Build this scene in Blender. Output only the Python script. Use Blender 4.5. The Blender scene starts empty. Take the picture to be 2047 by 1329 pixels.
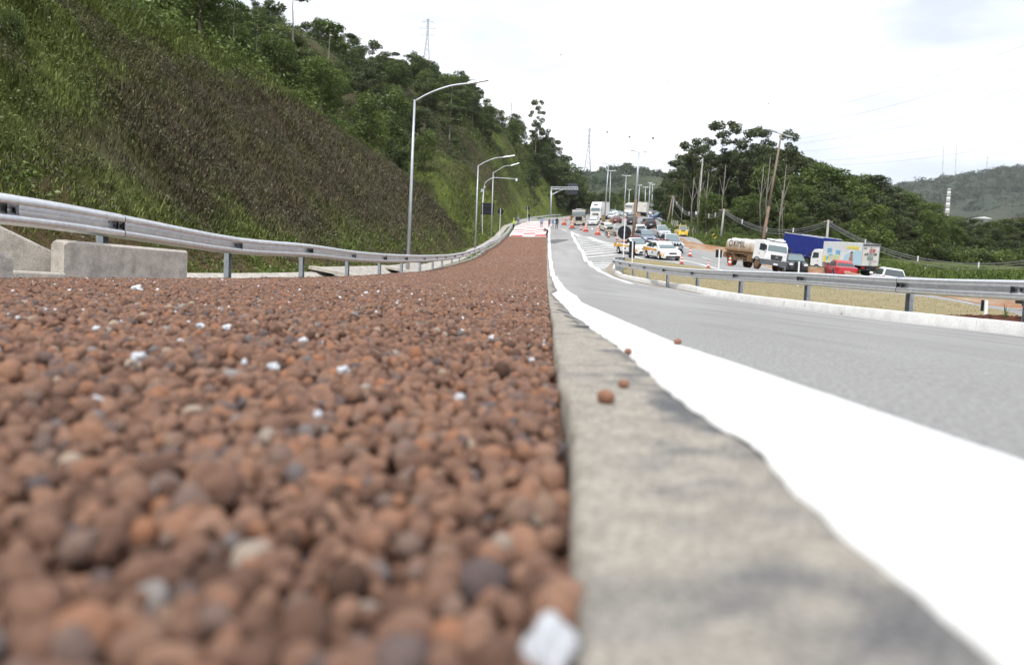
import bpy, math, random
import numpy as np
from mathutils import Vector, Matrix, Euler
rad = math.radians
scene = bpy.context.scene
COL = scene.collection

# ------------------------------------------------------------------ camera
PITCH, ROLL = rad(4.0), rad(2.8)
F, CX, CY = 1592.0, 1023.5, 664.5
CAM = np.array([0, 0, .2])
_f = np.array([0, math.cos(PITCH), -math.sin(PITCH)])
_u0 = np.array([0, math.sin(PITCH), math.cos(PITCH)])
_r0 = np.array([1., 0, 0])
_R = math.cos(ROLL)*_r0 + math.sin(ROLL)*_u0
_U = math.cos(ROLL)*_u0 - math.sin(ROLL)*_r0
cd = bpy.data.cameras.new('camera'); cam = bpy.data.objects.new('camera', cd); COL.objects.link(cam)
m = Matrix(((_R[0], _U[0], -_f[0], 0), (_R[1], _U[1], -_f[1], 0), (_R[2], _U[2], -_f[2], .2), (0, 0, 0, 1)))
cam.matrix_world = m
cd.sensor_width = 36; cd.lens = 28.0; cd.clip_start = .02; cd.clip_end = 9000
cd.dof.use_dof = True; cd.dof.focus_distance = 11.0; cd.dof.aperture_fstop = 2.75; cd.dof.aperture_blades = 0
scene.camera = cam

# ------------------------------------------------------------------ sky, sun, exposure
SUN_EL, SUN_AZ = rad(54), rad(-158)          # azimuth from +Y towards +X
w = bpy.data.worlds.new('World'); scene.world = w; w.use_nodes = True
nt = w.node_tree; nt.nodes.clear()
N = nt.nodes.new; L = nt.links.new
out = N('ShaderNodeOutputWorld'); bg = N('ShaderNodeBackground'); bg.inputs[1].default_value = .12
sky = N('ShaderNodeTexSky'); sky.sky_type = 'NISHITA'; sky.sun_disc = False
sky.sun_elevation = SUN_EL; sky.sun_rotation = SUN_AZ; sky.air_density = 1; sky.dust_density = 2
tc = N('ShaderNodeTexCoord'); mp = N('ShaderNodeMapping'); mp.inputs['Scale'].default_value = (1.6, 1.6, 5.5); mp.inputs['Location'].default_value = (.3, .7, .2)
nz = N('ShaderNodeTexNoise'); nz.inputs['Scale'].default_value = 1.9; nz.inputs['Detail'].default_value = 7; nz.inputs['Roughness'].default_value = .52
L(tc.outputs['Generated'], mp.inputs[0]); L(mp.outputs[0], nz.inputs[0])
cr = N('ShaderNodeValToRGB')
cr.color_ramp.elements[0].position = .38; cr.color_ramp.elements[0].color = (3.8, 4.1, 4.6, 1)
cr.color_ramp.elements[1].position = .68; cr.color_ramp.elements[1].color = (8.0, 8.1, 8.25, 1)
e = cr.color_ramp.elements.new(.53); e.color = (5.3, 5.5, 5.9, 1)
L(nz.outputs[0], cr.inputs[0])
mx = N('ShaderNodeMixRGB'); mx.inputs[0].default_value = .93
L(sky.outputs[0], mx.inputs[1]); L(cr.outputs[0], mx.inputs[2]); L(mx.outputs[0], bg.inputs[0]); L(bg.outputs[0], out.inputs[0])
sd = bpy.data.lights.new('sun', 'SUN'); sd.energy = 1.9; sd.angle = rad(9); sd.color = (1, .965, .91)
so = bpy.data.objects.new('sun', sd); COL.objects.link(so)
_sv = Vector((math.sin(SUN_AZ)*math.cos(SUN_EL), math.cos(SUN_AZ)*math.cos(SUN_EL), math.sin(SUN_EL)))
so.rotation_euler = _sv.to_track_quat('Z', 'Y').to_euler(); so.location = (20, 20, 60)
vs = scene.view_settings; vs.view_transform = 'Standard'; vs.look = 'None'; vs.gamma = 1; vs.exposure = .93
scene.render.engine = 'CYCLES'
scene.cycles.max_bounces = 5; scene.cycles.diffuse_bounces = 3; scene.cycles.transparent_max_bounces = 8

# ------------------------------------------------------------------ geometry of the site
def ray(x, y): return _f + _R*(x-CX)/F - _U*(y-CY)/F
def at(x, y, D):
    d = ray(x, y); return CAM + d*(D/d[1])
def proj(P):
    v = np.asarray(P)-CAM; ww = v@_f
    return CX+F*(v@_R)/ww, CY-F*(v@_U)/ww
def fit(C, lam, cc):
    C = np.array(C); P = C[:, :2]; z = C[:, 2]; n = len(P)
    d = np.sqrt(((P[:, None]-P[None])**2).sum(-1)+cc*cc)
    A = np.zeros((n+3, n+3)); A[:n, :n] = -d+lam*np.eye(n)
    A[:n, n] = 1; A[:n, n+1:] = P; A[n, :n] = 1; A[n+1:, :n] = P.T
    return P, np.linalg.solve(A, np.r_[z, 0, 0, 0]), cc
def ev(mod, X, Y):
    P, s, cc = mod; X = np.asarray(X, float); Y = np.asarray(Y, float); X, Y = np.broadcast_arrays(X, Y); sh = X.shape
    q = np.c_[X.ravel(), Y.ravel()]; n = len(P); res = np.empty(len(q))
    for i in range(0, len(q), 40000):
        k = q[i:i+40000]; d = np.sqrt(((k[:, None]-P[None])**2).sum(-1)+cc*cc)
        res[i:i+40000] = -d@s[:n]+s[n]+k@s[n+1:]
    return res.reshape(sh)
CT = []
for a in [(0,556,8.2),(300,556.5,11.5),(470,557,15),(615,556,19),(704,553,23),(767,549,27),(810,546,31),(846,543,35),(871,539.5,39),(889,534.5,43),(908,531,47),(923,526,51),(937,522,55),(947,519,59),(957,514,63),(985,496,82),(1000,485,97),(1013,473,112),(1020,463,124),(1027,452,142),(1041,446,165),(1066,440,185),(1094,436,205),(1116,434,225),
 (1090,580,13.8),(1088,562,21),(1087,550,29),(1086.5,536,42),(1086,520,58),(1085,500,75),(1084,474,112),
 (1142.4,464,118),(1150,481.5,98),(1159,497,83),(1169,515.5,69),(1180,527,60),(1192,537,52),(1204.5,545,47),(1225,555,41),(1246,562,36),(1290,570,30),(1332,577,31.5),(1447,598,24),(1600,620,18.5),(1810,646,14.5),(2047,674,11.8),
 (1180,474.7,102),(1230,488,86),(1366,521,65),(1434,538,57),(1379,513.5,70),(1459,532,62),(1522,540,68),(1475,531,73),
 (1366,494.6,90),(1454,511,80),(1611,549,65),(1721,567,56),(1844,588.8,47),(2047,625,38),(2047,642,22),(1982,625,25),(1906,610,29),(1820,592,36),
 (1735,551,70),(1610,530,80),(1675,554,64),(1765,581,56),(1311,463,140),(1303,450,172),(1203,455,140),(1240,440,185),(1269,432,215),(1282,441,225),(1320,430,240),
 (1229,473,118),(1213,464,135),(1157,451,150),(1197,440,190),(1095,456,134),(1230,425,290),(1290,425,290),(1247,517,58),(1290,520,61),
 (1346,446,132),(1454,480,97),(1560,510,95),(1800,545,78),(2047,556,62),(1311,446,150)]: CT.append(at(*a))
for a in [(0,0,0),(.1,1,0),(.2,3,0),(.3,6,0),(.4,9,0),(-3,0,-.03),(-3,5,-.03),(-6,0,-.06),(-6,-6,-.06),(6,-6,-.25),(3,0,-.08),(6,4,-.24),(2.5,8,-.1),(-20,0,-.1),(14,0,-.4),(30,0,-.9),(60,20,-.5),(60,50,1.5),(60,80,3.5),(70,130,8),(80,200,14),(60,260,20),(110,100,3),(150,200,8),(200,0,-2),(-60,100,3),(-60,0,0),(-60,200,12),(0,-60,-1),(60,-60,-2)]: CT.append(np.array(a, float))
GM = fit(CT, .3, 3.)
def G(X, Y):
    return ev(GM, np.clip(X, -60, 130), np.clip(Y, -40, 300))
def g1(x, y): return float(G(x, y))
_ys = np.concatenate([np.arange(.2, 6, .02), np.arange(6, 30, .1), np.arange(30, 320, .4)])
def hit(px, py):
    """where the line of sight through a spot of the photograph meets the ground"""
    d = ray(px, py); P = CAM[None]+d[None]*(_ys/d[1])[:, None]
    df = P[:, 2]-G(P[:, 0], P[:, 1])
    k = np.where(df <= 0)[0]
    if len(k) == 0 or k[0] == 0:
        i = int(np.argmin(df)); return P[i]
    i = k[0]; a = df[i-1]/(df[i-1]-df[i]); return P[i-1]*(1-a)+P[i]*a

# left guardrail line X(Y)
_rl = [(-6,-5.6),(4,-5.5)]+[(D, at(x, y, D)[0]) for x, y, D in [(0,556,8.2),(225,556,10.3),(470,557,15),(615,556,19),(704,553,23),(767,549,27),(810,546,31),(846,543,35),(871,539.5,39),(889,534.5,43),(908,531,47),(923,526,51),(937,522,55),(947,519,59),(957,514,63),(985,496,82),(1000,485,97),(1013,473,112),(1020,463,124),(1027,452,142),(1041,446,165),(1066,440,185),(1094,436,205),(1116,434,225)]]+[(250,18.5),(300,34)]
_rl = np.array(_rl)
def XL(Y): return np.interp(Y, _rl[:, 0], _rl[:, 1])
def curve(pix, pre=(), post=()):
    pts = list(pre)+[(p[1], p[0]) for p in (hit(*q) for q in pix)]+list(post)
    pts = np.array(sorted(pts)); return lambda Y, P=pts: np.interp(Y, P[:, 0], P[:, 1])
_g0 = hit(1170, 1329)
XS0 = curve([(1170,1329),(1135,900),(1125,800),(1112,720),(1103,640),(1096,600)], pre=[(-4, -.05), (0, _g0[0]-.035)],
            post=[(13.8, .585), (29, 1.17), (58, 2.28), (75, 2.88), (112, 4.25), (140, 5.4), (165, 7.3), (185, 10.3), (205, 14.3), (225, 18.3), (250, 24), (300, 38)])
XS1 = curve([(1980,1329),(1690,1090),(1500,905),(1434,860),(1343.5,795),(1298,752),(1242,704.5),(1185,661.6),(1147,634.5),(1104,589)], pre=[(-4, .25), (0, .245)],
            post=[(13.8, .76), (29, 1.33), (58, 2.44), (75, 3.02), (112, 4.36), (140, 5.5), (165, 7.4), (185, 10.4), (205, 14.4), (225, 18.4), (250, 24.1), (300, 38.1)])
XW = curve([(2047,940),(1745,832),(1499,745),(1355,695),(1276,659),(1163,607)], pre=[(-4, .5), (0, .49), (.5, .50)],
            post=[(10.5, .83), (13.8, .96), (29, 1.54), (58, 2.68), (75, 3.28), (112, 4.66), (140, 5.8), (165, 7.7), (185, 10.7), (205, 14.7), (225, 18.7), (250, 24.4), (300, 38.4)])
_rc = np.array([(-8,38),(38,35),(56,35),(70,33.6),(75,30),(80,26.4),(86,23.2),(92,21.8),(99,21.8),(106,22.6),(120,22.7),(140,25.2),(172,30.5),(200,37),(240,47),(300,64)])
def RC(Y): return np.interp(Y, _rc[:, 0], _rc[:, 1])
_bar = [(215,33),(200,29),(185,25),(170,21.6),(155,18.2),(143,16.0),(128,15.9),(110,17.2),(98,18.4),(90,19.5),(82,21.7),(73,23.9),(65,25.1),(56,25.3),(47,25.0),(38,24.8),(25,25),(10,25),(-5,25.5)]
_ba = np.array(sorted(_bar))
def XB(Y): return np.interp(Y, _ba[:, 0], _ba[:, 1])
def road_dir(Y):   # unit vector of the highway, uphill
    d = Vector((float(XB(Y+6)-XB(Y-6)), 12, 0)); return d.normalized()

# ------------------------------------------------------------------ materials
def mat(name, c, rough=.7, metal=0., c2=None, scale=3., detail=4, lo=.35, hi=.65, bump=0., bscale=None, emit=None, coat=0., spec=.22, stretch=None, c3=None, s3=1., lo3=.55, hi3=.7, coord='Object', bdist=.02, fine=0, famt=.3):
    m = bpy.data.materials.new(name); m.use_nodes = True; t = m.node_tree; b = t.nodes['Principled BSDF']
    b.inputs['Base Color'].default_value = (*c, 1); b.inputs['Roughness'].default_value = rough; b.inputs['Metallic'].default_value = metal
    b.inputs['Specular IOR Level'].default_value = spec; b.inputs['Coat Weight'].default_value = coat
    if c2 or bump:
        co = t.nodes.new('ShaderNodeTexCoord'); mp = t.nodes.new('ShaderNodeMapping'); t.links.new(co.outputs[coord], mp.inputs[0])
        if stretch: mp.inputs['Scale'].default_value = stretch
    def noise(s, d=detail):
        n = t.nodes.new('ShaderNodeTexNoise'); n.inputs['Scale'].default_value = s; n.inputs['Detail'].default_value = d; n.inputs['Roughness'].default_value = .6
        t.links.new(mp.outputs[0], n.inputs[0]); return n
    def step(src, a, z):
        r = t.nodes.new('ShaderNodeMapRange'); r.inputs[1].default_value = a; r.inputs[2].default_value = z; t.links.new(src, r.inputs[0]); return r.outputs[0]
    if c2:
        n = noise(scale); f = step(n.outputs[0], lo, hi); mxx = t.nodes.new('ShaderNodeMixRGB'); mxx.inputs[1].default_value = (*c, 1); mxx.inputs[2].default_value = (*c2, 1)
        t.links.new(f, mxx.inputs[0]); o = mxx.outputs[0]
        if c3:
            n3 = noise(s3); f3 = step(n3.outputs[0], lo3, hi3); m3 = t.nodes.new('ShaderNodeMixRGB'); m3.inputs[2].default_value = (*c3, 1)
            t.links.new(o, m3.inputs[1]); t.links.new(f3, m3.inputs[0]); o = m3.outputs[0]
        if fine:
            nf = noise(fine, 3); rf = t.nodes.new('ShaderNodeMapRange'); rf.inputs[1].default_value = .3; rf.inputs[2].default_value = .7; rf.inputs[3].default_value = 1-famt; rf.inputs[4].default_value = 1+famt
            t.links.new(nf.outputs[0], rf.inputs[0]); mf = t.nodes.new('ShaderNodeMixRGB'); mf.blend_type = 'MULTIPLY'; mf.inputs[0].default_value = 1; t.links.new(o, mf.inputs[1]); t.links.new(rf.outputs[0], mf.inputs[2]); o = mf.outputs[0]
        t.links.new(o, b.inputs['Base Color'])
    if bump:
        nb = noise(bscale or scale*3, 6); bp = t.nodes.new('ShaderNodeBump'); bp.inputs['Strength'].default_value = bump; bp.inputs['Distance'].default_value = bdist
        t.links.new(nb.outputs[0], bp.inputs['Height']); t.links.new(bp.outputs[0], b.inputs['Normal'])
    if emit:
        b.inputs['Emission Color'].default_value = (*emit, 1); b.inputs['Emission Strength'].default_value = 1
    return m
def leafmat(name, c1, c2, rnd=.5, trans=.3):
    """leaf colour: varies leaf by leaf (attribute, with painted clump shading), plant by plant and patch by patch"""
    m = bpy.data.materials.new(name); m.use_nodes = True; t = m.node_tree; t.nodes.clear(); NN = t.nodes.new; LL = t.links.new
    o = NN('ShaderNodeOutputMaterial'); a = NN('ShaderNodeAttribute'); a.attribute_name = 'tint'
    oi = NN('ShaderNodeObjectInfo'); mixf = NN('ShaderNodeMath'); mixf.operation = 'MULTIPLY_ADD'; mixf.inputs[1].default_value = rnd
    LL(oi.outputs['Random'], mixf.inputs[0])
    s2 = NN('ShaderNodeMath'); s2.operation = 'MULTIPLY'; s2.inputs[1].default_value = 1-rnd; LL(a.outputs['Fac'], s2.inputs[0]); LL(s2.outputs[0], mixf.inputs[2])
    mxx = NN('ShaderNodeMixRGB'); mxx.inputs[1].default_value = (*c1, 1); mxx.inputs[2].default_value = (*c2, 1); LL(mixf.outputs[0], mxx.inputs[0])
    d = NN('ShaderNodeBsdfDiffuse'); tr = NN('ShaderNodeBsdfTranslucent'); gl = NN('ShaderNodeBsdfGlossy'); gl.inputs['Roughness'].default_value = .45; gl.inputs['Color'].default_value = (.6, .62, .6, 1)
    LL(mxx.outputs[0], d.inputs[0]); LL(mxx.outputs[0], tr.inputs[0])
    ms = NN('ShaderNodeMixShader'); ms.inputs[0].default_value = trans; LL(d.outputs[0], ms.inputs[1]); LL(tr.outputs[0], ms.inputs[2])
    m2 = NN('ShaderNodeMixShader'); m2.inputs[0].default_value = .045; LL(ms.outputs[0], m2.inputs[1]); LL(gl.outputs[0], m2.inputs[2])
    LL(m2.outputs[0], o.inputs[0]); return m
def colmat(name, rough=.9, attr='tint', bump=0., bscale=8., trans=0., bd=.1, fine=0., famt=.3):
    m = bpy.data.materials.new(name); m.use_nodes = True; t = m.node_tree; b = t.nodes['Principled BSDF']; b.inputs['Roughness'].default_value = rough
    b.inputs['Specular IOR Level'].default_value = .05
    a = t.nodes.new('ShaderNodeAttribute'); a.attribute_name = attr; t.links.new(a.outputs['Color'], b.inputs['Base Color'])
    if bump:
        co = t.nodes.new('ShaderNodeTexCoord'); n = t.nodes.new('ShaderNodeTexNoise'); n.inputs['Scale'].default_value = bscale; n.inputs['Detail'].default_value = 8
        t.links.new(co.outputs['Object'], n.inputs[0]); bp = t.nodes.new('ShaderNodeBump'); bp.inputs['Strength'].default_value = bump; bp.inputs['Distance'].default_value = bd
        t.links.new(n.outputs[0], bp.inputs['Height']); t.links.new(bp.outputs[0], b.inputs['Normal'])
        if fine:
            nf = t.nodes.new('ShaderNodeTexNoise'); nf.inputs['Scale'].default_value = fine; nf.inputs['Detail'].default_value = 4; t.links.new(co.outputs['Object'], nf.inputs[0]); rf = t.nodes.new('ShaderNodeMapRange'); rf.inputs[1].default_value = .3; rf.inputs[2].default_value = .7; rf.inputs[3].default_value = 1-famt; rf.inputs[4].default_value = 1+famt
            t.links.new(nf.outputs[0], rf.inputs[0]); mf = t.nodes.new('ShaderNodeMixRGB'); mf.blend_type = 'MULTIPLY'; mf.inputs[0].default_value = 1; t.links.new(a.outputs['Color'], mf.inputs[1]); t.links.new(rf.outputs[0], mf.inputs[2]); t.links.new(mf.outputs[0], b.inputs['Base Color'])
    return m

M = {}
M['steel'] = mat('galvanised_steel', (.78, .79, .80), .34, .82, (.64, .65, .67), 9, bump=.12, bscale=60, c3=(.50, .46, .40), s3=4.5, lo3=.62, hi3=.85, bdist=.002)
M['post'] = mat('galvanised_post', (.42, .46, .5), .5, .6, (.33, .36, .4), 12)
M['bolt'] = mat('dark_bolt_steel', (.07, .07, .075), .6, .5)
M['conc'] = mat('weathered_concrete', (.56, .515, .46), .92, 0, (.36, .335, .30), 6, fine=85, famt=.3, bump=.6, bscale=60, c3=(.22, .20, .18), s3=3.2, lo3=.58, hi3=.8, bdist=.01)
M['asph'] = mat('old_grey_asphalt', (.345, .341, .336), .93, 0, (.28, .277, .272), .22, bump=.9, bscale=120, c3=(.25, .248, .245), s3=.35, lo3=.52, hi3=.75, fine=75, famt=.30, stretch=(2.2, .5, 1), bdist=.01, spec=.2)
M['white'] = mat('road_paint_white', (.74, .74, .73), .75, 0, (.60, .59, .57), 7, lo=.5, hi=.8, fine=90, famt=.12, c3=(.40, .36, .32), s3=3.3, lo3=.68, hi3=.8, spec=.2, bump=.3, bscale=150, bdist=.002)
M['whitefar'] = mat('road_paint_white_worn', (.78, .78, .77), .8, 0, (.55, .54, .52), 1.2, lo=.5, hi=.8, spec=.2)
M['red'] = mat('road_paint_red', (.52, .10, .10), .8, 0, (.44, .09, .09), 1.5, spec=.2)
M['kerb'] = mat('whitewashed_kerb', (.74, .74, .73), .85, 0, (.62, .61, .59), 3, fine=45, famt=.14, c3=(.36, .22, .14), s3=5, lo3=.665, hi3=.70, bump=.3, bscale=40)
M['beton'] = mat('stained_barrier_concrete', (.50, .40, .30), .9, 0, (.42, .22, .13), 1.4, lo=.35, hi=.62, stretch=(.3, .3, 2.0))
M['dirt'] = mat('red_dirt', (.30, .14, .08), .95, 0, (.22, .12, .07), 1.5, bump=.5, bscale=9)
M['black'] = mat('sign_back_black', (.012, .014, .02), .55)
M['rubber'] = mat('tyre_rubber', (.02, .02, .021), .85)
M['rim'] = mat('alloy_rim', (.45, .46, .48), .35, .8)
M['glass'] = mat('vehicle_glass', (.035, .05, .055), .06, 0, spec=.9)
M['glass2'] = mat('bright_windscreen', (.14, .19, .20), .05, 0, spec=1.)
M['chrome'] = mat('chrome', (.7, .7, .72), .15, 1)
M['plastic'] = mat('dark_plastic', (.025, .026, .028), .55)
M['lampw'] = mat('headlight_lens', (.72, .74, .76), .12, .3)
M['lampr'] = mat('tail_light_lens', (.45, .02, .02), .2)
M['plate'] = mat('plate_white', (.75, .76, .78), .5)
M['pole'] = mat('lamp_pole_steel', (.52, .55, .58), .45, .5, (.42, .45, .48), 2)
M['wood'] = mat('weathered_pole_wood', (.30, .23, .18), .85, 0, (.2, .16, .13), 3, stretch=(1, 1, .2))
M['rust'] = mat('red_dirt_coated_pole', (.25, .165, .12), .9, 0, (.17, .125, .10), 2)
M['concpole'] = mat('concrete_pole', (.42, .41, .39), .85, 0, (.33, .32, .3), 2)
M['cable'] = mat('cable_grey', (.20, .20, .21), .7)
M['orange'] = mat('cone_orange', (.58, .075, .03), .6, 0, (.42, .07, .04), 3)
M['reflect'] = mat('cone_white_band', (.78, .77, .75), .5)
M['bark'] = mat('pale_bark', (.25, .235, .20), .9, 0, (.14, .125, .105), 4, stretch=(1, 1, .3))
M['darkbark'] = mat('dark_bark', (.13, .10, .075), .9, 0, (.2, .165, .13), 4, stretch=(1, 1, .3))
M['stone'] = mat('dark_stone', (.15, .125, .115), .9, 0, (.08, .07, .065), 1.2, bump=.8, bscale=2.5, c3=(.24, .19, .15), s3=2, lo3=.55, hi3=.65)
M['skin'] = mat('skin', (.35, .2, .14), .6)
M['quartz'] = mat('white_quartz', (.66, .68, .71), .35, 0, (.46, .49, .54), 30, bump=.5, bscale=60, spec=.6, bdist=.003)

def paint(name, c, rough=.32): return mat(name, c, rough, .0, coat=.5, spec=.5)
# ------------------------------------------------------------------ mesh helpers
def link(o, parent=None):
    COL.objects.link(o)
    if parent: o.parent = parent
    return o
def tag(o, label=None, cat=None, group=None, kind=None):
    if label: o['label'] = label
    if cat: o['category'] = cat
    if group: o['group'] = group
    if kind: o['kind'] = kind
    return o
def thing(name, label, cat, loc=(0, 0, 0), rz=0., group=None, mw=None):
    o = bpy.data.objects.new(name, None); COL.objects.link(o); o.empty_display_size = .2
    if mw is not None: o.matrix_world = mw
    else: o.location = tuple(float(v) for v in loc); o.rotation_euler = (0, 0, rz)
    return tag(o, label, cat, group)
class MB:
    def __init__(s): s.v = []; s.f = []; s.mi = []
    def add(s, vs, fs, mi=0):
        b = len(s.v); s.v += [tuple(float(c) for c in v) for v in vs]; s.f += [tuple(b+i for i in f) for f in fs]; s.mi += [mi]*len(fs); return s
    def box(s, c, d, mi=0, rot=None, tx=1., ty=1.):
        x, y, z = d[0]/2, d[1]/2, d[2]/2
        P = [(-x, -y, -z), (x, -y, -z), (x, y, -z), (-x, y, -z), (-x*tx, -y*ty, z), (x*tx, -y*ty, z), (x*tx, y*ty, z), (-x*tx, y*ty, z)]
        if rot is not None: P = [rot @ Vector(p) for p in P]
        P = [(p[0]+c[0], p[1]+c[1], p[2]+c[2]) for p in P]
        return s.add(P, [(0, 3, 2, 1), (4, 5, 6, 7), (0, 1, 5, 4), (1, 2, 6, 5), (2, 3, 7, 6), (3, 0, 4, 7)], mi)
    def tube(s, path, r, n=8, mi=0, cap=True):
        path = [Vector([float(c) for c in p]) for p in path]; rr = r if isinstance(r, (list, tuple)) else [r]*len(path)
        V = []; Fc = []; up = None
        for i, p in enumerate(path):
            t = (path[min(i+1, len(path)-1)]-path[max(i-1, 0)]).normalized()
            if up is None: up = Vector((0, 0, 1)) if abs(t.z) < .9 else Vector((1, 0, 0))
            a = t.cross(up)
            if a.length < 1e-4: a = t.cross(Vector((0, 1, 0)))
            a.normalize(); b = t.cross(a).normalized(); up = -b if False else up
            for k in range(n):
                an = 2*math.pi*k/n; V.append(p+(a*math.cos(an)+b*math.sin(an))*rr[i])
        for i in range(len(path)-1):
            for k in range(n): Fc.append((i*n+k, i*n+(k+1) % n, (i+1)*n+(k+1) % n, (i+1)*n+k))
        if cap: Fc += [tuple(range(n-1, -1, -1)), tuple((len(path)-1)*n+k for k in range(n))]
        return s.add(V, Fc, mi)
    def cyl(s, c, axis, r, h, n=20, mi=0, r2=None):
        a = Vector(axis).normalized(); c = Vector(c); return s.tube([c-a*h/2, c+a*h/2], [r, r if r2 is None else r2], n, mi)
    def loft(s, secs, closed=True, caps=True, mi=0):
        n = len(secs[0]); V = [p for q in secs for p in q]; Fc = []
        for i in range(len(secs)-1):
            for k in range(n if closed else n-1): Fc.append((i*n+k, i*n+(k+1) % n, (i+1)*n+(k+1) % n, (i+1)*n+k))
        if caps and closed: Fc += [tuple(range(n-1, -1, -1)), tuple((len(secs)-1)*n+k for k in range(n))]
        return s.add(V, Fc, mi)
    def slab(s, quad, th, mi=0):
        q = [Vector([float(c) for c in p]) for p in quad]; nrm = (q[1]-q[0]).cross(q[2]-q[0]).normalized()*th
        n = len(q); return s.add([p+nrm for p in q]+[p for p in q], [tuple(range(n)), tuple(range(2*n-1, n-1, -1))]+[(i, n+i, n+(i+1) % n, (i+1) % n) for i in range(n)], mi)
    def build(s, name, mats, parent=None, smooth=False, auto=None):
        me = bpy.data.meshes.new(name); me.from_pydata(s.v, [], s.f); 
        for mm in (mats if isinstance(mats, (list, tuple)) else [mats]): me.materials.append(mm)
        if any(s.mi): me.polygons.foreach_set('material_index', s.mi)
        if smooth: me.polygons.foreach_set('use_smooth', [True]*len(me.polygons))
        me.validate(); me.update()
        if auto is not None:
            try: me.set_sharp_from_angle(angle=rad(auto))
            except Exception: pass
        return link(bpy.data.objects.new(name, me), parent)
def fastmesh(name, V, Fq, mats, parent=None, tint=None, smooth=False, mi=None):
    """V (n,3), Fq (m,k) arrays; tint (n,3) or (n,) per vertex"""
    me = bpy.data.meshes.new(name); V = np.asarray(V, np.float32); Fq = np.asarray(Fq, np.int32); k = Fq.shape[1]
    me.vertices.add(len(V)); me.vertices.foreach_set('co', V.ravel())
    me.loops.add(Fq.size); me.loops.foreach_set('vertex_index', Fq.ravel())
    me.polygons.add(len(Fq)); me.polygons.foreach_set('loop_start', np.arange(len(Fq), dtype=np.int32)*k)
    me.polygons.foreach_set('loop_total', np.full(len(Fq), k, np.int32))
    if smooth: me.polygons.foreach_set('use_smooth', np.ones(len(Fq), bool))
    for mm in (mats if isinstance(mats, (list, tuple)) else [mats]): me.materials.append(mm)
    if mi is not None: me.polygons.foreach_set('material_index', np.asarray(mi, np.int32))
    if tint is not None:
        a = me.color_attributes.new('tint', 'FLOAT_COLOR', 'POINT'); t = np.asarray(tint, np.float32)
        if t.ndim == 1: t = np.repeat(t[:, None], 3, 1)
        a.data.foreach_set('color', np.c_[t, np.ones(len(t), np.float32)].astype(np.float32).ravel())
    me.update(calc_edges=True)
    return link(bpy.data.objects.new(name, me), parent)
def gridfaces(nr, nc):
    i = np.arange(nr-1)[:, None]*nc+np.arange(nc-1)[None]
    i = i.ravel(); return np.c_[i, i+1, i+nc+1, i+nc]
def drape(name, fa, fb, Y, nx, off, m, kind='structure', jit=0., tintf=None):
    """sheet over the ground between two lines X=fa(Y) and X=fb(Y)"""
    Y = np.asarray(Y, float); a = fa(Y); b = fb(Y)
    if jit:
        rs = np.random.RandomState(int(off*1e4) % 97+3); a = a+rs.uniform(-jit, jit, len(Y)); b = b+rs.uniform(-jit, jit, len(Y))
    t = np.linspace(0, 1, nx+1)[None]; X = a[:, None]*(1-t)+b[:, None]*t; YY = np.repeat(Y[:, None], nx+1, 1)
    Z = G(X, YY)+off
    o = fastmesh(name, np.c_[X.ravel(), YY.ravel(), Z.ravel()], gridfaces(len(Y), nx+1), m, smooth=True, tint=None if tintf is None else tintf(X.ravel(), YY.ravel()))
    return tag(o, kind=kind) if kind else o
def bilerp_sheet(name, A, B, nx, off, m, offb=None, sub=6, kind='structure'):
    """sheet between two matched polylines (lists of (x,y)); z from the ground"""
    A = np.array(A, float); B = np.array(B, float)
    def rs(P, n):
        d = np.r_[0, np.cumsum(np.hypot(*np.diff(P, axis=0).T))]; q = np.linspace(0, d[-1], n); return np.c_[np.interp(q, d, P[:, 0]), np.interp(q, d, P[:, 1])]
    n = sub*max(len(A), len(B)); A = rs(A, n); B = rs(B, n); t = np.linspace(0, 1, nx+1)[None, :, None]
    Q = A[:, None]*(1-t)+B[:, None]*t; ob = off if offb is None else offb
    Z = G(Q[..., 0], Q[..., 1])+off*(1-t[..., 0])+ob*t[..., 0]
    o = fastmesh(name, np.c_[Q[..., 0].ravel(), Q[..., 1].ravel(), Z.ravel()], gridfaces(n, nx+1), m, smooth=True)
    return tag(o, kind=kind) if kind else o
def ribbon(mb, pts, wd, off, mi=0, step=.8):
    """flat painted stripe following the ground along pts [(x,y)...]"""
    P = [Vector((float(p[0]), float(p[1]), 0)) for p in pts]; Q = []
    for a, b in zip(P[:-1], P[1:]):
        n = max(1, int((b-a).length/step)); Q += [a.lerp(b, i/n) for i in range(n)]
    Q.append(P[-1]); V = []
    for i, q in enumerate(Q):
        t = (Q[min(i+1, len(Q)-1)]-Q[max(i-1, 0)]).normalized(); nn = Vector((-t.y, t.x, 0))*wd/2
        V += [(q.x+nn.x, q.y+nn.y), (q.x-nn.x, q.y-nn.y)]
    V = np.array(V); Z = G(V[:, 0], V[:, 1])+off
    mb.add([(v[0], v[1], z) for v, z in zip(V, Z)], [(2*i, 2*i+1, 2*i+3, 2*i+2) for i in range(len(Q)-1)], mi)
def smooth_line(P, n=8):
    P = [np.array(p, float) for p in P]; out = []
    for i in range(len(P)-1):
        p0 = P[max(i-1, 0)]; p1 = P[i]; p2 = P[i+1]; p3 = P[min(i+2, len(P)-1)]
        for k in range(n):
            t = k/n; out.append(.5*((2*p1)+(-p0+p2)*t+(2*p0-5*p1+4*p2-p3)*t*t+(-p0+3*p1-3*p2+p3)*t**3))
    out.append(P[-1]); return out
_fonts = {}
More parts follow.
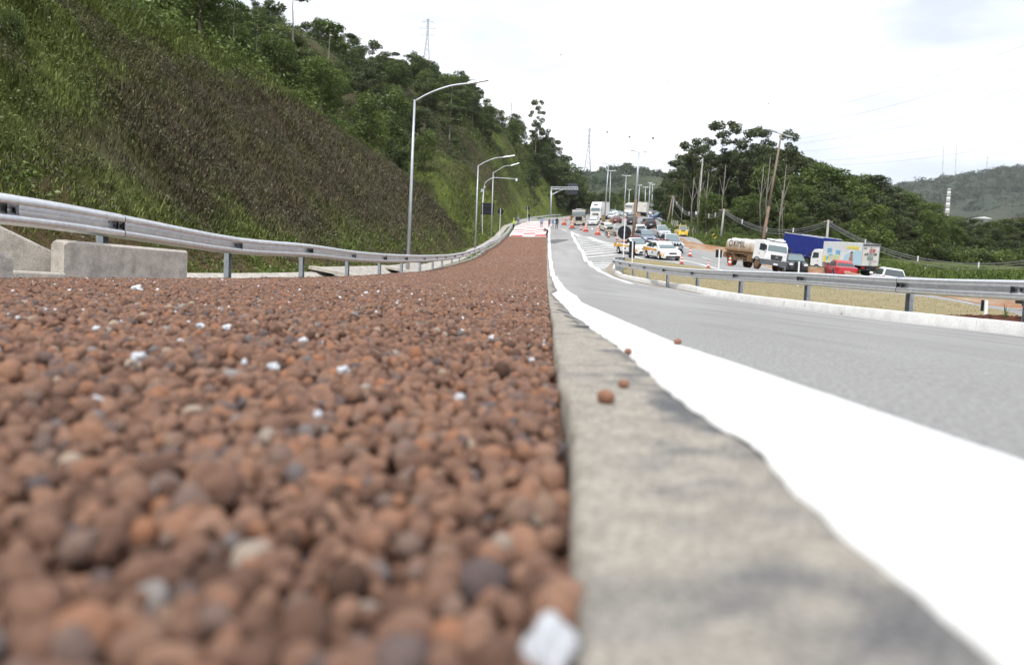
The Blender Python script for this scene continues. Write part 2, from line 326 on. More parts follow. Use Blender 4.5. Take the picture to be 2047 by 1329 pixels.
def text(body, name, size, m, parent, mw, extrude=.004, bold=0., sx=1., shear=0.):
    c = bpy.data.curves.new(name, 'FONT'); c.body = body; c.size = size; c.extrude = extrude; c.offset = bold; c.align_x = 'CENTER'; c.align_y = 'CENTER'; c.shear = shear; c.space_character = 1.12; c.resolution_u = 3
    o = bpy.data.objects.new(name, c); dg = bpy.context.evaluated_depsgraph_get(); COL.objects.link(o); bpy.context.view_layer.update()
    me = bpy.data.meshes.new_from_object(o.evaluated_get(bpy.context.evaluated_depsgraph_get())); me.name = name
    bpy.data.objects.remove(o); me.materials.clear(); me.materials.append(m)
    q = link(bpy.data.objects.new(name, me), parent); q.matrix_local = mw @ Matrix.Diagonal((sx, 1, 1, 1)); return q
def copy_tree(o, parent=None):
    c = o.copy(); COL.objects.link(c); c.parent = parent
    for ch in list(o.children): copy_tree(ch, c)
    return c
def frame_on_ground(x, y, head, dz=0.):
    """matrix of something standing on the sloping ground, +X of the thing along head"""
    h = Vector((head[0], head[1], 0)).normalized(); s = Vector((-h.y, h.x, 0)); e = 1.2
    zf = (g1(x+h.x*e, y+h.y*e)-g1(x-h.x*e, y-h.y*e))/(2*e); zs = (g1(x+s.x*e, y+s.y*e)-g1(x-s.x*e, y-s.y*e))/(2*e)
    X = Vector((h.x, h.y, zf)).normalized(); Yv = Vector((s.x, s.y, zs)); Z = X.cross(Yv).normalized(); Yv = Z.cross(X)
    m = Matrix((X, Yv, Z)).transposed().to_4x4(); m.translation = Vector((x, y, g1(x, y)+dz)); return m
rng = np.random.RandomState(7); random.seed(7)
# ================================================================== SETTING
FOOT = lambda Y: XL(Y)-1.75
def vnoise(X, Y, s, seed=0):
    r = np.random.RandomState(seed).uniform(0, 1, (256, 256)); x = np.asarray(X)/s+50; y = np.asarray(Y)/s+50
    xi = np.floor(x).astype(int); yi = np.floor(y).astype(int); fx = x-xi; fy = y-yi; fx = fx*fx*(3-2*fx); fy = fy*fy*(3-2*fy)
    q = lambda a, b: r[a % 256, b % 256]
    return (q(xi, yi)*(1-fx)+q(xi+1, yi)*fx)*(1-fy)+(q(xi, yi+1)*(1-fx)+q(xi+1, yi+1)*fx)*fy
def sst(x, a, b): t = np.clip((x-a)/(b-a), 0, 1); return t*t*(3-2*t)
def soilcol(X, Y):
    n = np.sin(X*.31+Y*.17)+np.sin(X*.11-Y*.23+1)+np.sin(Y*.71+X*.5)*.5
    t = np.clip(.5+n*.2, 0, 1)[:, None]
    g = np.array([[.075, .105, .028]])*(1-t)+np.array([[.12, .13, .05]])*t
    return g
M['soil'] = colmat('verge_soil_and_grass', bump=.7, bscale=3)
# ground sheet to the horizon
gy = np.r_[-40, -20, np.arange(-8, 40, 1.), np.arange(40, 120, 2.), np.arange(120, 340, 5.), 400, 500, 700, 1000, 1600, 2500]
gx = np.r_[-400, -200, -120, -90, -70, -60, -50, np.arange(-40, -12, 4), np.arange(-12, 46, 1.), np.arange(46, 130, 5.), 160, 220, 300, 450, 700, 1100, 1800]
XX, YY = np.meshgrid(gx, gy); ZZ = G(XX, YY)-.07
ZZ -= np.clip((FOOT(YY)-XX)*.6, 0, 2.5)
inroad = (XX > FOOT(YY)) & (XX < RC(YY)+.3) & (YY < 300)
ZZ = np.where(inroad, ZZ-.10, ZZ)
o = fastmesh('ground', np.c_[XX.ravel(), YY.ravel(), ZZ.ravel()], gridfaces(len(gy), len(gx)), M['soil'], tint=soilcol(XX.ravel(), YY.ravel()), smooth=True); tag(o, kind='structure')
# asphalt of slip road and highway in one sheet
YR = np.r_[np.arange(-6, 30, .5), np.arange(30, 130, 1.), np.arange(130, 301, 2.)]
road = drape('road', lambda Y: np.where(Y < 112, XS1(Y)-.02, XL(Y)+.25), RC, YR, 44, 0., M['asph'])
# newer, darker asphalt of the highway carriageways
M['asph2'] = mat('highway_asphalt', (.30, .297, .293), .92, 0, (.245, .242, .24), .12, bump=.5, bscale=60, stretch=(3, .5, 1), spec=.2, bdist=.01)
_gr = np.array([(22,15.2),(29,16.6),(36,18.3),(47,16.8),(57,15.2),(65,14.2),(74,12.7),(86,11.2),(102,10.2),(116,9.2),(135,9.6),(150,10.8),(170,13),(200,17),(250,30),(300,43)])
drape('highway', lambda Y: np.interp(Y, _gr[:, 0], _gr[:, 1])+.15, lambda Y: RC(Y)-.3, np.r_[np.arange(8, 130, 1.), np.arange(130, 300, 2.)], 30, .006, M['asph2'])
# gravel arrester bed under its pebbles
M['bed'] = mat('clay_pebble_bed', (.215, .115, .082), .95, 0, (.095, .05, .038), 34, detail=8, bump=1., bscale=42, c3=(.30, .17, .12), s3=17, lo3=.5, hi3=.72, bdist=.03)  # darker noise paints in the shaded voids between pebbles
drape('gravel_bed', lambda Y: XL(Y)-.12, XS0, np.r_[np.arange(-3, 26, .5), np.arange(26, 112.6, 1)], 14, -.034, M['bed'])
_bedtop = drape('gravel_bed', lambda Y: XL(Y)+.3, lambda Y: XS0(Y)-.03, np.r_[np.arange(27, 112.4, 1)], 14, -.006, M['bed'])
# concrete edge strip with its buried side
yy = np.r_[np.arange(-1, 4, .02), np.arange(4, 12, .06), np.arange(12, 112.2, 1.)]
Vs = []; rs = np.random.RandomState(5)
a0 = XS0(yy); a1 = XS1(yy)+.05; z0 = G(a0, yy); z1 = G(a1, yy)
wob = np.interp(yy, np.arange(-4, 120, .31), rs.normal(0, .0035, len(np.arange(-4, 120, .31))))
wob = wob-np.where(yy < 12, np.maximum(0, np.interp(yy, np.arange(-4, 120, .045), rs.normal(-.004, .006, len(np.arange(-4, 120, .045))))), 0)*-1
us = np.r_[0, .04, .1, .2, .3, .4, .5, .58, .66, .74, .82, .9, 1.]
cx_ = [np.c_[a0+wob, yy, z0-.16], np.c_[a0+wob+.001, yy, z0-.004]]+[np.c_[(a0+wob+.008)*(1-u)+a1*u, yy, G((a0+wob+.008)*(1-u)+a1*u, yy)+.0055] for u in us]
V = np.stack(cx_, 1).reshape(-1, 3); uu = np.tile(np.r_[0, 0, us], len(yy)); nA = vnoise(V[:, 0], V[:, 1], .05, 91); nB = vnoise(V[:, 0], V[:, 1], .017, 92); nC = vnoise(V[:, 0], V[:, 1], .16, 93)
wd_ = sst(uu+(nA-.5)*.55+(nC-.5)*.7+(nB-.5)*.3, .40, .86)*.85+.4*sst(nC*.6+nA*.4, .52, .75)
tc_ = np.array([.365, .335, .29])[None]*(1-.3*nB[:, None]); tc_ = tc_*(1-wd_[:, None])+np.array([.155, .152, .15])[None]*wd_[:, None]
M['strip'] = colmat('worn_concrete_strip', rough=.95, bump=.9, bscale=150, bd=.004, fine=170, famt=.42)
o = fastmesh('concrete_edge_strip', V, gridfaces(len(yy), len(us)+2), M['strip'], smooth=True, tint=tc_); tag(o, kind='structure')
# asphalt margin between concrete and paint (irregular) and the thick white line
M['marg'] = mat('asphalt_margin', (.31, .295, .27), .95, 0, (.15, .15, .15), 26, detail=8, fine=120, famt=.4, bump=.9, bscale=160, bdist=.008, spec=.2)
yy = np.r_[np.arange(-2, 14, .035), np.arange(14, 60, .4)]
rs = np.random.RandomState(11)
def irr(amp, sp, seed):
    r = np.random.RandomState(seed); k = np.arange(-4, 70, sp); return np.interp(yy, k, r.uniform(-1, 1, len(k)))*amp
a = XS1(yy)-np.where(yy < 3.4, .0, np.clip(.03+irr(.04, .23, 1)+irr(.008, .045, 2)+irr(.008, .03, 8), .0, .1)); b = XS1(yy)+.05
V = np.stack([np.c_[a, yy, G(a, yy)+.0088], np.c_[(a+b)/2, yy, G((a+b)/2, yy)+.0092], np.c_[b, yy, G(b, yy)+.009]], 1).reshape(-1, 3)
tag(fastmesh('asphalt_margin', V, gridfaces(len(yy), 3), M['marg'], smooth=True), kind='structure')
yy = np.r_[np.arange(-2, 14, .03), np.arange(14, 62, .4), np.arange(62, 160, 1.)]
a = XS1(yy)+irr(.006, .11, 3)+irr(.004, .035, 4); b = XW(yy)+irr(.003, .1, 6)
V = np.stack([np.c_[a-.002, yy, G(a, yy)+.006], np.c_[a, yy, G(a, yy)+.0125], np.c_[a*.6+b*.4, yy, G(a*.6+b*.4, yy)+.013], np.c_[b, yy, G(b, yy)+.0125], np.c_[b+.002, yy, G(b, yy)+.003]], 1).reshape(-1, 3)
tag(fastmesh('edge_line', V, gridfaces(len(yy), 5), M['white'], smooth=True), kind='structure')
# red and white chequered run-in
def ych(py, px): return hit(px, py)[1]
drape('chequered_pavement', lambda Y: XL(Y)+.35, XS0, np.r_[np.arange(112.4, 176, 1)], 10, .010, M['whitefar'])
mb = MB(); per = 7.4
for k in range(9):
    for c_ in range(3):
        y0 = 112.5+k*per+(0, per*.5, 0)[c_]-(0 if c_ != 2 else .0)
        if c_ == 2: y0 += .3
        y1 = y0+per*.36
        if k == 0 and c_ == 1: pass
        if y1 > 172: continue
        n = 3; V = []
        for q in range(n+1):
            Yq = y0+(y1-y0)*q/n; xa = float(XL(Yq)+.5); xb = float(XS0(Yq))-.05
            for s in (0, .5, 1.):
                X = xa+(xb-xa)*(c_+s)/3; V.append((X, Yq, g1(X, Yq)+.018))
        mb.add(V, [(i*3+j, i*3+j+1, i*3+j+4, i*3+j+3) for i in range(n) for j in range(2)])
tag(mb.build('red_paint', M['red']), kind='structure')
# hatched gore
def H6(x, y): p = hit(1130+x/12.08, 460+y/12.08); return (p[0], p[1])
mb = MB()
gl_pix = [(150,45),(240,260),(350,450),(470,670),(600,810),(750,930),(900,1030),(1150,1150),(1400,1232),(1933,1345)]
gl = [H6(*q) for q in gl_pix]+[tuple(hit(x, y)[:2]) for x, y in [(1332,577.5),(1447,599),(1600,621.5),(1810,648),(2047,675),(2300,702)]]
gl = smooth_line(gl, 5)
gr_ = smooth_line([H6(150,50), tuple(hit(1180,474.7)[:2]), tuple(hit(1230,488)[:2]), tuple(at(1290,503,75)[:2]), tuple(hit(1366,521)[:2]), tuple(hit(1434,538)[:2]), (16.2, 50), (17.2, 42)], 5)
ribbon(mb, gl[:46], .30, .014); ribbon(mb, gl[45:], .13, .0145); ribbon(mb, gr_, .28, .016)
bars = [[(215,102),(330,98)],[(228,132),(420,127)],[(240,167),(400,157),(520,167)],[(258,207),(470,188),(640,203)],[(278,248),(540,224),(760,247)],[(302,292),(620,258),(900,290)],
 [(325,340),(700,302),(1050,330)],[(348,386),(770,347),(1200,372)],[(372,436),(850,394),(1240,402)],[(398,486),(930,437),(1260,442)],[(424,541),(1050,487),(1290,503)],[(452,596),(1150,537),(1330,552)],
 [(482,664),(900,628),(1300,592),(1540,606)],[(524,711),(1190,690)],[(564,756),(1145,751)],[(604,806),(1110,804)],[(655,853),(1065,849)],[(706,894),(1025,889)],[(762,934),(970,931)]]
for i, bpx in enumerate(bars):
    P = []
    for q in bpx:
        p = H6(*q); P.append(p)
    ribbon(mb, smooth_line(P, 6) if len(P) > 2 else P, .42 if i < 13 else .3, .018)
# lane and edge lines of the highway
def off_line(fx, Ys, dx): return [(float(fx(Y))+dx, Y) for Y in Ys]
nearL = lambda Y: np.interp(Y, _gr[:, 0], _gr[:, 1])
for Y0 in np.arange(20, 240, 9.):
    ribbon(mb, [(float(nearL(y)*.5+XB(y)*.5), y) for y in np.arange(Y0, Y0+3.6, 1.2)], .14, .016)
    ribbon(mb, [(float(RC(y)*.5+XB(y)*.5), y) for y in np.arange(Y0, Y0+3.6, 1.2)], .14, .016)
ribbon(mb, off_line(XB, np.arange(15, 200, 2.), -.7), .14, .016); ribbon(mb, off_line(XB, np.arange(15, 200, 2.), .9), .14, .016)
ribbon(mb, [H6(1540,606), H6(1700,690) if False else tuple(hit(1290,519)[:2]), tuple(hit(1366,530)[:2]), tuple(hit(1434,540)[:2])], .2, .02)
ribbon(mb, [tuple(hit(*q)[:2]) for q in [(1091,457),(1112,456.5),(1124,459),(1133,462)]], .25, .016)
tag(mb.build('road_markings', M['whitefar']), kind='structure')
# dark patches on the asphalt, each with its own shape
M['darkpatch'] = mat('dark_road_patch', (.085, .085, .088), .8, 0, (.15, .15, .15), .8, spec=.3)
def patch(pix, name='dark_patch', m='darkpatch', off=.009):
    P = [hit(*q) for q in pix]; c0 = sum(P)/len(P); V = [(c0[0], c0[1], g1(c0[0], c0[1])+off)]; n = len(P); ring = []
    for fr in (.5, 1.): 
        for p in P: X = c0[0]+(p[0]-c0[0])*fr; Y = c0[1]+(p[1]-c0[1])*fr; V.append((X, Y, g1(X, Y)+off))
    fcs = [(0, 1+i, 1+(i+1) % n) for i in range(n)]+[(1+i, 1+n+i, 1+n+(i+1) % n, 1+(i+1) % n) for i in range(n)]
    return tag(MB().add(V, fcs).build(name, M[m]), kind='structure')
patch([(1091,481),(1100,479.5),(1116,478.6),(1137,479.2),(1133,481.5),(1120,484),(1108,487.5),(1100,486),(1091,485)])
patch([(1101,463.5),(1112,460.5),(1125,462),(1134,466),(1128,469.5),(1112,470.5),(1103,468)], m='asph2', off=.012)
patch([(1136,457),(1144,455.4),(1158,455.2),(1153,458),(1146,459.5),(1138,459)])  # dark patch painted in for a small object and its shadow
# gutter apron round the nose of the island
M['gut'] = mat('dusty_gutter', (.33, .28, .22), .95, 0, (.25, .22, .18), 1.2, bump=.4, bscale=20)
def base_pts(): return [(1229,531.5),(1225.5,536),(1224,541),(1228,547),(1238,554),(1262,561),(1290,566.5),(1332,574.3),(1390,585.5),(1447,596),(1520,607.5),(1600,618),(1700,631.5),(1810,645),(1920,657.5),(2047,672),(2200,689)]
KB = [hit(*q)[:2] for q in base_pts()]
KB = [tuple(v) for v in smooth_line(KB, 4)]
gi = [H6(1190,690),H6(1145,751),H6(1065,849),H6(970,935),H6(1010,1010),H6(1150,1105),H6(1400,1190),H6(1933,1305)]+[tuple(hit(x, y)[:2]) for x, y in [(1332,576),(1400,588)]]
go = [tuple(hit(1236,519)[:2])]+[KB[0]]+[KB[i] for i in range(4, 30, 4)]+[KB[33]]
bilerp_sheet('gutter', gi, go, 3, .011, M['gut'])
# kerb: two painted pieces with open joint
def kerb(pts, h=.20, wd=.15):
    secs = []; n = len(pts)
    for i in range(n):
        p = np.array(pts[i]); q = np.array(pts[min(i+1, n-1)])-np.array(pts[max(i-1, 0)]); q /= np.hypot(*q); nn = np.array([q[1], -q[0]])
        if nn@(np.array([9., 45.])-p) < 0 and False: nn = -nn
        nn = -nn if KSIDE < 0 else nn; z = g1(*p)
        def P(d, hh): a = p+nn*d; return (a[0], a[1], z+hh)
        secs.append([P(0, -.05), P(.012, h-.03), P(.035, h), P(wd, h+.005), P(wd+.01, -.1)])
    mb = MB(); mb.loft(secs); return mb
# decide which side is the island (towards larger X)
_a, _b = np.array(KB[40]), np.array(KB[44]); _q = (_b-_a)/np.hypot(*(_b-_a)); KSIDE = 1 if np.array([_q[1], -_q[0]])[0]+.5*np.array([_q[1], -_q[0]])[1] > 0 else -1
tag(kerb(KB[0:17]).build('kerb', M['kerb'], auto=40), kind='structure')
# long kerb in about 1 m stones with fine joints
_mb = MB(); L_ = 0; cur = [KB[17]]
Kd = []
for p, q in zip(KB[17:-1], KB[18:]):
    n = max(1, int(np.hypot(q[0]-p[0], q[1]-p[1])/.25)); Kd += [(p[0]+(q[0]-p[0])*i/n, p[1]+(q[1]-p[1])*i/n) for i in range(n)]
i = 0
while i < len(Kd)-2:
    j = i; dd = 0
    while j < len(Kd)-1 and dd < 1.5: dd += math.hypot(Kd[j+1][0]-Kd[j][0], Kd[j+1][1]-Kd[j][1]); j += 1
    seg = [np.array(x) for x in Kd[i:j+1]]
    if len(seg) > 1:
        e1 = seg[-1]-seg[-2]; e1 /= max(1e-6, np.hypot(*e1)); seg[-1] = seg[-1]-e1*.012
        mm_ = kerb([tuple(s) for s in seg], h=.20+random.uniform(-.004, .004)); _mb.add(mm_.v, mm_.f)
    i = j
tag(_mb.build('kerb', M['kerb'], auto=40), kind='structure')
# grass island
def kerb_in(i, d):
    p = np.array(KB[i]); q = np.array(KB[min(i+1, len(KB)-1)])-np.array(KB[max(i-1, 0)]); q /= np.hypot(*q); nn = np.array([q[1], -q[0]])*KSIDE; return tuple(p+nn*d)
isl_in = [kerb_in(i, .14) for i in range(0, len(KB), 3)]
isl_out = [tuple(hit(x, y)[:2]) for x, y in [(1238,517.5),(1247,516.5),(1290,520),(1340,527),(1390,533),(1434,540)]]+[(16.2, 50.), (17.4, 43.), (18.3, 36), (16.9, 29.5), (15.6, 25), (14.4, 22), (12.5, 16), (10.5, 10)]
M['dry'] = mat('dry_turf', (.31, .255, .15), .95, 0, (.23, .20, .105), 1.3, detail=6, bump=.8, bscale=25, c3=(.30, .16, .09), s3=.5, lo3=.66, hi3=.78, bdist=.03)
bilerp_sheet('grass_island', isl_in, isl_out, 10, .165, M['dry'], offb=.05, sub=5)
bilerp_sheet('grass_island_edge', [(p[0], p[1]) for p in isl_out], [(p[0]+.05, p[1]+.25) for p in isl_out], 2, .05, M['dry'], offb=-.05, sub=5)
_iA = np.array(isl_in); _iB = np.array(isl_out)

# ------------------------------------------------------------------ left hillside
HC = []
for Y in list(np.arange(-20, 60, 5.))+list(np.arange(60, 230, 9.))+[250, 280, 310]:
    x = float(FOOT(Y)); HC.append((x, Y, g1(x, Y)+.05)); HC.append((x-.9, Y, g1(x, Y)+.25))
for a in [(240,45,40),(342,68,43),(410,103,46),(496,137,50),(582,192,55),(650,243,60),(700,284,66),(753,308,74),(798,345,82),(863,407,95),(905,452,108),
          (960,347,126),(905,366,122),(1000,372,140),(1040,408,162),(1068,428,182),(880,330,112),(985,410,150),
          (600,66,150),(700,132,172),(820,168,200),(930,208,230),(1000,248,255),(1050,290,280),(1085,328,300),(1150,385,310),(1195,404,318),(1240,420,325)]: HC.append(tuple(at(*a)))
# inside the slopes
for a in [(900,470,98),(870,470,90),(930,458,108),(960,448,112)]:
    p = at(*a); HC.append((p[0], p[1], p[2]))
for x, y, z in [(-19,-20,12),(-19,5,12.2),(-20,20,12.6),(-21.5,34,13.2),(-12.5,5,6.2),(-13,20,6.0),(-13.6,30,6.4),(-12,40,6.1),(-10.8,50,6.0),(-9,60,5.6),(-8.3,70,6.2),(-7.6,80,6.4),
                (-30,-20,14.5),(-30,20,15),(-28,40,15.5),(-26,55,15.5),(-24,70,16),(-22,85,15.5),(-18,100,14),(-15,112,13.5),
                (-45,20,24),(-45,60,27),(-42,85,26),(-36,110,26),(-28,130,25),(-20,150,24),(-65,100,38),(-50,130,36),(-80,60,40),(-80,0,36),(-120,100,60),(-120,0,50),(-150,200,66),(-60,190,46),(-90,160,52),
                (-12,180,34),(-2,210,34),(4,240,36),(-40,240,50),(-20,290,50),(10,330,46),(40,350,32),(-60,320,54),(-200,100,70),(-200,-40,60),(12,262,26),(22,282,24),(8,225,22),(0,195,20),(-3,172,19)]: HC.append((x, y, z))
HM = fit(HC, .5, 4.)
def hillz(X, Y):
    X = np.asarray(X, float); Y = np.asarray(Y, float); z = ev(HM, X, Y)
    t = np.clip((FOOT(Y)-X)/1.5, 0, 1); return z*t+(G(X, Y)+.05)*(1-t)
def h1(x, y): return float(hillz(x, y))
def crest_h(X, Y): # 0 at the foot of the cutting .. 1 at its crest
    fz = G(FOOT(Y), Y); top = np.interp(Y, [0, 40, 60, 82, 95, 108], [12.3, 12.4, 11.4, 10.3, 8.4, 7.0]); return (hillz(X, Y)-fz)/np.maximum(top-fz, .8)
def slope_color(X, Y, blade=False, r=None):
    """ground cover colours on the cuttings: burgundy-brown dry stand, olive fringe, bright green"""
    X = np.asarray(X, float); Y = np.asarray(Y, float)
    n1 = vnoise(X, Y, 3.1, 1); n2 = vnoise(X, Y, 1.1, 2); n3 = vnoise(X, Y, .35, 3); h = crest_h(X, Y)
    hn = h+(n1-.5)*.22
    top_ = np.interp(Y, [24, 34, 46, 56], [.62, .68, .78, .93]); brown = sst(Y-(11.5+31*np.clip(hn, 0, 1)), -2.5, 3.5)*(1-sst(hn, top_, top_+.14))*(.35+.65*sst(hn, .05, .2))
    brown = brown*(1-.8*sst(Y+(n1-.5)*16, 90, 101))
    st = vnoise(X+Y*.5, Y*.6-X*.2, .8, 7)
    # far cutting: striated brown face on its right part
    far = sst(Y, 118, 128)*sst(h, -9, -8); b2 = sst(Y-X*1.0, 137, 148)*(1-sst(Y, 172, 182))*sst(hillz(X, Y)-G(FOOT(Y), Y), 2., 3.8); brown = np.where(Y > 112, b2*.8, brown)
    green = np.array([.080, .100, .030]); lime = np.array([.150, .182, .046]); olive = np.array([.088, .085, .04]); bro = np.array([.086, .072, .054]); red = np.array([.122, .086, .060])
    t = np.clip(n2*1.2-.1, 0, 1)[:, None]; c = green*(1-t)+lime*t
    ol = (sst(n1, .45, .7)*.75)[:, None]; c = c*(1-ol)+olive*ol
    vg = (sst(Y+(n1-.5)*10, 60, 74)*(1-sst(FOOT(Y)-X, 1.8, 4.5)))[:, None]; c = c*(1-vg)+lime*1.15*vg
    bt = np.clip(n3*1.1, 0, 1)[:, None]; bb = bro*(1-bt)+(red*.6+olive*.4)*bt
    tip = (sst(n2, .42, .75)*.6)[:, None]; bb = bb*(1-tip)+olive*tip*1.0
    c = c*(1-brown[:, None])+bb*brown[:, None]
    sfoot = FOOT(Y)-X; so = ((1-sst(sfoot+(n2-.5)*1.6, 1.2, 2.6))*(1-vg[:, 0])*.75)[:, None]; c = c*(1-so)+(np.array([.15, .092, .055]) if not blade else np.array([.14, .19, .05]))*so
    if blade:
        k = (r*r*.9)[:, None]; gcol = np.array([.13, .155, .06]); c = c*(1-.34*k*(1+0*brown[:, None]))+gcol*.34*k
        c = c*(.62+1.45*r[:, None]**2)
    return c
hy = np.r_[np.arange(-12, 112, .8), np.arange(112, 215, 1.6), np.arange(215, 350, 4.)]
hs = np.r_[0, .4, .9, np.arange(1.4, 22, .55), np.arange(22, 60, 2.), np.arange(60, 190, 6.)]
SS, HY = np.meshgrid(hs, hy); HX = FOOT(HY)-SS; HZ = hillz(HX, HY)
rough = np.clip(SS/2, 0, 1)*np.where(SS < 22, .5, .9)
HZ = HZ+rough*((vnoise(HX+HY*.45, HY*.5, 1.6, 21)-.5)*1.0+(vnoise(HX, HY, .9, 22)-.5)*.6)
HZ[:, 0] = G(HX[:, 0], HY[:, 0])-.12
M['slope'] = colmat('slope_cover', bump=1., bscale=5)
o = fastmesh('hillside', np.c_[HX.ravel(), HY.ravel(), HZ.ravel()], gridfaces(len(hy), len(hs)), M['slope'], tint=slope_color(HX.ravel(), HY.ravel())*.75, smooth=True); tag(o, kind='structure')
def hroof(X, Y):   # surface height of the built hillside
    s = FOOT(Y)-X; r = np.clip(s/2, 0, 1)*np.where(s < 22, .5, .9)
    return hillz(X, Y)+r*((vnoise(X+Y*.45, Y*.5, 1.6, 21)-.5)*1.0+(vnoise(X, Y, .9, 22)-.5)*.6)
# ------------------------------------------------------------------ grass, blade by blade
def blades(name, X, Y, Z, Lh, wd, colr, slope=(0, 0), seed=1, lean=.5, mat_='blade'):
    r = np.random.RandomState(seed); n = len(X); az = r.uniform(0, 2*np.pi, n); ln = r.uniform(.15, 1.0, n)*lean
    dx = np.cos(az)*ln+slope[0]; dy = np.sin(az)*ln+slope[1]; up = np.sqrt(np.clip(1-ln*ln*.5, .2, 1))
    wx = -np.sin(az)*wd/2; wy = np.cos(az)*wd/2
    B = np.c_[X, Y, Z-.02]; W = np.c_[wx, wy, 0*wx]
    Mi = B+np.c_[dx*.35, dy*.35, up*.62]*Lh[:, None]; T = B+np.c_[dx*1.0, dy*1.0, up*.92-ln*.25]*Lh[:, None]
    V = np.stack([B-W, B+W, Mi+W*.8, Mi-W*.8, T+W*.08, T-W*.08], 1).reshape(-1, 3)
    i = np.arange(n)[:, None]*6; Fq = np.concatenate([i+np.array([[0, 1, 2, 3]]), i+np.array([[3, 2, 4, 5]])], 0)
    return fastmesh(name, V, Fq, M[mat_], tint=np.repeat(colr, 6, 0))
M['blade'] = colmat('grass_blades', rough=.7)
def slope_pts(n, y0, y1, s0, s1, seed, pw=1.):
    r = np.random.RandomState(seed); Y = y0+(y1-y0)*r.uniform(0, 1, n)**pw; s = r.uniform(s0, s1, n); X = FOOT(Y)-s; return X, Y, r
tot = []
for (n, y0, y1, s0, s1, ll, wd, sd) in [(90000, 7, 24, .1, 14, .24, .018, 1), (110000, 22, 48, .1, 17, .27, .024, 2), (80000, 46, 104, .1, 17, .34, .040, 3), (26000, 70, 180, .0, 6, .5, .06, 4), (22000, 104, 190, 1, 18, .55, .07, 5), (26000, 8, 70, 12, 26, .6, .035, 6)]:
    X, Y, r = slope_pts(n, y0, y1, s0, s1, sd); cl = vnoise(X, Y, .55, 31+sd)
    keep = cl > r.uniform(-.15, .5, n); X, Y = X[keep], Y[keep]; q = r.uniform(0, 1, len(X))
    Lh = ll*r.uniform(.5, 1.25, len(X))*(.7+.6*cl[keep]); Lh = Lh*np.where(FOOT(Y)-X < 1.2, .55, 1.)
    tag(blades('grass', X, Y, hroof(X, Y), Lh, wd, slope_color(X, Y, True, q), slope=(.30, -.10), seed=sd, lean=1.15), kind='stuff')
# dry turf of the island
n = 26000; r = np.random.RandomState(9); a = r.uniform(0, 1, n); b = r.uniform(0, 1, n)
def pl(P, a):
    P = np.asarray(P); d = np.r_[0, np.cumsum(np.hypot(*np.diff(P, axis=0).T))]; return np.c_[np.interp(a*d[-1], d, P[:, 0]), np.interp(a*d[-1], d, P[:, 1])]
pa = pl(_iA, a); pb = pl(_iB, a); Q = pa*(1-b[:, None])+pb*b[:, None]
q = r.uniform(0, 1, n)[:, None]; colr = np.array([.35, .29, .17])*(1-q)+np.array([.24, .225, .105])*q; colr = colr*r.uniform(.7, 1.2, (n, 1))
tag(blades('turf', Q[:, 0], Q[:, 1], G(Q[:, 0], Q[:, 1])+.165*(1-b)+.05*b, r.uniform(.025, .07, n), .02, colr, seed=12, lean=1.), kind='stuff')
# long grass on the verge beyond the highway
n = 80000; X = None; r = np.random.RandomState(15); Y = r.uniform(45, 165, n); s = r.uniform(.05, 18, n)**1.0; X = RC(Y)+s
q = r.uniform(0, 1, n)[:, None]; colr = np.array([.07, .105, .026])*(1-q)+np.array([.135, .175, .05])*q
tag(blades('verge_grass', X, Y, G(X, Y)-.07, r.uniform(.3, .8, n), .06, colr, seed=16, lean=.7), kind='stuff')
n = 9000; Y = r.uniform(225, 300, n); X = r.uniform(12, 50, n); q = r.uniform(0, 1, n)[:, None]; colr = np.array([.07, .105, .026])*(1-q)+np.array([.2, .25, .08])*q
k = X < FOOT(Y)+1
# verge strip by the far bend
X = XL(Y)-r.uniform(0, 9, n); tag(blades('verge_grass', X, Y, np.maximum(G(X, Y)-.05, hillz(X, Y)), r.uniform(.5, 1.2, n), .1, colr, seed=17, lean=.5), kind='stuff')
# far hills
def farhill(name, sky, D0, D1, zb, m, seed, amp):
    """sky: list of (px,py) along the ridge seen at distance D1"""
    xs = np.array([s[0] for s in sky], float); ys = np.array([s[1] for s in sky], float); px = np.linspace(xs[0], xs[-1], 90); py = np.interp(px, xs, ys)
    top = np.array([at(a, b, D1) for a, b in zip(px, py)]); n = 34; V = []
    for i in range(n):
        t = i/(n-1); sc = (D0+(D1-D0)*t)/D1; zz = zb+(top[:, 2]-zb)*(t**1.25)
        X = top[:, 0]*sc; Y = top[:, 1]*sc; zz = zz+amp*(vnoise(X, Y, D1*.035, seed)-.5)*np.sin(np.pi*min(t*1.02, 1))+amp*.35*(vnoise(X, Y, D1*.01, seed+1)-.5)
        V.append(np.c_[X, Y, zz])
    for k, dz in ((1.15, .8), (1.5, .2)): V.append(np.c_[top[:, 0]*k, top[:, 1]*k, zb+(top[:, 2]-zb)*dz])
    V = np.concatenate(V); return tag(fastmesh(name, V, gridfaces(n+2, 90), m, smooth=True), kind='structure')
M['hillfar'] = mat('scrub_hill_far', (.045, .06, .04), .95, 0, (.085, .098, .058), .022, detail=9, bump=1., bscale=.09, c3=(.035, .05, .034), s3=.05, lo3=.48, hi3=.62, bdist=8)
farhill('hills', [(1120,352),(1180,345),(1215,341),(1250,338),(1285,340),(1320,348),(1350,356),(1400,372),(1480,385),(1600,392)], 380, 800, 32, M['hillfar'], 61, 26)
M['mount'] = mat('mountain_scrub', (.038, .055, .034), .95, 0, (.070, .076, .052), .012, detail=9, bump=1., bscale=.05, c3=(.07, .10, .045), s3=.006, lo3=.58, hi3=.7, bdist=12)
farhill('hills', [(1560,400),(1680,380),(1760,372),(1810,366),(1850,361),(1900,353),(1940,345),(1985,338),(2047,333),(2140,325),(2260,330),(2400,350)], 700, 1700, 10, M['mount'], 71, 60)
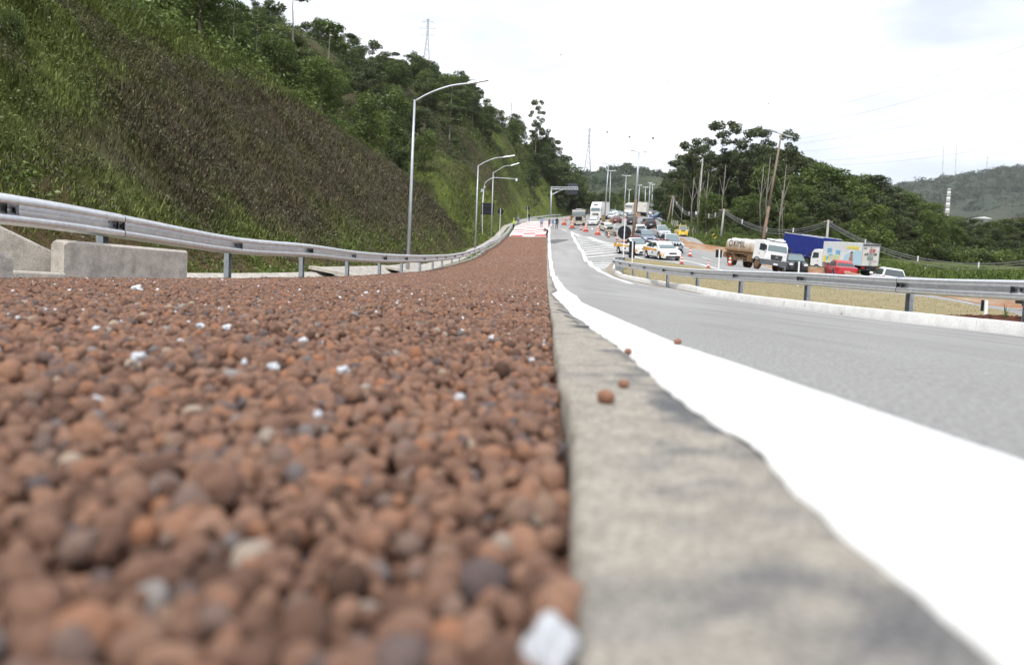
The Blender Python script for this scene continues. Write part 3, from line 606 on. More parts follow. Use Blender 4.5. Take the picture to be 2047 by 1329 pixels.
# ================================================================== GRAVEL
def pebble_mat():
    m = bpy.data.materials.new('expanded_clay'); m.use_nodes = True; t = m.node_tree; b = t.nodes['Principled BSDF']; b.inputs['Roughness'].default_value = .88; b.inputs['Specular IOR Level'].default_value = .25
    oi = t.nodes.new('ShaderNodeObjectInfo'); r = t.nodes.new('ShaderNodeValToRGB'); r.color_ramp.interpolation = 'LINEAR'
    cols = [(0, (.10, .056, .040)), (.16, (.205, .116, .082)), (.34, (.27, .155, .109)), (.5, (.23, .132, .094)), (.64, (.335, .198, .138)), (.76, (.335, .172, .106)), (.80, (.38, .18, .10)), (.84, (.28, .18, .13)), (.92, (.20, .14, .12)), (.965, (.12, .095, .095)), (.985, (.30, .27, .26)), (1, (.46, .36, .27))]
    el = r.color_ramp.elements; el[0].position = 0; el[0].color = (*cols[0][1], 1); el[1].position = 1; el[1].color = (*cols[-1][1], 1)
    for p, c in cols[1:-1]:
        q = el.new(p); q.color = (*c, 1)
    t.links.new(oi.outputs['Random'], r.inputs[0])
    co = t.nodes.new('ShaderNodeTexCoord'); n = t.nodes.new('ShaderNodeTexNoise'); n.inputs['Scale'].default_value = 2.2; n.inputs['Detail'].default_value = 6; n.inputs['Roughness'].default_value = .7
    t.links.new(co.outputs['Object'], n.inputs[0]); mr = t.nodes.new('ShaderNodeMapRange'); mr.inputs[1].default_value = .3; mr.inputs[2].default_value = .7; mr.inputs[3].default_value = .68; mr.inputs[4].default_value = 1.25
    t.links.new(n.outputs[0], mr.inputs[0]); mu = t.nodes.new('ShaderNodeMixRGB'); mu.blend_type = 'MULTIPLY'; mu.inputs[0].default_value = 1
    t.links.new(r.outputs[0], mu.inputs[1]); t.links.new(mr.outputs[0], mu.inputs[2]); t.links.new(mu.outputs[0], b.inputs['Base Color'])
    bp = t.nodes.new('ShaderNodeBump'); bp.inputs['Strength'].default_value = .5; bp.inputs['Distance'].default_value = .12; n2 = t.nodes.new('ShaderNodeTexNoise'); n2.inputs['Scale'].default_value = 9; n2.inputs['Detail'].default_value = 5
    t.links.new(co.outputs['Object'], n2.inputs[0]); t.links.new(n2.outputs[0], bp.inputs['Height']); t.links.new(bp.outputs[0], b.inputs['Normal']); return m
M['peb'] = pebble_mat()
def pebble_field(name, X, Y, Z, size, m, sub=3, seed=1, amp=.16, label=None):
    """one cloud of stones: points instanced with rough pebbles by geometry nodes"""
    r = np.random.RandomState(seed); n = len(X)
    me = bpy.data.meshes.new(name); me.vertices.add(n); me.vertices.foreach_set('co', np.c_[X, Y, Z].astype(np.float32).ravel())
    a = me.attributes.new('scl', 'FLOAT_VECTOR', 'POINT'); s = size[:, None]*r.uniform(.78, 1.2, (n, 3)); s[:, 2] *= .92; a.data.foreach_set('vector', s.astype(np.float32).ravel())
    a = me.attributes.new('rot', 'FLOAT_VECTOR', 'POINT'); a.data.foreach_set('vector', r.uniform(-3.14, 3.14, (n, 3)).astype(np.float32).ravel())
    a = me.attributes.new('pick', 'INT', 'POINT'); a.data.foreach_set('value', r.randint(0, 5, n).astype(np.int32))
    me.materials.append(m); o = link(bpy.data.objects.new(name, me))
    g = bpy.data.node_groups.new(name+'_nodes', 'GeometryNodeTree'); g.interface.new_socket('Geometry', in_out='INPUT', socket_type='NodeSocketGeometry'); g.interface.new_socket('Geometry', in_out='OUTPUT', socket_type='NodeSocketGeometry')
    NN = g.nodes.new; LL = g.links.new; gi = NN('NodeGroupInput'); go = NN('NodeGroupOutput'); iop = NN('GeometryNodeInstanceOnPoints'); j = NN('GeometryNodeJoinGeometry')
    for k in range(5):
        ic = NN('GeometryNodeMeshIcoSphere'); ic.inputs['Radius'].default_value = 1; ic.inputs['Subdivisions'].default_value = sub
        sp = NN('GeometryNodeSetPosition'); no = NN('ShaderNodeTexNoise'); no.noise_dimensions = '4D'; no.inputs['W'].default_value = k*3.7+seed; no.inputs['Scale'].default_value = (.8, 1.1, .6, 1.3, .9)[k]; no.inputs['Detail'].default_value = 1.5
        sb = NN('ShaderNodeVectorMath'); sb.operation = 'SUBTRACT'; sb.inputs[1].default_value = (.5, .5, .5); LL(no.outputs['Color'], sb.inputs[0])
        sc = NN('ShaderNodeVectorMath'); sc.operation = 'SCALE'; sc.inputs['Scale'].default_value = amp*6; LL(sb.outputs[0], sc.inputs[0]); LL(ic.outputs['Mesh'], sp.inputs['Geometry']); LL(sc.outputs[0], sp.inputs['Offset'])
        sm = NN('GeometryNodeSetMaterial'); sm.inputs['Material'].default_value = m; ss = NN('GeometryNodeSetShadeSmooth'); LL(sp.outputs[0], ss.inputs['Geometry']); LL(ss.outputs[0], sm.inputs['Geometry'])
        gti = NN('GeometryNodeGeometryToInstance'); LL(sm.outputs[0], gti.inputs[0]); LL(gti.outputs[0], j.inputs[0])
    def named(nm, ty):
        q = NN('GeometryNodeInputNamedAttribute'); q.data_type = ty; q.inputs['Name'].default_value = nm; return [x for x in q.outputs if x.enabled][0]
    LL(gi.outputs[0], iop.inputs['Points']); LL(j.outputs[0], iop.inputs['Instance']); iop.inputs['Pick Instance'].default_value = True
    LL(named('pick', 'INT'), iop.inputs['Instance Index']); LL(named('scl', 'FLOAT_VECTOR'), iop.inputs['Scale'])
    er = NN('FunctionNodeEulerToRotation'); LL(named('rot', 'FLOAT_VECTOR'), er.inputs[0]); LL(er.outputs[0], iop.inputs['Rotation']); LL(iop.outputs[0], go.inputs[0])
    md = o.modifiers.new('stones', 'NODES'); md.node_group = g; return tag(o, kind='stuff')
def field_pts(y0, y1, sp, seed, zo, xmarg=.55, right=.012):
    r = np.random.RandomState(seed); ys = np.arange(y0, y1, sp*.87); P = []
    for i, y in enumerate(ys):
        xl = max(-(.66*max(y, 0)+xmarg), float(XL(y))-.02); xr = float(XS0(y))-right
        if i % 40 == 0: pass
        x = np.arange(xl+(i % 2)*sp/2, xr, sp); P.append(np.c_[x, np.full(len(x), y)])
    P = np.concatenate(P); P += r.uniform(-.34, .34, P.shape)*sp; k = P[:, 0] < XS0(P[:, 1])-right*.8; P = P[k]; n = len(P)
    lump = (vnoise(P[:, 0], P[:, 1], .35, 4)-.5)*.022+(vnoise(P[:, 0], P[:, 1], .12, 5)-.5)*.016
    edge = -.010*np.exp(-(XS0(P[:, 1])-P[:, 0])/.03)
    return P[:, 0], P[:, 1], G(P[:, 0], P[:, 1])+zo+lump+edge+r.uniform(-.008, .008, n), r
def rsize(r, n, base): return base*np.clip(r.lognormal(0, .27, n), .5, 1.8)
X, Y, Z, r = field_pts(.05, 2.2, .0235, 1, -.012); pebble_field('clay_gravel', X, Y, Z, rsize(r, len(X), .0105), M['peb'], 3, 11, amp=.09)
X, Y, Z, r = field_pts(.05, 2.2, .025, 2, -.036); pebble_field('clay_gravel', X, Y, Z, rsize(r, len(X), .0112), M['peb'], 2, 12, amp=.10)
X, Y, Z, r = field_pts(2.2, 8.5, .0235, 3, -.013, .8); pebble_field('clay_gravel', X, Y, Z, rsize(r, len(X), .0105), M['peb'], 2, 13, amp=.12)
X, Y, Z, r = field_pts(8.5, 16, .028, 5, -.016, 1.); pebble_field('clay_gravel', X, Y, Z, rsize(r, len(X), .0158), M['peb'], 2, 15)
X, Y, Z, r = field_pts(16, 46, .042, 6, -.014, 1.2); pebble_field('clay_gravel', X, Y, Z, rsize(r, len(X), .024), M['peb'], 1, 16)
X, Y, Z, r = field_pts(46, 112, .085, 7, -.02, 3.); pebble_field('clay_gravel', X, Y, Z, rsize(r, len(X), .046), M['peb'], 1, 17)
# a sparse upper scatter that breaks the surface
X, Y, Z, r = field_pts(.3, 12, .11, 8, -.004); k = r.uniform(0, 1, len(X)) < .8; pebble_field('clay_gravel', X[k], Y[k], Z[k], rsize(r, k.sum(), .0125), M['peb'], 2, 18)
# pale chips strewn through it
X, Y, Z, r = field_pts(1., 14, .12, 9, -.002); k = (r.uniform(0, 1, len(X)) < .07*np.clip(.3+vnoise(X, Y, 1.4, 44)*1.6, 0, 2)) & (Y > 1.4); pebble_field('quartz_chips', X[k], Y[k], Z[k], rsize(r, k.sum(), .0068), M['quartz'], 1, 19, amp=.25)
X, Y, Z, r = field_pts(5., 28, .2, 10, .0); k = r.uniform(0, 1, len(X)) < .10; pebble_field('quartz_chips', X[k], Y[k], Z[k], rsize(r, k.sum(), .011), M['quartz'], 1, 20, amp=.25)
def stone(name, px, py, wpx, m, label, cat, group, seed, flat=.75, amp=.25, up=.6, tall=1., tilt=0., dz=0.):
    p = hit(px, py); D = p[1]; rr = wpx/2/F*D; r = random.Random(seed); bm = bpy.data.meshes.new(name)
    import bmesh
    b = bmesh.new(); bmesh.ops.create_icosphere(b, subdivisions=4, radius=1)
    from mathutils import noise as mn
    for v in b.verts:
        q = mn.noise(v.co*1.1+Vector((seed*3.1, 0, 0)))*amp*1.6+mn.noise(v.co*3+Vector((0, seed, 0)))*amp*.35; v.co = v.co*(1+q); v.co.z *= flat*tall; 
    b.to_mesh(bm); b.free(); bm.materials.append(m); bm.polygons.foreach_set('use_smooth', [True]*len(bm.polygons))
    o = link(bpy.data.objects.new(name, bm)); o.scale = (rr, rr*r.uniform(.8, 1.1), rr); o.rotation_euler = (0, tilt, r.uniform(0, 6)); o.location = (p[0], p[1], p[2]+rr*flat*up+dz); return tag(o, label, cat, group)
gq = 'white quartz stones in the clay gravel'
for i, (x, y, w_, lb) in enumerate([(277,716,36,'white quartz lump in the gravel, left side, tall and bluish'),(548,735,30,'bright white quartz lump in the middle of the gravel bed'),(606,682,22,'small bright white stone in the gravel, middle distance'),(685,741,27,'pale grey quartz lump right of the bright white one'),
    (400,652,20,'dull white quartz chip in the gravel, left one of a close pair'),(454,656,22,'dull white quartz chip in the gravel, right one of a close pair'),(187,806,44,'cream coloured stone in the gravel towards the left edge'),(744,808,20,'small white stone in the blurred gravel left of centre'),
    (918,796,26,'bluish white pebble in the gravel halfway to the concrete strip'),(82,766,18,'small pale stone in the blurred gravel at the far left'),(636,828,22,'grey white stone in the blurred gravel of the centre'),(275,579,26,'flat white stone near the concrete block'),
    (1063,720,14,'tiny white stone close beside the concrete strip'),(985,676,18,'white chip in the gravel, near the strip and far from camera')]):
    stone('quartz_stone', x, y, w_*.85, M['quartz'], lb, 'stone', gq, i+3, amp=.3, up=.12)
o = stone('quartz_stone', 1098, 1290, 118, M['quartz'], 'large bluish white stone leaning on the concrete strip in the blurred foreground', 'stone', gq, 31, flat=.8, tall=1.35, amp=.22, up=-.15, tilt=.45)
gp_ = 'loose clay pebbles on the strip and line'
for i, (x, y, w_, lb) in enumerate([(1210,813,37,'largest loose brown clay pebble on the concrete strip'),(1246,781,22,'small round clay pebble on the concrete strip behind the largest one'),(1255,717,15,'dark clay pebble at the inner edge of the white line'),(1354,696,15,'reddish clay pebble at the outer edge of the white line'),(1273,714.5,6,'tiny dark chip on the white line')]):
    stone('clay_pebble', x, y, w_, M['pebble1'] if 'pebble1' in M else M.setdefault('pebble1', mat('single_clay_pebble', (.30, .15, .09), .85, 0, (.22, .12, .09), 40, bump=.4, bscale=90, bdist=.002)), lb, 'pebble', gp_, 50+i, flat=.85 if i < 4 else .3, amp=.12, up=.8, dz=.006 if i < 2 else .013)

# ================================================================== GUARDRAILS
WPROF = [(-.012,-.158),(.012,-.160),(.035,-.152),(.080,-.128),(.086,-.112),(.086,-.072),(.080,-.058),(.016,-.022),(.008,-.010),(.008,.010),(.016,.022),(.080,.058),(.086,.072),(.086,.112),(.080,.128),(.035,.152),(.012,.160),(-.012,.158)]
def rail_section(path, side, th=.005):
    """W-beam between two posts; path = list of (x,y,z) of the beam centre; side=+1 faces +normal"""
    secs = []; n = len(path)
    for i in range(n):
        p = np.array(path[i], float); t = np.array(path[min(i+1, n-1)], float)-np.array(path[max(i-1, 0)], float); h = t[:2]/np.hypot(*t[:2]); nn = np.array([h[1], -h[0]])*side
        fr = [(p[0]+nn[0]*u, p[1]+nn[1]*u, p[2]+v) for u, v in WPROF]; bk = [(p[0]+nn[0]*(u-th), p[1]+nn[1]*(u-th), p[2]+v) for u, v in WPROF[::-1]]; secs.append(fr+bk)
    return MB().loft(secs)
def guardrail(name, label, P, side, hz, group=None, posts=True, face_off=.0):
    """P: list of beam-centre points at the posts"""
    root = thing(name, label, 'guardrail', (P[0][0], P[0][1], g1(P[0][0], P[0][1])), group=group)
    inv = Matrix.Translation(-Vector(root.location))
    fine = smooth_line(P, 4)
    for i in range(len(P)-1):
        seg = [np.array(q) for q in fine[i*4:i*4+5]]
        # the end laps 15 cm over the next one, standing proud of it
        d = seg[-1]-seg[-2]; d = d/np.linalg.norm(d); seg.append(seg[-1]+d*.16)
        h = d[:2]/np.hypot(*d[:2]); nn = np.array([h[1], -h[0], 0])*side
        seg[-1] = seg[-1]+nn*.007; seg[-2] = seg[-2]+nn*.006
        o = rail_section(seg, side).build('rail_beam', M['steel'], root, auto=38); o.matrix_local = inv
        for pl_ in o.data.polygons: pl_.use_smooth = True
        try: o.data.set_sharp_from_angle(angle=rad(28))
        except Exception: pass
    for i in range(1, len(P)-1, 2):
        if P[i][1] > 30: continue
        d = np.array(P[i+1], float)-np.array(P[i-1], float); d /= np.linalg.norm(d); nn = np.array([d[1], -d[0], 0])/np.hypot(d[0], d[1])*side*.009; c_ = np.array(P[i], float)+nn; q_ = rail_section([c_+d*.155, c_+d*.166], side, th=.012).build('splice_joint', M['bolt'], root); q_.matrix_local = inv
    for i, q in enumerate(P):
        t = np.array(P[min(i+1, len(P)-1)])-np.array(P[max(i-1, 0)]); h = t[:2]/np.hypot(*t[:2]); nn = np.array([h[1], -h[0]])*side
        an = math.atan2(nn[1], nn[0]); Rm = Matrix.Rotation(an, 3, 'Z')
        gx_, gy_ = q[0]-nn[0]*.17, q[1]-nn[1]*.17; gz = g1(gx_, gy_)-.1; top = q[2]+.10
        mb = MB(); hh = top-gz
        mb.box((gx_, gy_, gz+hh/2), (.006, .15, hh), rot=Rm)
        for s in (-1, 1): mb.box((gx_+Rm.col[1][0]*s*.072+Rm.col[0][0]*.045*1, gy_+Rm.col[1][1]*s*.072+Rm.col[0][1]*.045, gz+hh/2), (.085, .006, hh), rot=Rm)
        mb.box((gx_-Rm.col[0][0]*.003, gy_-Rm.col[0][1]*.003, top+.004), (.012, .16, .008), rot=Rm)
        mb.build('post', M['post'], root).matrix_local = inv
        mb = MB(); mb.box((q[0]-nn[0]*.085, q[1]-nn[1]*.085, q[2]), (.15, .10, .20), rot=Rm)
        mb.build('spacer_block', M['post'], root).matrix_local = inv
        nv = Vector((nn[0], nn[1], 0)); tv = Vector((h[0], h[1], 0)); c = Vector((q[0], q[1], q[2]))
        mb = MB(); mb.box(tuple(c+nv*.013), (.008, .13, .05), rot=Rm); mb.build('washer_plate', M['post'], root).matrix_local = inv
        for du, dv in ([(-.09, .05), (-.09, -.05), (-.17, .05), (-.17, -.05), (0, 0)] if q[1] < 26 else []):
            MB().cyl(c+tv*du+nv*(.045 if abs(dv) > .01 else .026)+Vector((0, 0, dv*.8)), nv, .013, .016, 6).build('bolt', M['bolt'], root).matrix_local = inv
    return root
lp = [(-330,330,5.2) , (0,386,8.2),(225,426,10.4),(470,474,15),(615,488,19),(704,501,23),(767,507,27),(810,509,31),(846,510,35),(871,509.5,39),(889,509,43),(908,507,47),(923,504.5,51),(937,501,55),(947,498,59),(957,494.5,63)]
P = []
for x, y, D in lp:
    q = at(x, y, D); P.append((q[0], q[1], q[2]-.158))
P[0] = (-5.62, 4.2, P[1][2]-.01)
P = [(-5.7, .3, P[0][2])]+P
for Y in np.arange(67, 228, 4.): P.append((float(XL(Y)), float(Y), g1(float(XL(Y)), Y)+.60))
guardrail('guardrail', 'long galvanised guardrail along the left side of the brown gravel bed', P, 1, .6)
rp = [(2047,560.4,12.6),(1810,555,16.1),(1607,545,20.1),(1475,541,24),(1389,537.5,28),(1330,532.5,32),(1291,528,36),(1262,524.3,40),(1242,521,43.6)]
P = [(9.6, 4.6, None), (8.75, 8.6, None)]+[tuple(at(*q)) for q in rp]
zz = P[2][2]; P = [(9.9, 4.8, zz+.02), (8.85, 8.7, zz+.01)]+[(q[0], q[1], q[2]) for q in P[2:]]
P = [(q[0], q[1], q[2]-.158) for q in P]
for x, y, D in [(1230,518.5,46.3),(1227.5,516.8,48.2),(1233,514.8,49.6),(1245,514.8,49.2)]: q = at(x, y, D); P.append((q[0], q[1], q[2]-.158))
guardrail('guardrail', 'galvanised guardrail with curled end on the dry grass island beside the slip road', P, -1, .6)

# ================================================================== CONCRETE WORKS ON THE LEFT
def rblock(name, label, A, B, zb, za_top, zb_top, th, mm, cat='concrete block', bev=.03):
    a = Vector((A[0], A[1], 0)); b = Vector((B[0], B[1], 0)); d = (b-a).normalized(); nn = Vector((-d.y, d.x, 0)); n = 9; secs = []
    L_ = (b-a).length
    for i in range(n+1):
        f = i/n; zt = za_top+(zb_top-za_top)*f; drop = 0
        if i == 0: drop = .03
        c = a+d*(L_*f)
        secs.append([tuple(c+Vector((0, 0, zb))), tuple(c+Vector((0, 0, zt-bev-drop))), tuple(c+nn*bev+Vector((0, 0, zt-drop))), tuple(c+nn*(th-bev)+Vector((0, 0, zt-drop))), tuple(c+nn*th+Vector((0, 0, zt-bev-drop))), tuple(c+nn*th+Vector((0, 0, zb)))])
        if i == 0: pass
    a2 = a+d*.05; secs.insert(1, [tuple(Vector(q)-a+a2+(Vector((0, 0, .03)) if k in (1, 2, 3, 4) else Vector((0, 0, 0)))) for k, q in enumerate(secs[0])])
    mb = MB().loft(secs); o = mb.build(name, mm, auto=35); o.data.polygons.foreach_set('use_smooth', [False]*len(o.data.polygons)); return tag(o, label, cat)
A = at(128, 540, 9.35); B = at(374, 545, 11.1); tA = at(128, 481, 9.35)[2]; tB = at(372, 501, 11.1)[2]
rblock('concrete_block', 'long weathered concrete block standing at the gravel edge under the guardrail', A, B, -.2, tA+.01, tB, .22, M['conc'])
# wing wall of the culvert: quad walls with thickness
def wall_px(name, label, quad, th, cat='retaining wall'):
    pts = [Vector(tuple(at(*q))) for q in quad]; mb = MB(); mb.slab(pts, th); o = mb.build(name, M['conc']); 
    bv = o.modifiers.new('round', 'BEVEL'); bv.width = .025; bv.segments = 2; return tag(o, label, cat)
wall_px('wing_wall', 'sloping concrete wing wall of the culvert below the guardrail', [(-260,325,8.6),(128,513,9.75),(128,575,9.75),(-260,600,8.6)], .16)
wall_px('wing_wall', 'low mossy concrete wall at the left edge of the picture in front of the wing wall', [(-300,400,7.3),(27,514,8.15),(27,580,8.15),(-300,620,7.3)], .3)
o = wall_px('culvert_slab', 'low concrete slab between the two culvert walls', [(-40,538,8.5),(134,546,9.2),(134,590,9.2),(-40,590,8.5)], .5, 'slab')
# drainage channel
secs = []; Yc = np.r_[np.arange(11.5, 60, 1.), np.arange(60, 200, 2.)]
for Y in Yc:
    x = float(XL(Y)); z = g1(x, Y); lip = .17 if 25 < Y < 44 else .02
    secs.append([(x-.30, Y, z-.02), (x-.42, Y, z-.02), (x-.62, Y, z-.28), (x-.98, Y, z-.28), (x-1.55, Y, z+.0+lip), (x-1.72, Y, z+.01+lip), (x-1.72, Y, z-.1), (x-.98, Y, z-.4), (x-.62, Y, z-.4), (x-.30, Y, z-.2)])
tag(MB().loft(secs).build('drainage_channel', M['conc']), 'grey concrete drainage channel between the guardrail and the foot of the slope', 'drain')
mb = MB()
for s0, s1 in ((24.5, 25.6), (34, 36)):
    x = float(XL(s0))-1.0; mb.box((x, (s0+s1)/2, g1(x, s0)+.09), (1.5, s1-s0, .10), rot=Matrix.Rotation(.15, 3, 'Y'))
tag(mb.build('cover_slab', M['conc']), 'concrete cover slabs lying across the drainage channel', 'slab')
# ================================================================== POLES, SIGNS
def lean_dir(px, py0, py1, px1, D):
    a = at(px, py0, D); b = at(px1, py1, D); return Vector(tuple(b-a))
def ttube(path, r, n=10): return MB().tube(path, r, n)
def arm_lamp(name, label, bx, by, tx, ty, D, arm, group, rbase=.075):
    """tapered pole with one long curved arm and a flat luminaire; arm: photo points of the arm"""
    b = at(bx, by, D); z = h1(b[0], b[1]) if b[0] < FOOT(D) else g1(b[0], b[1]); t = at(tx, ty, D); root = thing(name, label, 'street lamp', (b[0], b[1], z), group=group)
    L0 = Vector((0, 0, -.1)); T = Vector(tuple(t))-Vector(root.location); T.x *= 1; T.y = 0
    ttube([L0, T*.45, T], [rbase, rbase*.8, rbase*.55]).build('pole', M['pole'], root, smooth=True)
    A = [T+Vector((0, 0, -.06))]+[Vector(tuple(at(x, y, D)))-Vector(root.location) for x, y in arm[:-2]]
    for q in A: q.y = 0
    ttube(smooth_line([tuple(q) for q in A], 4), .038, 8).build('arm', M['pole'], root, smooth=True)
    p = Vector(tuple(at(*arm[-2], D)))-Vector(root.location); q = Vector(tuple(at(*arm[-1], D)))-Vector(root.location); p.y = q.y = 0
    d = (q-p); an = math.atan2(d.z, d.x); mb = MB(); R3 = Matrix.Rotation(-an, 3, 'Y')
    mb.box(tuple((p+q)/2), (d.length, .26, .07), rot=R3, tx=.96, ty=.8); mb.box(tuple(p*.75+q*.25+Vector((0, 0, .06))), (d.length*.3, .16, .07), rot=R3); hd = mb.build('lamp_head', M['pole'], root)
    MB().box(tuple((p*.35+q*.65)+Vector((0, 0, -.04))), (d.length*.5, .2, .012), rot=R3).build('lens', M['lampw'], hd)
    return root
gl_ = 'single arm street lamps on the left verge'
arm_lamp('street_lamp', 'tallest and nearest street lamp, behind the left guardrail in front of the brown slope', 815, 535, 829, 200, 36, [(860,186),(897,173),(925,168.5),(948,166.5),(935,167),(976,159.5)], gl_, .085)
arm_lamp('street_lamp', 'street lamp with curved arm standing on the bright green verge, second nearest', 950, 487, 956, 331, 74, [(970,324),(988,317),(1001,315),(1012,314),(1006,314.5),(1029,311)], gl_, .09)
arm_lamp('street_lamp', 'street lamp behind the square sign back, third along the verge', 982.5, 457, 986, 345, 105, [(996,340),(1008,333),(1020,331),(1026,330.5),(1021,331.5),(1038,326)], gl_, .09)
# camera mast
b = at(962, 438, 110); z = h1(b[0], b[1]); root = thing('camera_mast', 'thin mast with long bent arm and small white camera beside the square sign back', 'mast', (b[0], b[1], z))
loc = Vector(root.location); Q = lambda x, y, D=110: Vector(tuple(at(x, y, D)))-loc
ttube([Vector((0, 0, -.1)), Q(967, 378)], [.11, .08]).build('pole', M['pole'], root, smooth=True)
ttube(smooth_line([tuple(Q(*q)) for q in [(967,378),(969,368),(974,362),(986,355.5),(1000,356),(1030,358)]], 4), .05, 8).build('arm', M['pole'], root, smooth=True)
MB().box(tuple(Q(1032.5, 359.5)), (.28, .35, .34), tx=.8).build('camera_housing', M['plate'], root)
MB().box(tuple(Q(963.5, 381)), (.3, .2, .42)).build('control_box', M['pole'], root)
MB().box(tuple(Q(969.3, 374)), (.12, .15, .25)).build('sensor', M['plate'], root)
# sign backs
def board(name, label, cx, cy, D, shape, wpx, hpx, base, pole_top, group=None, face=None, tilt=0, lower=None, postx=None, pw=.07, cat='road sign'):
    b = at(base[0], base[1], D); z = (h1(b[0], b[1]) if b[0] < FOOT(D) else g1(b[0], b[1])); z = min(z, b[2]+.3)
    root = thing(name, label, cat, (b[0], b[1], z), group=group); loc = Vector(root.location); s = D/F
    Q = lambda x, y, dy=0.: Vector(tuple(at(x, y, D)))-loc+Vector((0, dy, 0))
    MB().tube([Vector((0, -.03, -.15)), Q(pole_top[0], pole_top[1], -.03)], pw/2, 6).build('post', M['plate'] if pw >= .07 else M['pole'], root)
    c = Q(cx, cy, .05); mb = MB(); Rr = Matrix.Rotation(rad(tilt), 3, 'Y')
    if shape == 'round': mb.cyl(c, (0, 1, 0), wpx/2*s, .012, 40)
    else: mb.box(tuple(c), (wpx*s, .02, hpx*s), rot=Rr)
    pn = mb.build('panel', M['black'], root)
    mbb = MB()
    if shape == 'round':
        mbb.box(tuple(c+Vector((0, -.03, wpx*s*.2))), (wpx*s*.5, .03, .05)); mbb.build('bracket', M['bolt'], root); MB().box(tuple(c+Vector((0, -.03, -wpx*s*.2))), (wpx*s*.5, .03, .05)).build('bracket', M['bolt'], root)
    else:
        for k in (.25, -.25): MB().box(tuple(c+Vector((0, -.035, hpx*s*k))), (wpx*s*.9, .03, .05), rot=Rr).build('bracket', M['bolt'], root)
    return root, Q, s
gs = 'round sign backs on the verge'
board('square_sign', 'large black square back of a road sign between the lamp posts', 974.7, 417.8, 108, 'sq', 25, 23, (966, 440), (964.5, 408))
board('round_sign', 'black round sign back on a grey post right of the square sign', 1000.7, 423, 98, 'round', 12, 12, (999.6, 448), (1000.6, 417), gs)
board('round_sign', 'small black round sign back behind the man at the guardrail', 1055.5, 416.5, 168, 'round', 7.5, 7.5, (1055, 431), (1054.7, 412.5), gs)
r_, Q, s = board('round_sign', 'large black round sign back with a pale rectangular plate above, at the guardrail nose', 1248.7, 465, 50, 'round', 27, 27, (1245.5, 522), (1249.5, 437))
MB().box(tuple(Q(1248, 444.5, .055)), (9*s, .012, 14.5*s), rot=Matrix.Rotation(rad(5), 3, 'Y')).build('plate', mat('pale_sign_plate', (.42, .44, .45), .5, .3), r_)
def marker(label, cx, cy, D, wpx, hpx, base, top, gap=4.5):
    b = at(base[0], base[1], D); z = g1(b[0], b[1]); root = thing('hazard_marker', label, 'marker', (b[0], b[1], z), group='black marker board backs on white posts'); loc = Vector(root.location); s = D/F
    Q = lambda x, y, dy=0.: Vector(tuple(at(x, y, D)))-loc+Vector((0, dy, 0))
    MB().tube([Vector((0, -.04, -.1)), Q(top[0], top[1], -.04)], .045*max(1, D/55), 6).build('post', M['plate'], root)
    MB().box(tuple(Q(cx, cy, .04)), (wpx*s, .015, hpx*s)).build('board', M['black'], root)
    for k in (.3, -.3): MB().box(tuple(Q(cx, cy, .025)+Vector((0, 0, hpx*s*k))), (wpx*s*.6, .02, .04)).build('bracket', M['bolt'], root)
marker('tall black marker board on a white post in front of the police pickup', 1263.5, 499, 52, 12, 33, (1264, 519), (1264.8, 482))
marker('black marker board on a tall white post left of the muddy tanker lorry', 1437.2, 507, 50, 12.5, 15.5, (1436, 541), (1438, 499))
marker('black marker board just above the guardrail in front of the dark car', 1596, 533, 42, 15, 18, (1595, 556), (1597, 523))
marker('small black marker board low behind the guardrail near the right edge', 1969, 611, 21, 12.5, 22, (1969, 626), (1970, 600))
# gantry over the far bend
b = at(1101, 431, 205); root = thing('sign_gantry', 'grey cantilever sign gantry with lattice beam and dark panel over the far bend', 'gantry', (b[0], b[1], h1(b[0], b[1]) if b[0] < FOOT(205) else g1(b[0], b[1])-.3)); loc = Vector(root.location); Q = lambda x, y, D=205, dy=0: Vector(tuple(at(x, y, D)))-loc+Vector((0, dy, 0))
MB().tube([Vector((0, 0, -.3)), Q(1102.3, 374)], .19, 10).build('column', M['pole'], root, smooth=True)
mb = MB()
for yy_ in (374.2, 378.6):
    for dy in (-.35, .35): mb.tube([Q(1101.5, yy_, 205, dy), Q(1155.5, yy_+.4, 205, dy)], .07, 6)
for k in range(18):
    x0 = 1101.5+k*3; a_, c_ = (374.2, 378.6) if k % 2 else (378.6, 374.2)
    for dy in (-.35, .35): mb.tube([Q(x0, a_, 205, dy), Q(x0+3, c_, 205, dy)], .045, 5)
mb.build('lattice_beam', M['pole'], root); MB().tube([Q(1102.3, 389.5), Q(1124, 379.5)], .08, 6).build('brace', M['pole'], root)
MB().box(tuple(Q(1145, 377.3, 205, .5)), (20*205/F, .08, 21.5*205/F), rot=Matrix.Rotation(rad(2), 3, 'Y')).build('sign_panel', mat('gantry_panel_back', (.06, .065, .085), .6, .2), root)
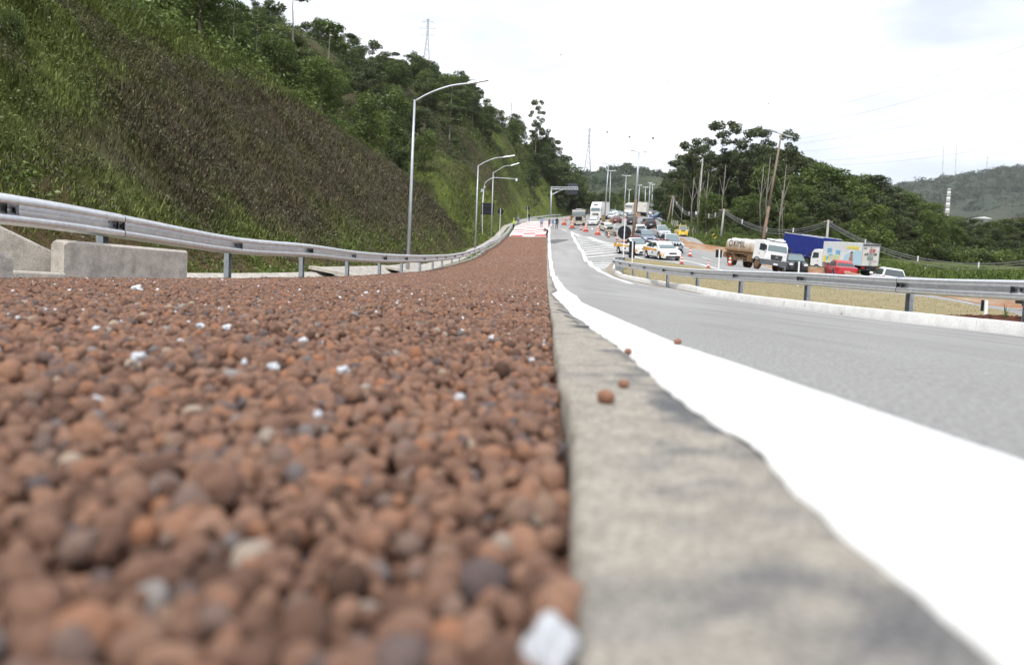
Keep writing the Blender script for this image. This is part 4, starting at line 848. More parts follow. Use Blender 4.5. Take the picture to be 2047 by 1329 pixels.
# double-armed lamps in the highway median
def twin_lamp(label, bx, by, tx, ty, D, aw, m1='pole', m2='pole', rr=.12, extra=0.):
    b = at(bx, by, D); z = min(g1(b[0], b[1]), b[2]+1); root = thing('median_lamp', label, 'street lamp', (b[0], b[1], z), group='twin armed lamps along the highway median'); T = Vector(tuple(at(tx, ty, D)))-Vector(root.location); s = D/F
    if m1 != m2: fr_ = .46 if bx > 1240 else .22; ttube([Vector((0, 0, -.2)), T*fr_], [rr, rr*.85]).build('dirty_base', M[m1], root, smooth=True); ttube([T*fr_, T], [rr*.8, rr*.5]).build('pole', M[m2], root, smooth=True)
    else: ttube([Vector((0, 0, -.2)), T], [rr, rr*.55]).build('pole', M[m1], root, smooth=True)
    tl = extra
    for sg in (-1, 1):
        e = T+Vector((sg*aw*s, 0, sg*tl*s*-1+.15)); MB().tube([T, e], .045*max(1, D/90), 6).build('arm', M['pole'], root)
        MB().box(tuple(e*.72+T*.28+Vector((0, 0, -.02))), (aw*s*.42, .3, .1), rot=Matrix.Rotation(math.atan2(sg*tl, aw*sg) if aw else 0, 3, 'Y')).build('lamp_head', M['pole'], root)
twin_lamp('tall twin armed lamp with rusty brown lower half among the queueing cars', 1265.5, 478, 1277.3, 304.5, 98, 17, 'rust', 'pole', .19, .8)
twin_lamp('twin armed lamp rising behind the white articulated lorry', 1207.5, 452, 1216.5, 328.5, 145, 14, 'rust', 'pole', .15, .5)
for i, (lb, a_) in enumerate([('slim twin armed lamp just right of the lamp behind the white lorry', (1217.5,430,1221,342,200,10)),('twin armed lamp left of the white delivery truck, with wide T-shaped arms', (1247,430,1252,352,185,9)),('short distant lamp between the two nearer lamp poles', (1256.5,424,1258,380,250,4)),
    ('distant lamp just right of the rusty lamp', (1276,408,1278.5,371,260,5)),('distant lamp second from the rusty lamp', (1289,425,1290.5,375,245,5.5)),('tallest of the distant lamps near the road sign', (1297,415,1299.5,366.5,250,5)),('rightmost distant lamp in front of the dark trees', (1303,415,1304.5,369.5,270,4.5))]):
    twin_lamp(lb, *a_, rr=.13*a_[4]/200)
# leaning timber lighting pole behind the trucks
b = at(1524, 486, 88); z = g1(b[0], b[1]); root = thing('lighting_pole', 'leaning brown and grey lighting pole with crossarm between tanker and blue truck', 'lighting pole', (b[0], b[1], z)); T = Vector(tuple(at(1562, 268, 88)))-Vector(root.location); s = 88/F
B0 = Vector(tuple(at(1517, 530, 88)))-Vector(root.location); Md = B0.lerp(T, .45)
ttube([B0, Md], [.19, .15]).build('dirty_base', M['rust'], root, smooth=True); ttube([Md, T], [.15, .09]).build('pole', M['wood'], root, smooth=True)
for sg in (-1, 1):
    e = T+Vector((sg*20*s, 0, -sg*4.5*s)); MB().tube([T+Vector((0, 0, 0)), e], .06, 6).build('arm', M['pole'], root); MB().box(tuple(e+Vector((-sg*.25, 0, 0))), (.75, .35, .14), rot=Matrix.Rotation(rad(12), 3, 'Y')).build('lamp_head', M['pole'], root)
# thin grey pole with boxes, utility poles and their cables
def upole(label, bx, by, tx, ty, D, r, mm, boxes=(), xarm=0., name='utility_pole'):
    b = at(bx, by, D); root = thing(name, label, 'utility pole', (b[0], b[1], min(g1(b[0], b[1]), b[2])), group='poles along the right verge'); T = Vector(tuple(at(tx, ty, D)))-Vector(root.location)
    ttube([Vector((0, 0, -.3)), T], [r, r*.7]).build('pole', M[mm], root, smooth=True)
    for x, y, w_, h_ in boxes: c = Vector(tuple(at(x, y, D)))-Vector(root.location); MB().box(tuple(c), (w_*D/F, .3, h_*D/F)).build('transformer_box', M['plate'], root)
    if xarm: MB().box(tuple(T+Vector((0, 0, -.15))), (xarm, .12, .12)).build('crossarm', M['wood'], root)
    return Vector(root.location)+T
T1 = upole('thin pale pole with a white box halfway up, in front of the dark eucalyptus trees', 1392.5, 472, 1405, 316, 112, .10, 'concpole', [(1392, 426, 4, 6), (1395.5, 426, 2.5, 6)])
T2 = upole('leaning brown timber pole at the left end of the overhead cables', 1332, 447, 1345, 391, 138, .16, 'wood', xarm=1.2)
T2b = upole('grey pole standing just behind the leaning brown timber pole', 1344, 420, 1347, 393, 150, .12, 'concpole')
T3 = upole('pale concrete pole carrying cables right of the pole with the white box', 1440, 481, 1447.5, 418, 98, .14, 'concpole', xarm=1.2)
T4 = upole('grey concrete pole behind the blue truck, cables meeting at its top', 1651, 500, 1656, 440, 86, .16, 'concpole', xarm=1.0)
T4b = upole('slim short pole between the two cable poles', 1433, 455, 1436.5, 422, 120, .06, 'concpole', name='slim_pole')
T5 = Vector(tuple(at(2130, 508, 66)))
def cable(name, label, A, B, sag, r, group, n=20, balls=(), spac=(), m_='cable'):
    pts = [tuple(A.lerp(B, i/n)-Vector((0, 0, 4*sag*(i/n)*(1-i/n)))) for i in range(n+1)]; root = thing(name, label, 'cable', pts[0], group=group); inv = Matrix.Translation(-Vector(root.location))
    MB().tube(pts, r, 5).build('wire', M[m_], root).matrix_local = inv
    for f in spac:
        q = A.lerp(B, f)-Vector((0, 0, 4*sag*f*(1-f))); MB().box(tuple(q+Vector((0, 0, -.1))), (.1, .1, .5)).build('spacer', M['plate'], root).matrix_local = inv
    return root
gc = 'overhead cables along the right verge'
Z = lambda v, dz: v+Vector((0, 0, dz))
span = [('between leaning timber pole and the white box pole', T2, Vector(tuple(at(1396, 424.5, 112))), 1.1), ('between the white box pole and the pale concrete pole', Vector(tuple(at(1396, 424.5, 112))), Z(T3, -.1), .5), ('between the pale concrete pole and the pole behind the blue truck', Z(T3, -.1), Z(T4, -.1), 1.6), ('from the pole behind the blue truck to the right picture edge', Z(T4, -.1), T5, 2.3)]
for lb, A, B, sg in span:
    cable('overhead_cable', 'upper cable '+lb, A, B, sg, .036, gc, spac=(.2, .45, .7)); cable('overhead_cable', 'lower cable '+lb, Z(A, -.35), Z(B, -.45), sg*1.05, .036, gc); cable('overhead_cable', 'middle cable '+lb, Z(A, -.15), Z(B, -.2), sg*1.02, .03, gc)
cable('overhead_cable', 'faint low wire sagging under the other cables left of the white box', Z(T2, -2), Vector(tuple(at(1396, 452, 112))), .9, .02, gc)
# power line in the sky
gw = 'power line wires in the white sky'
for i, (x0, y0, x1, y1) in enumerate([(1610,225,2100,72),(1600,252,2100,115),(1590,278,2100,158),(1585,288,2100,186),(1600,303,2100,220),(1620,322,2100,258),(1660,330,2100,275)]):
    nm = ['topmost', 'second', 'third', 'fourth', 'fifth', 'sixth', 'lowest'][i]
    cable('power_wire', nm+' of the thin power wires crossing the sky at upper right', Vector(tuple(at(x0, y0, 420))), Vector(tuple(at(x1, y1, 260))), 2., .06, gw, m_='cablelight' if M.setdefault('cablelight', mat('sky_wire', (.5, .5, .52), .7)) else '')
def pylon(label, cx, ytop, ybase, D, wpx, armpx, fade=.1):
    b = at(cx, ybase, D); t = at(cx+1, ytop, D); Hh = t[2]-b[2]; s = D/F; root = thing('pylon', label, 'pylon', tuple(b), group='lattice power pylons'); mb = MB(); wb = wpx*s/2; wt = wb*.22
    def cr_(f): 
        w_ = wb+(wt-wb)*min(1, f/.62); return [Vector((sx*w_, sy*w_, Hh*f)) for sx, sy in ((-1, -1), (1, -1), (1, 1), (-1, 1))]
    lv = [0, .16, .3, .42, .53, .62, .7, .78, .86, .93, 1.]
    for a_, c_ in zip(lv[:-1], lv[1:]):
        A_, B_ = cr_(a_), cr_(c_)
        for k in range(4): mb.tube([A_[k], B_[k]], fade, 4); mb.tube([A_[k], B_[(k+1) % 4]], fade*.6, 4); mb.tube([A_[(k+1) % 4], B_[k]], fade*.6, 4)
    mb.build('tower', M['pylon'] if 'pylon' in M else M.setdefault('pylon', mat('pylon_steel', (.34, .35, .37), .6, .4)), root)
    for f, wd in ((.66, .8), (.8, 1.), (.94, .7)):
        mb = MB()
        for sg in (-1, 1):
            e = Vector((sg*armpx*s/2*wd, 0, Hh*f)); mb.tube([Vector((0, 0, Hh*f)), e], fade*.8, 4); mb.tube([Vector((0, 0, Hh*(f+.05))), e], fade*.6, 4); mb.tube([e, e-Vector((0, 0, Hh*.06))], fade*.6, 4)
        mb.build('crossarm', M['pylon'], root)
pylon('lattice pylon standing beyond the trees at the end of the left hill', 1174, 256, 345, 560, 13, 26, .16)
pylon('faint pylon high on the ridge above the left hillside', 852, 38, 135, 330, 14, 32, .07)
pylon('small faint pylon behind the ridge near the tall tree', 1021, 205, 245, 520, 8, 18, .08)
for i, (x, y, D, r, lb) in enumerate([(1214,264.5,330,.38,'dark marker ball left of three in a row above the road'),(1258.5,274,330,.42,'dark marker ball in the middle of three above the road'),(1305.5,276.5,330,.5,'largest marker ball, right end of the row of three'),(1536,207,400,.36,'small marker ball above the eucalyptus trees'),(1334.5,162.5,400,.3,'lonely marker ball high in the centre of the sky'),(1166,200,420,.26,'tiny marker ball above the far lattice pylon'),(1121,110,420,.3,'uppermost marker ball in the sky left of centre')]):
    p = at(x, y, D); o = MB()
    lat = [[(r*math.sin(a)*math.cos(b_), r*math.sin(a)*math.sin(b_), -r*math.cos(a)) for b_ in [2*math.pi*k/14 for k in range(14)]] for a in [math.pi*j/9+.001 for j in range(10)]]
    root = thing('marker_ball', lb, 'marker ball', tuple(p), group='aviation marker balls on invisible power wires'); o.loft(lat).build('ball', M['ballc'] if 'ballc' in M else M.setdefault('ballc', mat('marker_ball_faded_red', (.16, .07, .06), .7)), root, smooth=True)
    MB().tube([(-.0-r*1.6, 0, 0), (r*1.6, 0, 0)], .05, 5).build('clamp', M['bolt'], root)
# chimney mast, thin masts and building far away on the right
b = at(1891, 452, 620); root = thing('chimney', 'tall slim pale chimney with grey bands in front of the right mountain', 'chimney', tuple(b)); T = Vector(tuple(at(1897.5, 377, 620)))-Vector(root.location); T.y = 0
for k in range(13):
    a_, c_ = k/13, (k+1)/13; MB().tube([T*a_, T*c_], [1.75-.55*a_, 1.75-.55*c_], 14).build('band', M['plate'] if k % 2 else M['concpole'], root, smooth=True)
for i, (x0, y0, x1, y1, lb) in enumerate([(1883,362,1887,288,'thin radio mast left of the two above the chimney'),(1909,358,1912.5,283,'thin radio mast right of the two above the chimney'),(1971,345,1975,309,'short radio mast on the mountain crest near the right edge')]):
    b = at(x0, y0, 1650); root = thing('radio_mast', lb, 'radio mast', tuple(b), group='radio masts on the mountain'); T = Vector(tuple(at(x1, y1, 1650)))-Vector(root.location); mb = MB(); mb.tube([(0, 0, -10), T], [.5, .35], 4); mb.build('mast', M['pylon'], root)
    for f in (.5, .8): MB().box(tuple(T*f), (2.2, 2, 1.2)).build('aerial', M['pylon'], root)
root = thing('warehouse', 'white industrial building with shallow roof on the slope at the far right', 'building', tuple(at(1964, 446, 640))); s = 640/F
MB().box((0, 6, 5.5*s/2+1), (27*s, 12, 9*s)).build('wall', mat('warehouse_grey', (.42, .44, .46), .7), root)
mb = MB(); Zr = 5.5*s/2+1+4.5*s; mb.loft([[(-15*s, -1.5, Zr), (0, -1.5, Zr+2.6*s), (15*s, -1.5, Zr), (15*s, -1.5, Zr-.4), (-15*s, -1.5, Zr-.4)], [(-15*s, 13, Zr), (0, 13, Zr+2.6*s), (15*s, 13, Zr), (15*s, 13, Zr-.4), (-15*s, 13, Zr-.4)]]); mb.build('roof', M['plate'], root)
for k in (-8, -2, 4, 9): MB().box((k*s, -.06, 6*s), (.9*s, .1, 5*s)).build('downpipe', M['pylon'], root)
root = thing('house', 'low reddish roof among the trees near the right edge', 'house', tuple(at(2030, 441, 640))); MB().box((0, 0, 1.5*s), (18*s, 9, 3*s)).build('wall', M['conc'], root); mb = MB(); mb.loft([[(-10*s, y, 3*s), (0, y, 5*s), (10*s, y, 3*s)] for y in (-6, 6)]); mb.build('roof', M['dirt'], root)
# direction sign far along the highway, back view
root = thing('road_sign_board', 'grey board of a distant road sign above the highway in front of dark trees', 'road sign', tuple(at(1300, 421, 262))); s = 262/F
MB().box((0, 0, 13.5*s), (12*s, .1, 6.5*s)).build('panel', mat('grey_board', (.2, .21, .23), .6), root)
for k in (-4, 4): MB().tube([(k*s, .1, -1), (k*s, .1, 14*s)], .12, 6).build('post', M['pole'], root)
# median barrier
def barrier(name, label, fx, y0, y1, hgt, off=0., step=1.):
    Y = np.arange(y0, y1, step); secs = []
    for y in Y:
        x = float(fx(y))+off; z = g1(x, y); secs.append([(x-.30, y, z-.1), (x-.29, y, z+.08), (x-.14, y, z+.30), (x-.09, y, z+hgt), (x+.09, y, z+hgt), (x+.14, y, z+.30), (x+.29, y, z+.08), (x+.30, y, z-.1)])
    o = MB().loft(secs).build(name, M['beton'], auto=30); return tag(o, label, 'barrier', 'concrete barriers between the carriageways')
barrier('concrete_barrier', 'long concrete median barrier stained with red dirt behind the trucks and cars', XB, 14, 138, .66)
barrier('concrete_barrier', 'far curved concrete barrier beside the queue of white cars', XB, 141, 224, .95, step=2.)
# red earth heap at the barrier foot, bank corner
Mx = MB(); rs = np.random.RandomState(3)
def heap(name, label, cx, cy, L_, W_, Hh, m, seed, n=26, ang=0., cat='heap'):
    r = np.random.RandomState(seed); V = []; 
    for i in range(n):
        for j in range(n):
            u = i/(n-1)*2-1; v = j/(n-1)*2-1; rr = math.hypot(u, v); hh = max(0, 1-rr*rr)*Hh*(.55+.9*r.uniform()); X = cx+(u*L_*math.cos(ang)-v*W_*math.sin(ang)); Y = cy+(u*L_*math.sin(ang)+v*W_*math.cos(ang)); V.append((X, Y, hh))
    V = np.array(V); V[:, 2] += G(V[:, 0], V[:, 1])-.03+(.12 if name == 'mulch_heap' else 0); o = fastmesh(name, V, gridfaces(n, n), m); return tag(o, label, cat)
heap('earth_heap', 'reddish earth at the corner of the grass bank beside the far highway', *[float(q) for q in hit(1306, 455)[:2]], 1.0, 3.2, .5, M['dirt'], 4)
M['mulch'] = mat('red_brown_mulch', (.12, .045, .03), .95, 0, (.06, .03, .024), 14, bump=1., bscale=30)
q = at(1985, 640, 15.2); heap('mulch_heap', 'heap of dark red-brown mulch on the grass island near the right edge', float(q[0])+.95, float(q[1])-.25, 2.5, .42, .17, M['mulch'], 5, n=60, ang=-.55)
# sapling in it
q = at(2008, 648, 14.4); root = thing('sapling', 'young spiky plant growing out of the mulch at the right edge', 'plant', (q[0], q[1], g1(q[0], q[1])+.15)); mb = MB(); r = random.Random(4)
MB().tube([(0, 0, -.1), (.01, 0, .2)], .008, 5).build('stem', M['darkbark'], root)
for k in range(13):
    a_ = r.uniform(0, 6.28); l_ = r.uniform(.14, .34); sp = r.uniform(.25, .8); p0 = Vector((0, 0, .08)); p1 = Vector((math.cos(a_)*l_*sp*.4, math.sin(a_)*l_*sp*.4, .1+l_*.6)); p2 = Vector((math.cos(a_)*l_*sp, math.sin(a_)*l_*sp, .1+l_)); wv = Vector((-math.sin(a_), math.cos(a_), 0))*.008
    mb.add([p0-wv, p0+wv, p1+wv, p1-wv, p2], [(0, 1, 2, 3), (3, 2, 4)])
mb.build('leaves', mat('sapling_leaf', (.09, .15, .04), .7), root)
# dark stone retaining wall beyond the bend
pts = [(1106,424,243),(1112,421,244),(1130,420,246),(1150,420,250),(1175,420,254),(1196,422,258)]; pb = [(1106,438),(1112,440),(1130,441),(1150,441),(1175,440),(1196,438)]
S = []
for (x, y, D), (bx_, by_) in zip(pts, pb):
    t = at(x, y, D); b_ = at(x, by_, D); S.append([tuple(b_+np.array([0, 0, -1.5])), (t[0], t[1]+.5, t[2]), (t[0], t[1]+1.7, t[2]), (b_[0], b_[1]+2, b_[2]-1.5)])
tag(MB().loft(S).build('stone_wall', M['stone']), 'dark stone retaining wall behind the brown truck on the far bend', 'wall')
# timber posts of the wire fence on the right verge
gf = 'short pale fence posts on the right verge'
for i, (x, yt, yb, D) in enumerate([(1341.5,437,447.5,128),(1345,440,449,126),(1347.5,440.5,450,125),(1351.5,442,450,124),(1354.5,440.5,450,123),(1359,446,452,120),(1368.5,449,457,117),(1376.5,453,460,115),(1384,455,463,112),(1390,458,466,110),(1400.5,462,470,108),(1411,465,473,105),(1423,469,477,103)]):
    b = at(x, yb, D); z = min(g1(b[0], b[1])-.1, b[2]); Hh = at(x+.5, yt, D)[2]-z; r = random.Random(i); o = MB().tube([(0, 0, -.2), (r.uniform(-.05, .1), 0, Hh*.5), (r.uniform(-.05, .15), 0, Hh)], [.075, .07, .06], 7).build('fence_post', M['concpole']); o.location = (b[0], b[1], z)
    nm = ['leftmost', 'second', 'third', 'fourth', 'fifth', 'sixth', 'seventh', 'eighth', 'ninth', 'tenth', 'eleventh', 'twelfth', 'last'][i]; tag(o, nm+' pale fence post from the leaning timber pole rightwards', 'fence post', gf)
for i, (x, yt, yb, D) in enumerate([(1229.5,410,421,270),(1238.5,410,421,275),(1848,534,545,78),(1913,538,548,74),(1986,543,557,68),(2028,548,560,66)]):
    b = at(x, yb, D); z = min(g1(b[0], b[1])-.1, b[2]); Hh = at(x+.5, yt, D)[2]-z; o = MB().tube([(0, 0, -.2), (.03, 0, Hh)], [.09, .08], 7).build('fence_post', M['concpole']); o.location = (b[0], b[1], z)
    tag(o, ['left of two thin posts behind the far queue of cars', 'right of two thin posts behind the far queue of cars', 'pale fence post in the tall grass above the white car', 'pale fence post in the tall grass left of the last pair', 'first post of the pair above the guardrail at far right', 'rightmost fence post above the guardrail'][i], 'fence post', gf)
# yellow and black marker in the verge
q = at(1432, 479, 88); root = thing('chevron_marker', 'small tilted black and yellow marker board in the verge grass', 'marker', tuple(q)); root.rotation_euler = (0, rad(-35), 0)
for k in range(4): MB().box((.0, 0, .25+k*.2), (.28, .03, .1)).build('stripe', mat('marker_yellow', (.6, .4, .02), .6) if k % 2 == 0 else M['black'], root)
MB().tube([(0, .05, -.8), (0, .05, 1.0)], .03, 5).build('post', M['bolt'], root)

# ================================================================== CONES
def cone_proto(kind):
    root = bpy.data.objects.new('traffic_cone' if kind != 'drum' else 'barrel_cone', None); COL.objects.link(root)
    if kind == 'cone':
        MB().box((0, 0, .02), (.36, .36, .04), tx=.94, ty=.94).build('base', M['plastic'], root); zz = [.04, .22, .34, .47, .57, .72]
        rr = lambda z: .145-.115*(z/.75)
        for i, (a_, c_) in enumerate(zip(zz[:-1], zz[1:])): MB().tube([(0, 0, a_), (0, 0, c_)], [rr(a_)+(.003 if i % 2 else 0), rr(c_)+(.003 if i % 2 else 0)], 14).build('white_band' if i % 2 else 'cone_body', M['reflect'] if i % 2 else M['orange'], root, smooth=False)
    else:
        MB().tube([(0, 0, 0), (0, 0, .16), (0, 0, .2)], [.40, .37, .3], 16).build('base', M['orange'], root)
        zz = [.2, .36, .44, .58, .66, .80, .88, 1.0, 1.1]
        rr = lambda z: .27-.13*((z-.2)/.9)
        for i, (a_, c_) in enumerate(zip(zz[:-1], zz[1:])): MB().tube([(0, 0, a_), (0, 0, c_)], [rr(a_)+(.004 if i % 2 else 0), rr(c_)+(.004 if i % 2 else 0)], 16).build('white_band' if i % 2 else 'body', M['reflect'] if i % 2 else M['orange'], root)
    return root
P_CONE = cone_proto('cone'); P_DRUM = cone_proto('drum'); used_c = {'cone': False, 'drum': False}
def put_cone(kind, x, y, hpx, label, D=None):
    p = hit(x, y) if D is None else at(x, y, D); pr = P_CONE if kind == 'cone' else P_DRUM
    o = pr if not used_c[kind] else copy_tree(pr); used_c[kind] = True; o.location = (p[0], p[1], g1(p[0], p[1])+.01); h = hpx*p[1]/F; s = h/(.72 if kind == 'cone' else 1.1); s = min(max(s, .75), 1.5); o.scale = (s, s, s); o.rotation_euler = (0, 0, random.uniform(0, 6)); tag(o, label, 'cone', 'traffic cones' if kind == 'cone' else 'large barrel cones')
for a_ in [('cone',1362.3,528.5,18,'orange and white cone right beside the front bumper of the white and orange patrol car'),('cone',1379.2,513.3,17.5,'orange cone with black base in the lane between patrol car and tanker'),('cone',1415.8,536,14,'small cone on the grass edge left of the tall marker board'),
   ('cone',1458.5,531.5,20,'cone with black base just behind the muddy tanker lorry'),('cone',1216.5,475,12,'small cone in front of the cream coloured car'),('cone',1233.5,480,10,'small cone left of the large round sign back'),('cone',1161,460,11,'slim cone between the brown truck and the barrel cones'),('cone',1133.5,441,7,'distant slim cone behind the leftmost barrel cone'),('cone',1138.8,439.5,8,'distant slim cone beside the worker at the brown truck')]: put_cone(*a_)
for a_ in [('drum',1127.5,450,15,'leftmost large barrel cone of the row near the walking group'),('drum',1143.8,455.5,14,'large barrel cone directly in front of the brown truck'),('drum',1170.8,463.5,16,'large barrel cone left of the white hatchback front'),('drum',1194.5,470,17.5,'large barrel cone in front of the white car queue, nearest of the row'),
   ('drum',1265.5,474.5,13,'worn barrel cone beside the rusty lamp base'),('drum',1287.5,484,15,'barrel cone behind the patrol pickup, beside the grey hatchback')]: put_cone(*a_)

# ================================================================== VEHICLES
def wheel(parent, x, y, r, w, rim='rim', tyre='rubber', name='wheel'):
    s = 1 if y > 0 else -1; t = MB().tube([(x, y-w/2*.98, r), (x, y-w/2*.8, r), (x, y+w/2*.8, r), (x, y+w/2*.98, r)], [r*.93, r, r, r*.93], 22).build(name, M[tyre], parent, smooth=True, auto=40)
    mb = MB(); mb.cyl((x, y+s*w*.47, r), (0, 1, 0), r*.62, w*.12, 20); q = mb.build('rim', M[rim], t)
    mb = MB(); mb.cyl((x, y+s*w*.54, r), (0, 1, 0), r*.2, w*.08, 10)
    for k in range(5):
        a = k*1.2566+.3; mb.box((x+math.cos(a)*r*.4, y+s*w*.53, r+math.sin(a)*r*.4), (r*.42, w*.05, r*.13), rot=Matrix.Rotation(-a, 3, 'Y'))
    mb.build('hub', M['chrome' if rim == 'rim' else rim], q); return t
STY = {  # L, W, H, front overhang wheel x, rear wheel x, wheel r, stations of the lower body (x, top z, half width factor), greenhouse (base front, base rear, roof front, roof rear)
 'hatch': dict(L=4.05, W=1.73, H=1.49, fw=1.25, rw=-1.28, r=.31, st=[(-2.02,.72,.80),(-1.98,.92,.90),(-1.8,.98,.97),(-1.0,.97,1.),(0,.95,1.),(.95,.93,1.),(1.45,.86,.98),(1.8,.78,.92),(1.98,.66,.82),(2.03,.52,.74)], gh=(1.02,-1.92,.25,-1.5), belt=.95),
 'sedan': dict(L=4.45, W=1.76, H=1.47, fw=1.38, rw=-1.28, r=.32, st=[(-2.24,.70,.80),(-2.2,.95,.90),(-1.95,1.02,.96),(-1.2,.99,1.),(0,.95,1.),(1.0,.93,1.),(1.6,.85,.98),(2.0,.76,.92),(2.18,.64,.82),(2.23,.5,.74)], gh=(1.1,-1.75,.3,-1.0), belt=.95),
 'suv': dict(L=4.45, W=1.84, H=1.68, fw=1.38, rw=-1.32, r=.36, st=[(-2.23,.80,.84),(-2.18,1.08,.92),(-1.95,1.12,.98),(-1.0,1.10,1.),(0,1.08,1.),(1.0,1.07,1.),(1.6,1.0,.98),(2.0,.92,.93),(2.18,.78,.85),(2.23,.58,.78)], gh=(1.1,-2.1,.4,-1.75), belt=1.08),
 'pickup': dict(L=5.2, W=1.85, H=1.76, fw=1.62, rw=-1.5, r=.38, st=[(-2.6,.86,.93),(-2.56,1.10,.97),(-2.3,1.12,.99),(-.8,1.12,1.),(0,1.10,1.),(1.0,1.10,1.),(1.7,1.06,.98),(2.3,.98,.94),(2.52,.86,.88),(2.6,.60,.82)], gh=(1.2,-.85,.5,-.65), belt=1.10),
 'smallpickup': dict(L=4.45, W=1.68, H=1.52, fw=1.45, rw=-1.28, r=.31, st=[(-2.2,.72,.92),(-2.18,.98,.96),(-1.9,1.0,.98),(-.5,.99,1.),(.2,.96,1.),(1.0,.94,1.),(1.55,.88,.98),(1.95,.78,.92),(2.15,.66,.84),(2.22,.5,.76)], gh=(1.2,-.15,.45,0.), belt=.96),
 'van': dict(L=4.5, W=1.72, H=1.95, fw=1.55, rw=-1.3, r=.33, st=[(-2.22,.9,.93),(-2.2,1.15,.96),(-1.9,1.18,.98),(0,1.16,1.),(1.2,1.15,1.),(1.9,1.12,.97),(2.15,1.05,.92),(2.2,.7,.9)], gh=(2.1,-2.15,1.85,-2.0), belt=1.14)}
def vehicle(name, label, cat, x, y, head, style, pm, scale=1., group=None, detail=2, dark=.35, mw=None, rim='rim', dz=0.):
    S = STY[style]; root = thing(name, label, cat, mw=(frame_on_ground(x, y, head, dz) @ Matrix.Scale(scale, 4)) if mw is None else mw, group=group)
    W2 = S['W']/2; sill = .2 if style not in ('suv', 'pickup') else .3; B = S['belt']; secs = []; r = S['r']
    def arch(xx):
        z = sill
        for wx in (S['fw'], S['rw']):
            d = abs(xx-wx); R_ = r*1.22
            if d < R_: z = max(z, r+math.sqrt(max(0, R_*R_-d*d)))
        return min(z, B-.18)
    xs = sorted(set([s[0] for s in S['st']]+[wx+d*r*1.22 for wx in (S['fw'], S['rw']) for d in (-1, -.98, -.8, -.5, 0, .5, .8, .98, 1)]))
    sx = [s[0] for s in S['st']]; st_ = [s[1] for s in S['st']]; sw = [s[2] for s in S['st']]
    for xx in xs:
        zt = float(np.interp(xx, sx, st_)); w_ = W2*float(np.interp(xx, sx, sw)); za = arch(xx); e = 0
        a1 = za; a2 = max(za+.02, min(sill+.22, zt-.2)); a3 = max(a2+.02, zt-.2)
        sec = [(w_*.955, a1), (w_*.99, a2), (w_, a3), (w_*.975, zt-.07), (w_*.90, zt-.015), (w_*.5, zt+.012)]
        secs.append([(xx, yy, zz) for yy, zz in sec]+[(xx, -yy, zz) for yy, zz in sec[::-1]])
    mb = MB().loft(secs, closed=True, caps=True); body = mb.build('body', pm, root, smooth=True, auto=32)
    # underbody, so that light does not pass under the sills
    MB().box((0, 0, .32), (S['L']*.86, S['W']*.82, .22)).build('underbody', M['plastic'], root)
    bf, br, rf, rr_ = S['gh']; H = S['H']; wb = W2*.885; wt = W2*.70; C = []
    def ghp(xx, top): return None
    n = 7; gs_ = []
    zb = B-.03
    prof = [(bf, zb, wb*.97), (bf*.5+rf*.5, (zb+H)/2+.02, (wb+wt)/2*.98), (rf, H-.03, wt*.97), (rf-.25, H, wt), ((rf+rr_)/2, H+.015, wt), (rr_+.2, H-.015, wt), (rr_, H-.05, wt*.97), (br*.45+rr_*.55, (zb+H)/2+.02, (wb+wt)/2*.97), (br, zb, wb*.95)]
    ghs = []
    for px_, pz, pw in prof:
        wlow = wb*(.97 if px_ in (bf, br) else 1.)
        ghs.append([(px_, wlow, zb-.02), (px_, pw, pz-.04), (px_, pw-.06, pz), (px_, -pw+.06, pz), (px_, -pw, pz-.04), (px_, -wlow, zb-.02)])
    MB().loft(ghs).build('roof', pm, root, smooth=True, auto=35)
    # glass, each pane its own
    e = .012
    def pane(nm, q, m_='glass'): MB().slab(q, e).build(nm, M[m_], root)
    sl = .93; ym = wb*.90; yt = wt*.88
    pane('windscreen', [(bf+.015, -ym, zb+.05), (bf+.015, ym, zb+.05), (rf+.05, yt, H-.075), (rf+.05, -yt, H-.075)], 'glass2')
    pane('rear_window', [(br-.012, ym*.97, zb+.07), (br-.012, -ym*.97, zb+.07), (rr_-.03, -yt, H-.10), (rr_-.03, yt, H-.10)])
    xm = (rf+rr_)/2-.02 if style not in ('smallpickup',) else None
    for s in (1, -1):
        def yv(zz): return (wb+(wt-wb)*((zz-zb)/(H-zb)))+.006
        z0, z1 = zb+.05, H-.13
        cols = [(bf-.18, rf-.10), (br+.16, rr_+.10)]
        segs = [((bf-.22, rf-.06), (xm+.04, xm+.04)), ((xm-.05, xm-.05), (br+.2, rr_+.14))] if xm is not None else [((bf-.22, rf-.06), (br+.1, rr_+.1))]
        for (a, b), (c, d) in segs:
            q = [(a, s*yv(z0), z0), (b, s*yv(z1), z1), (d, s*yv(z1), z1), (c, s*yv(z0), z0)]
            if s > 0: q = q[::-1]
            pane('side_window', q)
    for wx in (S['fw'], S['rw']):
        for s in (1, -1):
            wheel(root, wx, s*(W2-.10), r, .2, rim)
            if detail > 1:
                MB().cyl((wx, s*(W2-.16), r+.02), (0, 1, 0), r*1.2, .12, 20).build('wheel_well', M['plastic'], root)
    f = S['st'][-1][0]; rb = S['st'][0][0]
    # front face
    zf = S['st'][-2][1]
    for s in (1, -1):
        MB().box((f-.10, s*W2*.66, zf+.02), (.2, W2*.34, .15), tx=.7, ty=.95).build('headlight', M['lampw'], root)
        MB().box((rb+.05, s*W2*.80, S['st'][1][1]-.13), (.14, W2*.18, .24)).build('tail_light', M['lampr'], root)
        MB().box((bf-.28, s*(W2+.06), B+.06), (.13, .2, .13), tx=.8).build('mirror', pm, root)
        if detail > 1: MB().box((f-.09, s*W2*.62, sill+.16), (.12, .17, .09)).build('fog_light', M['lampw'], root)
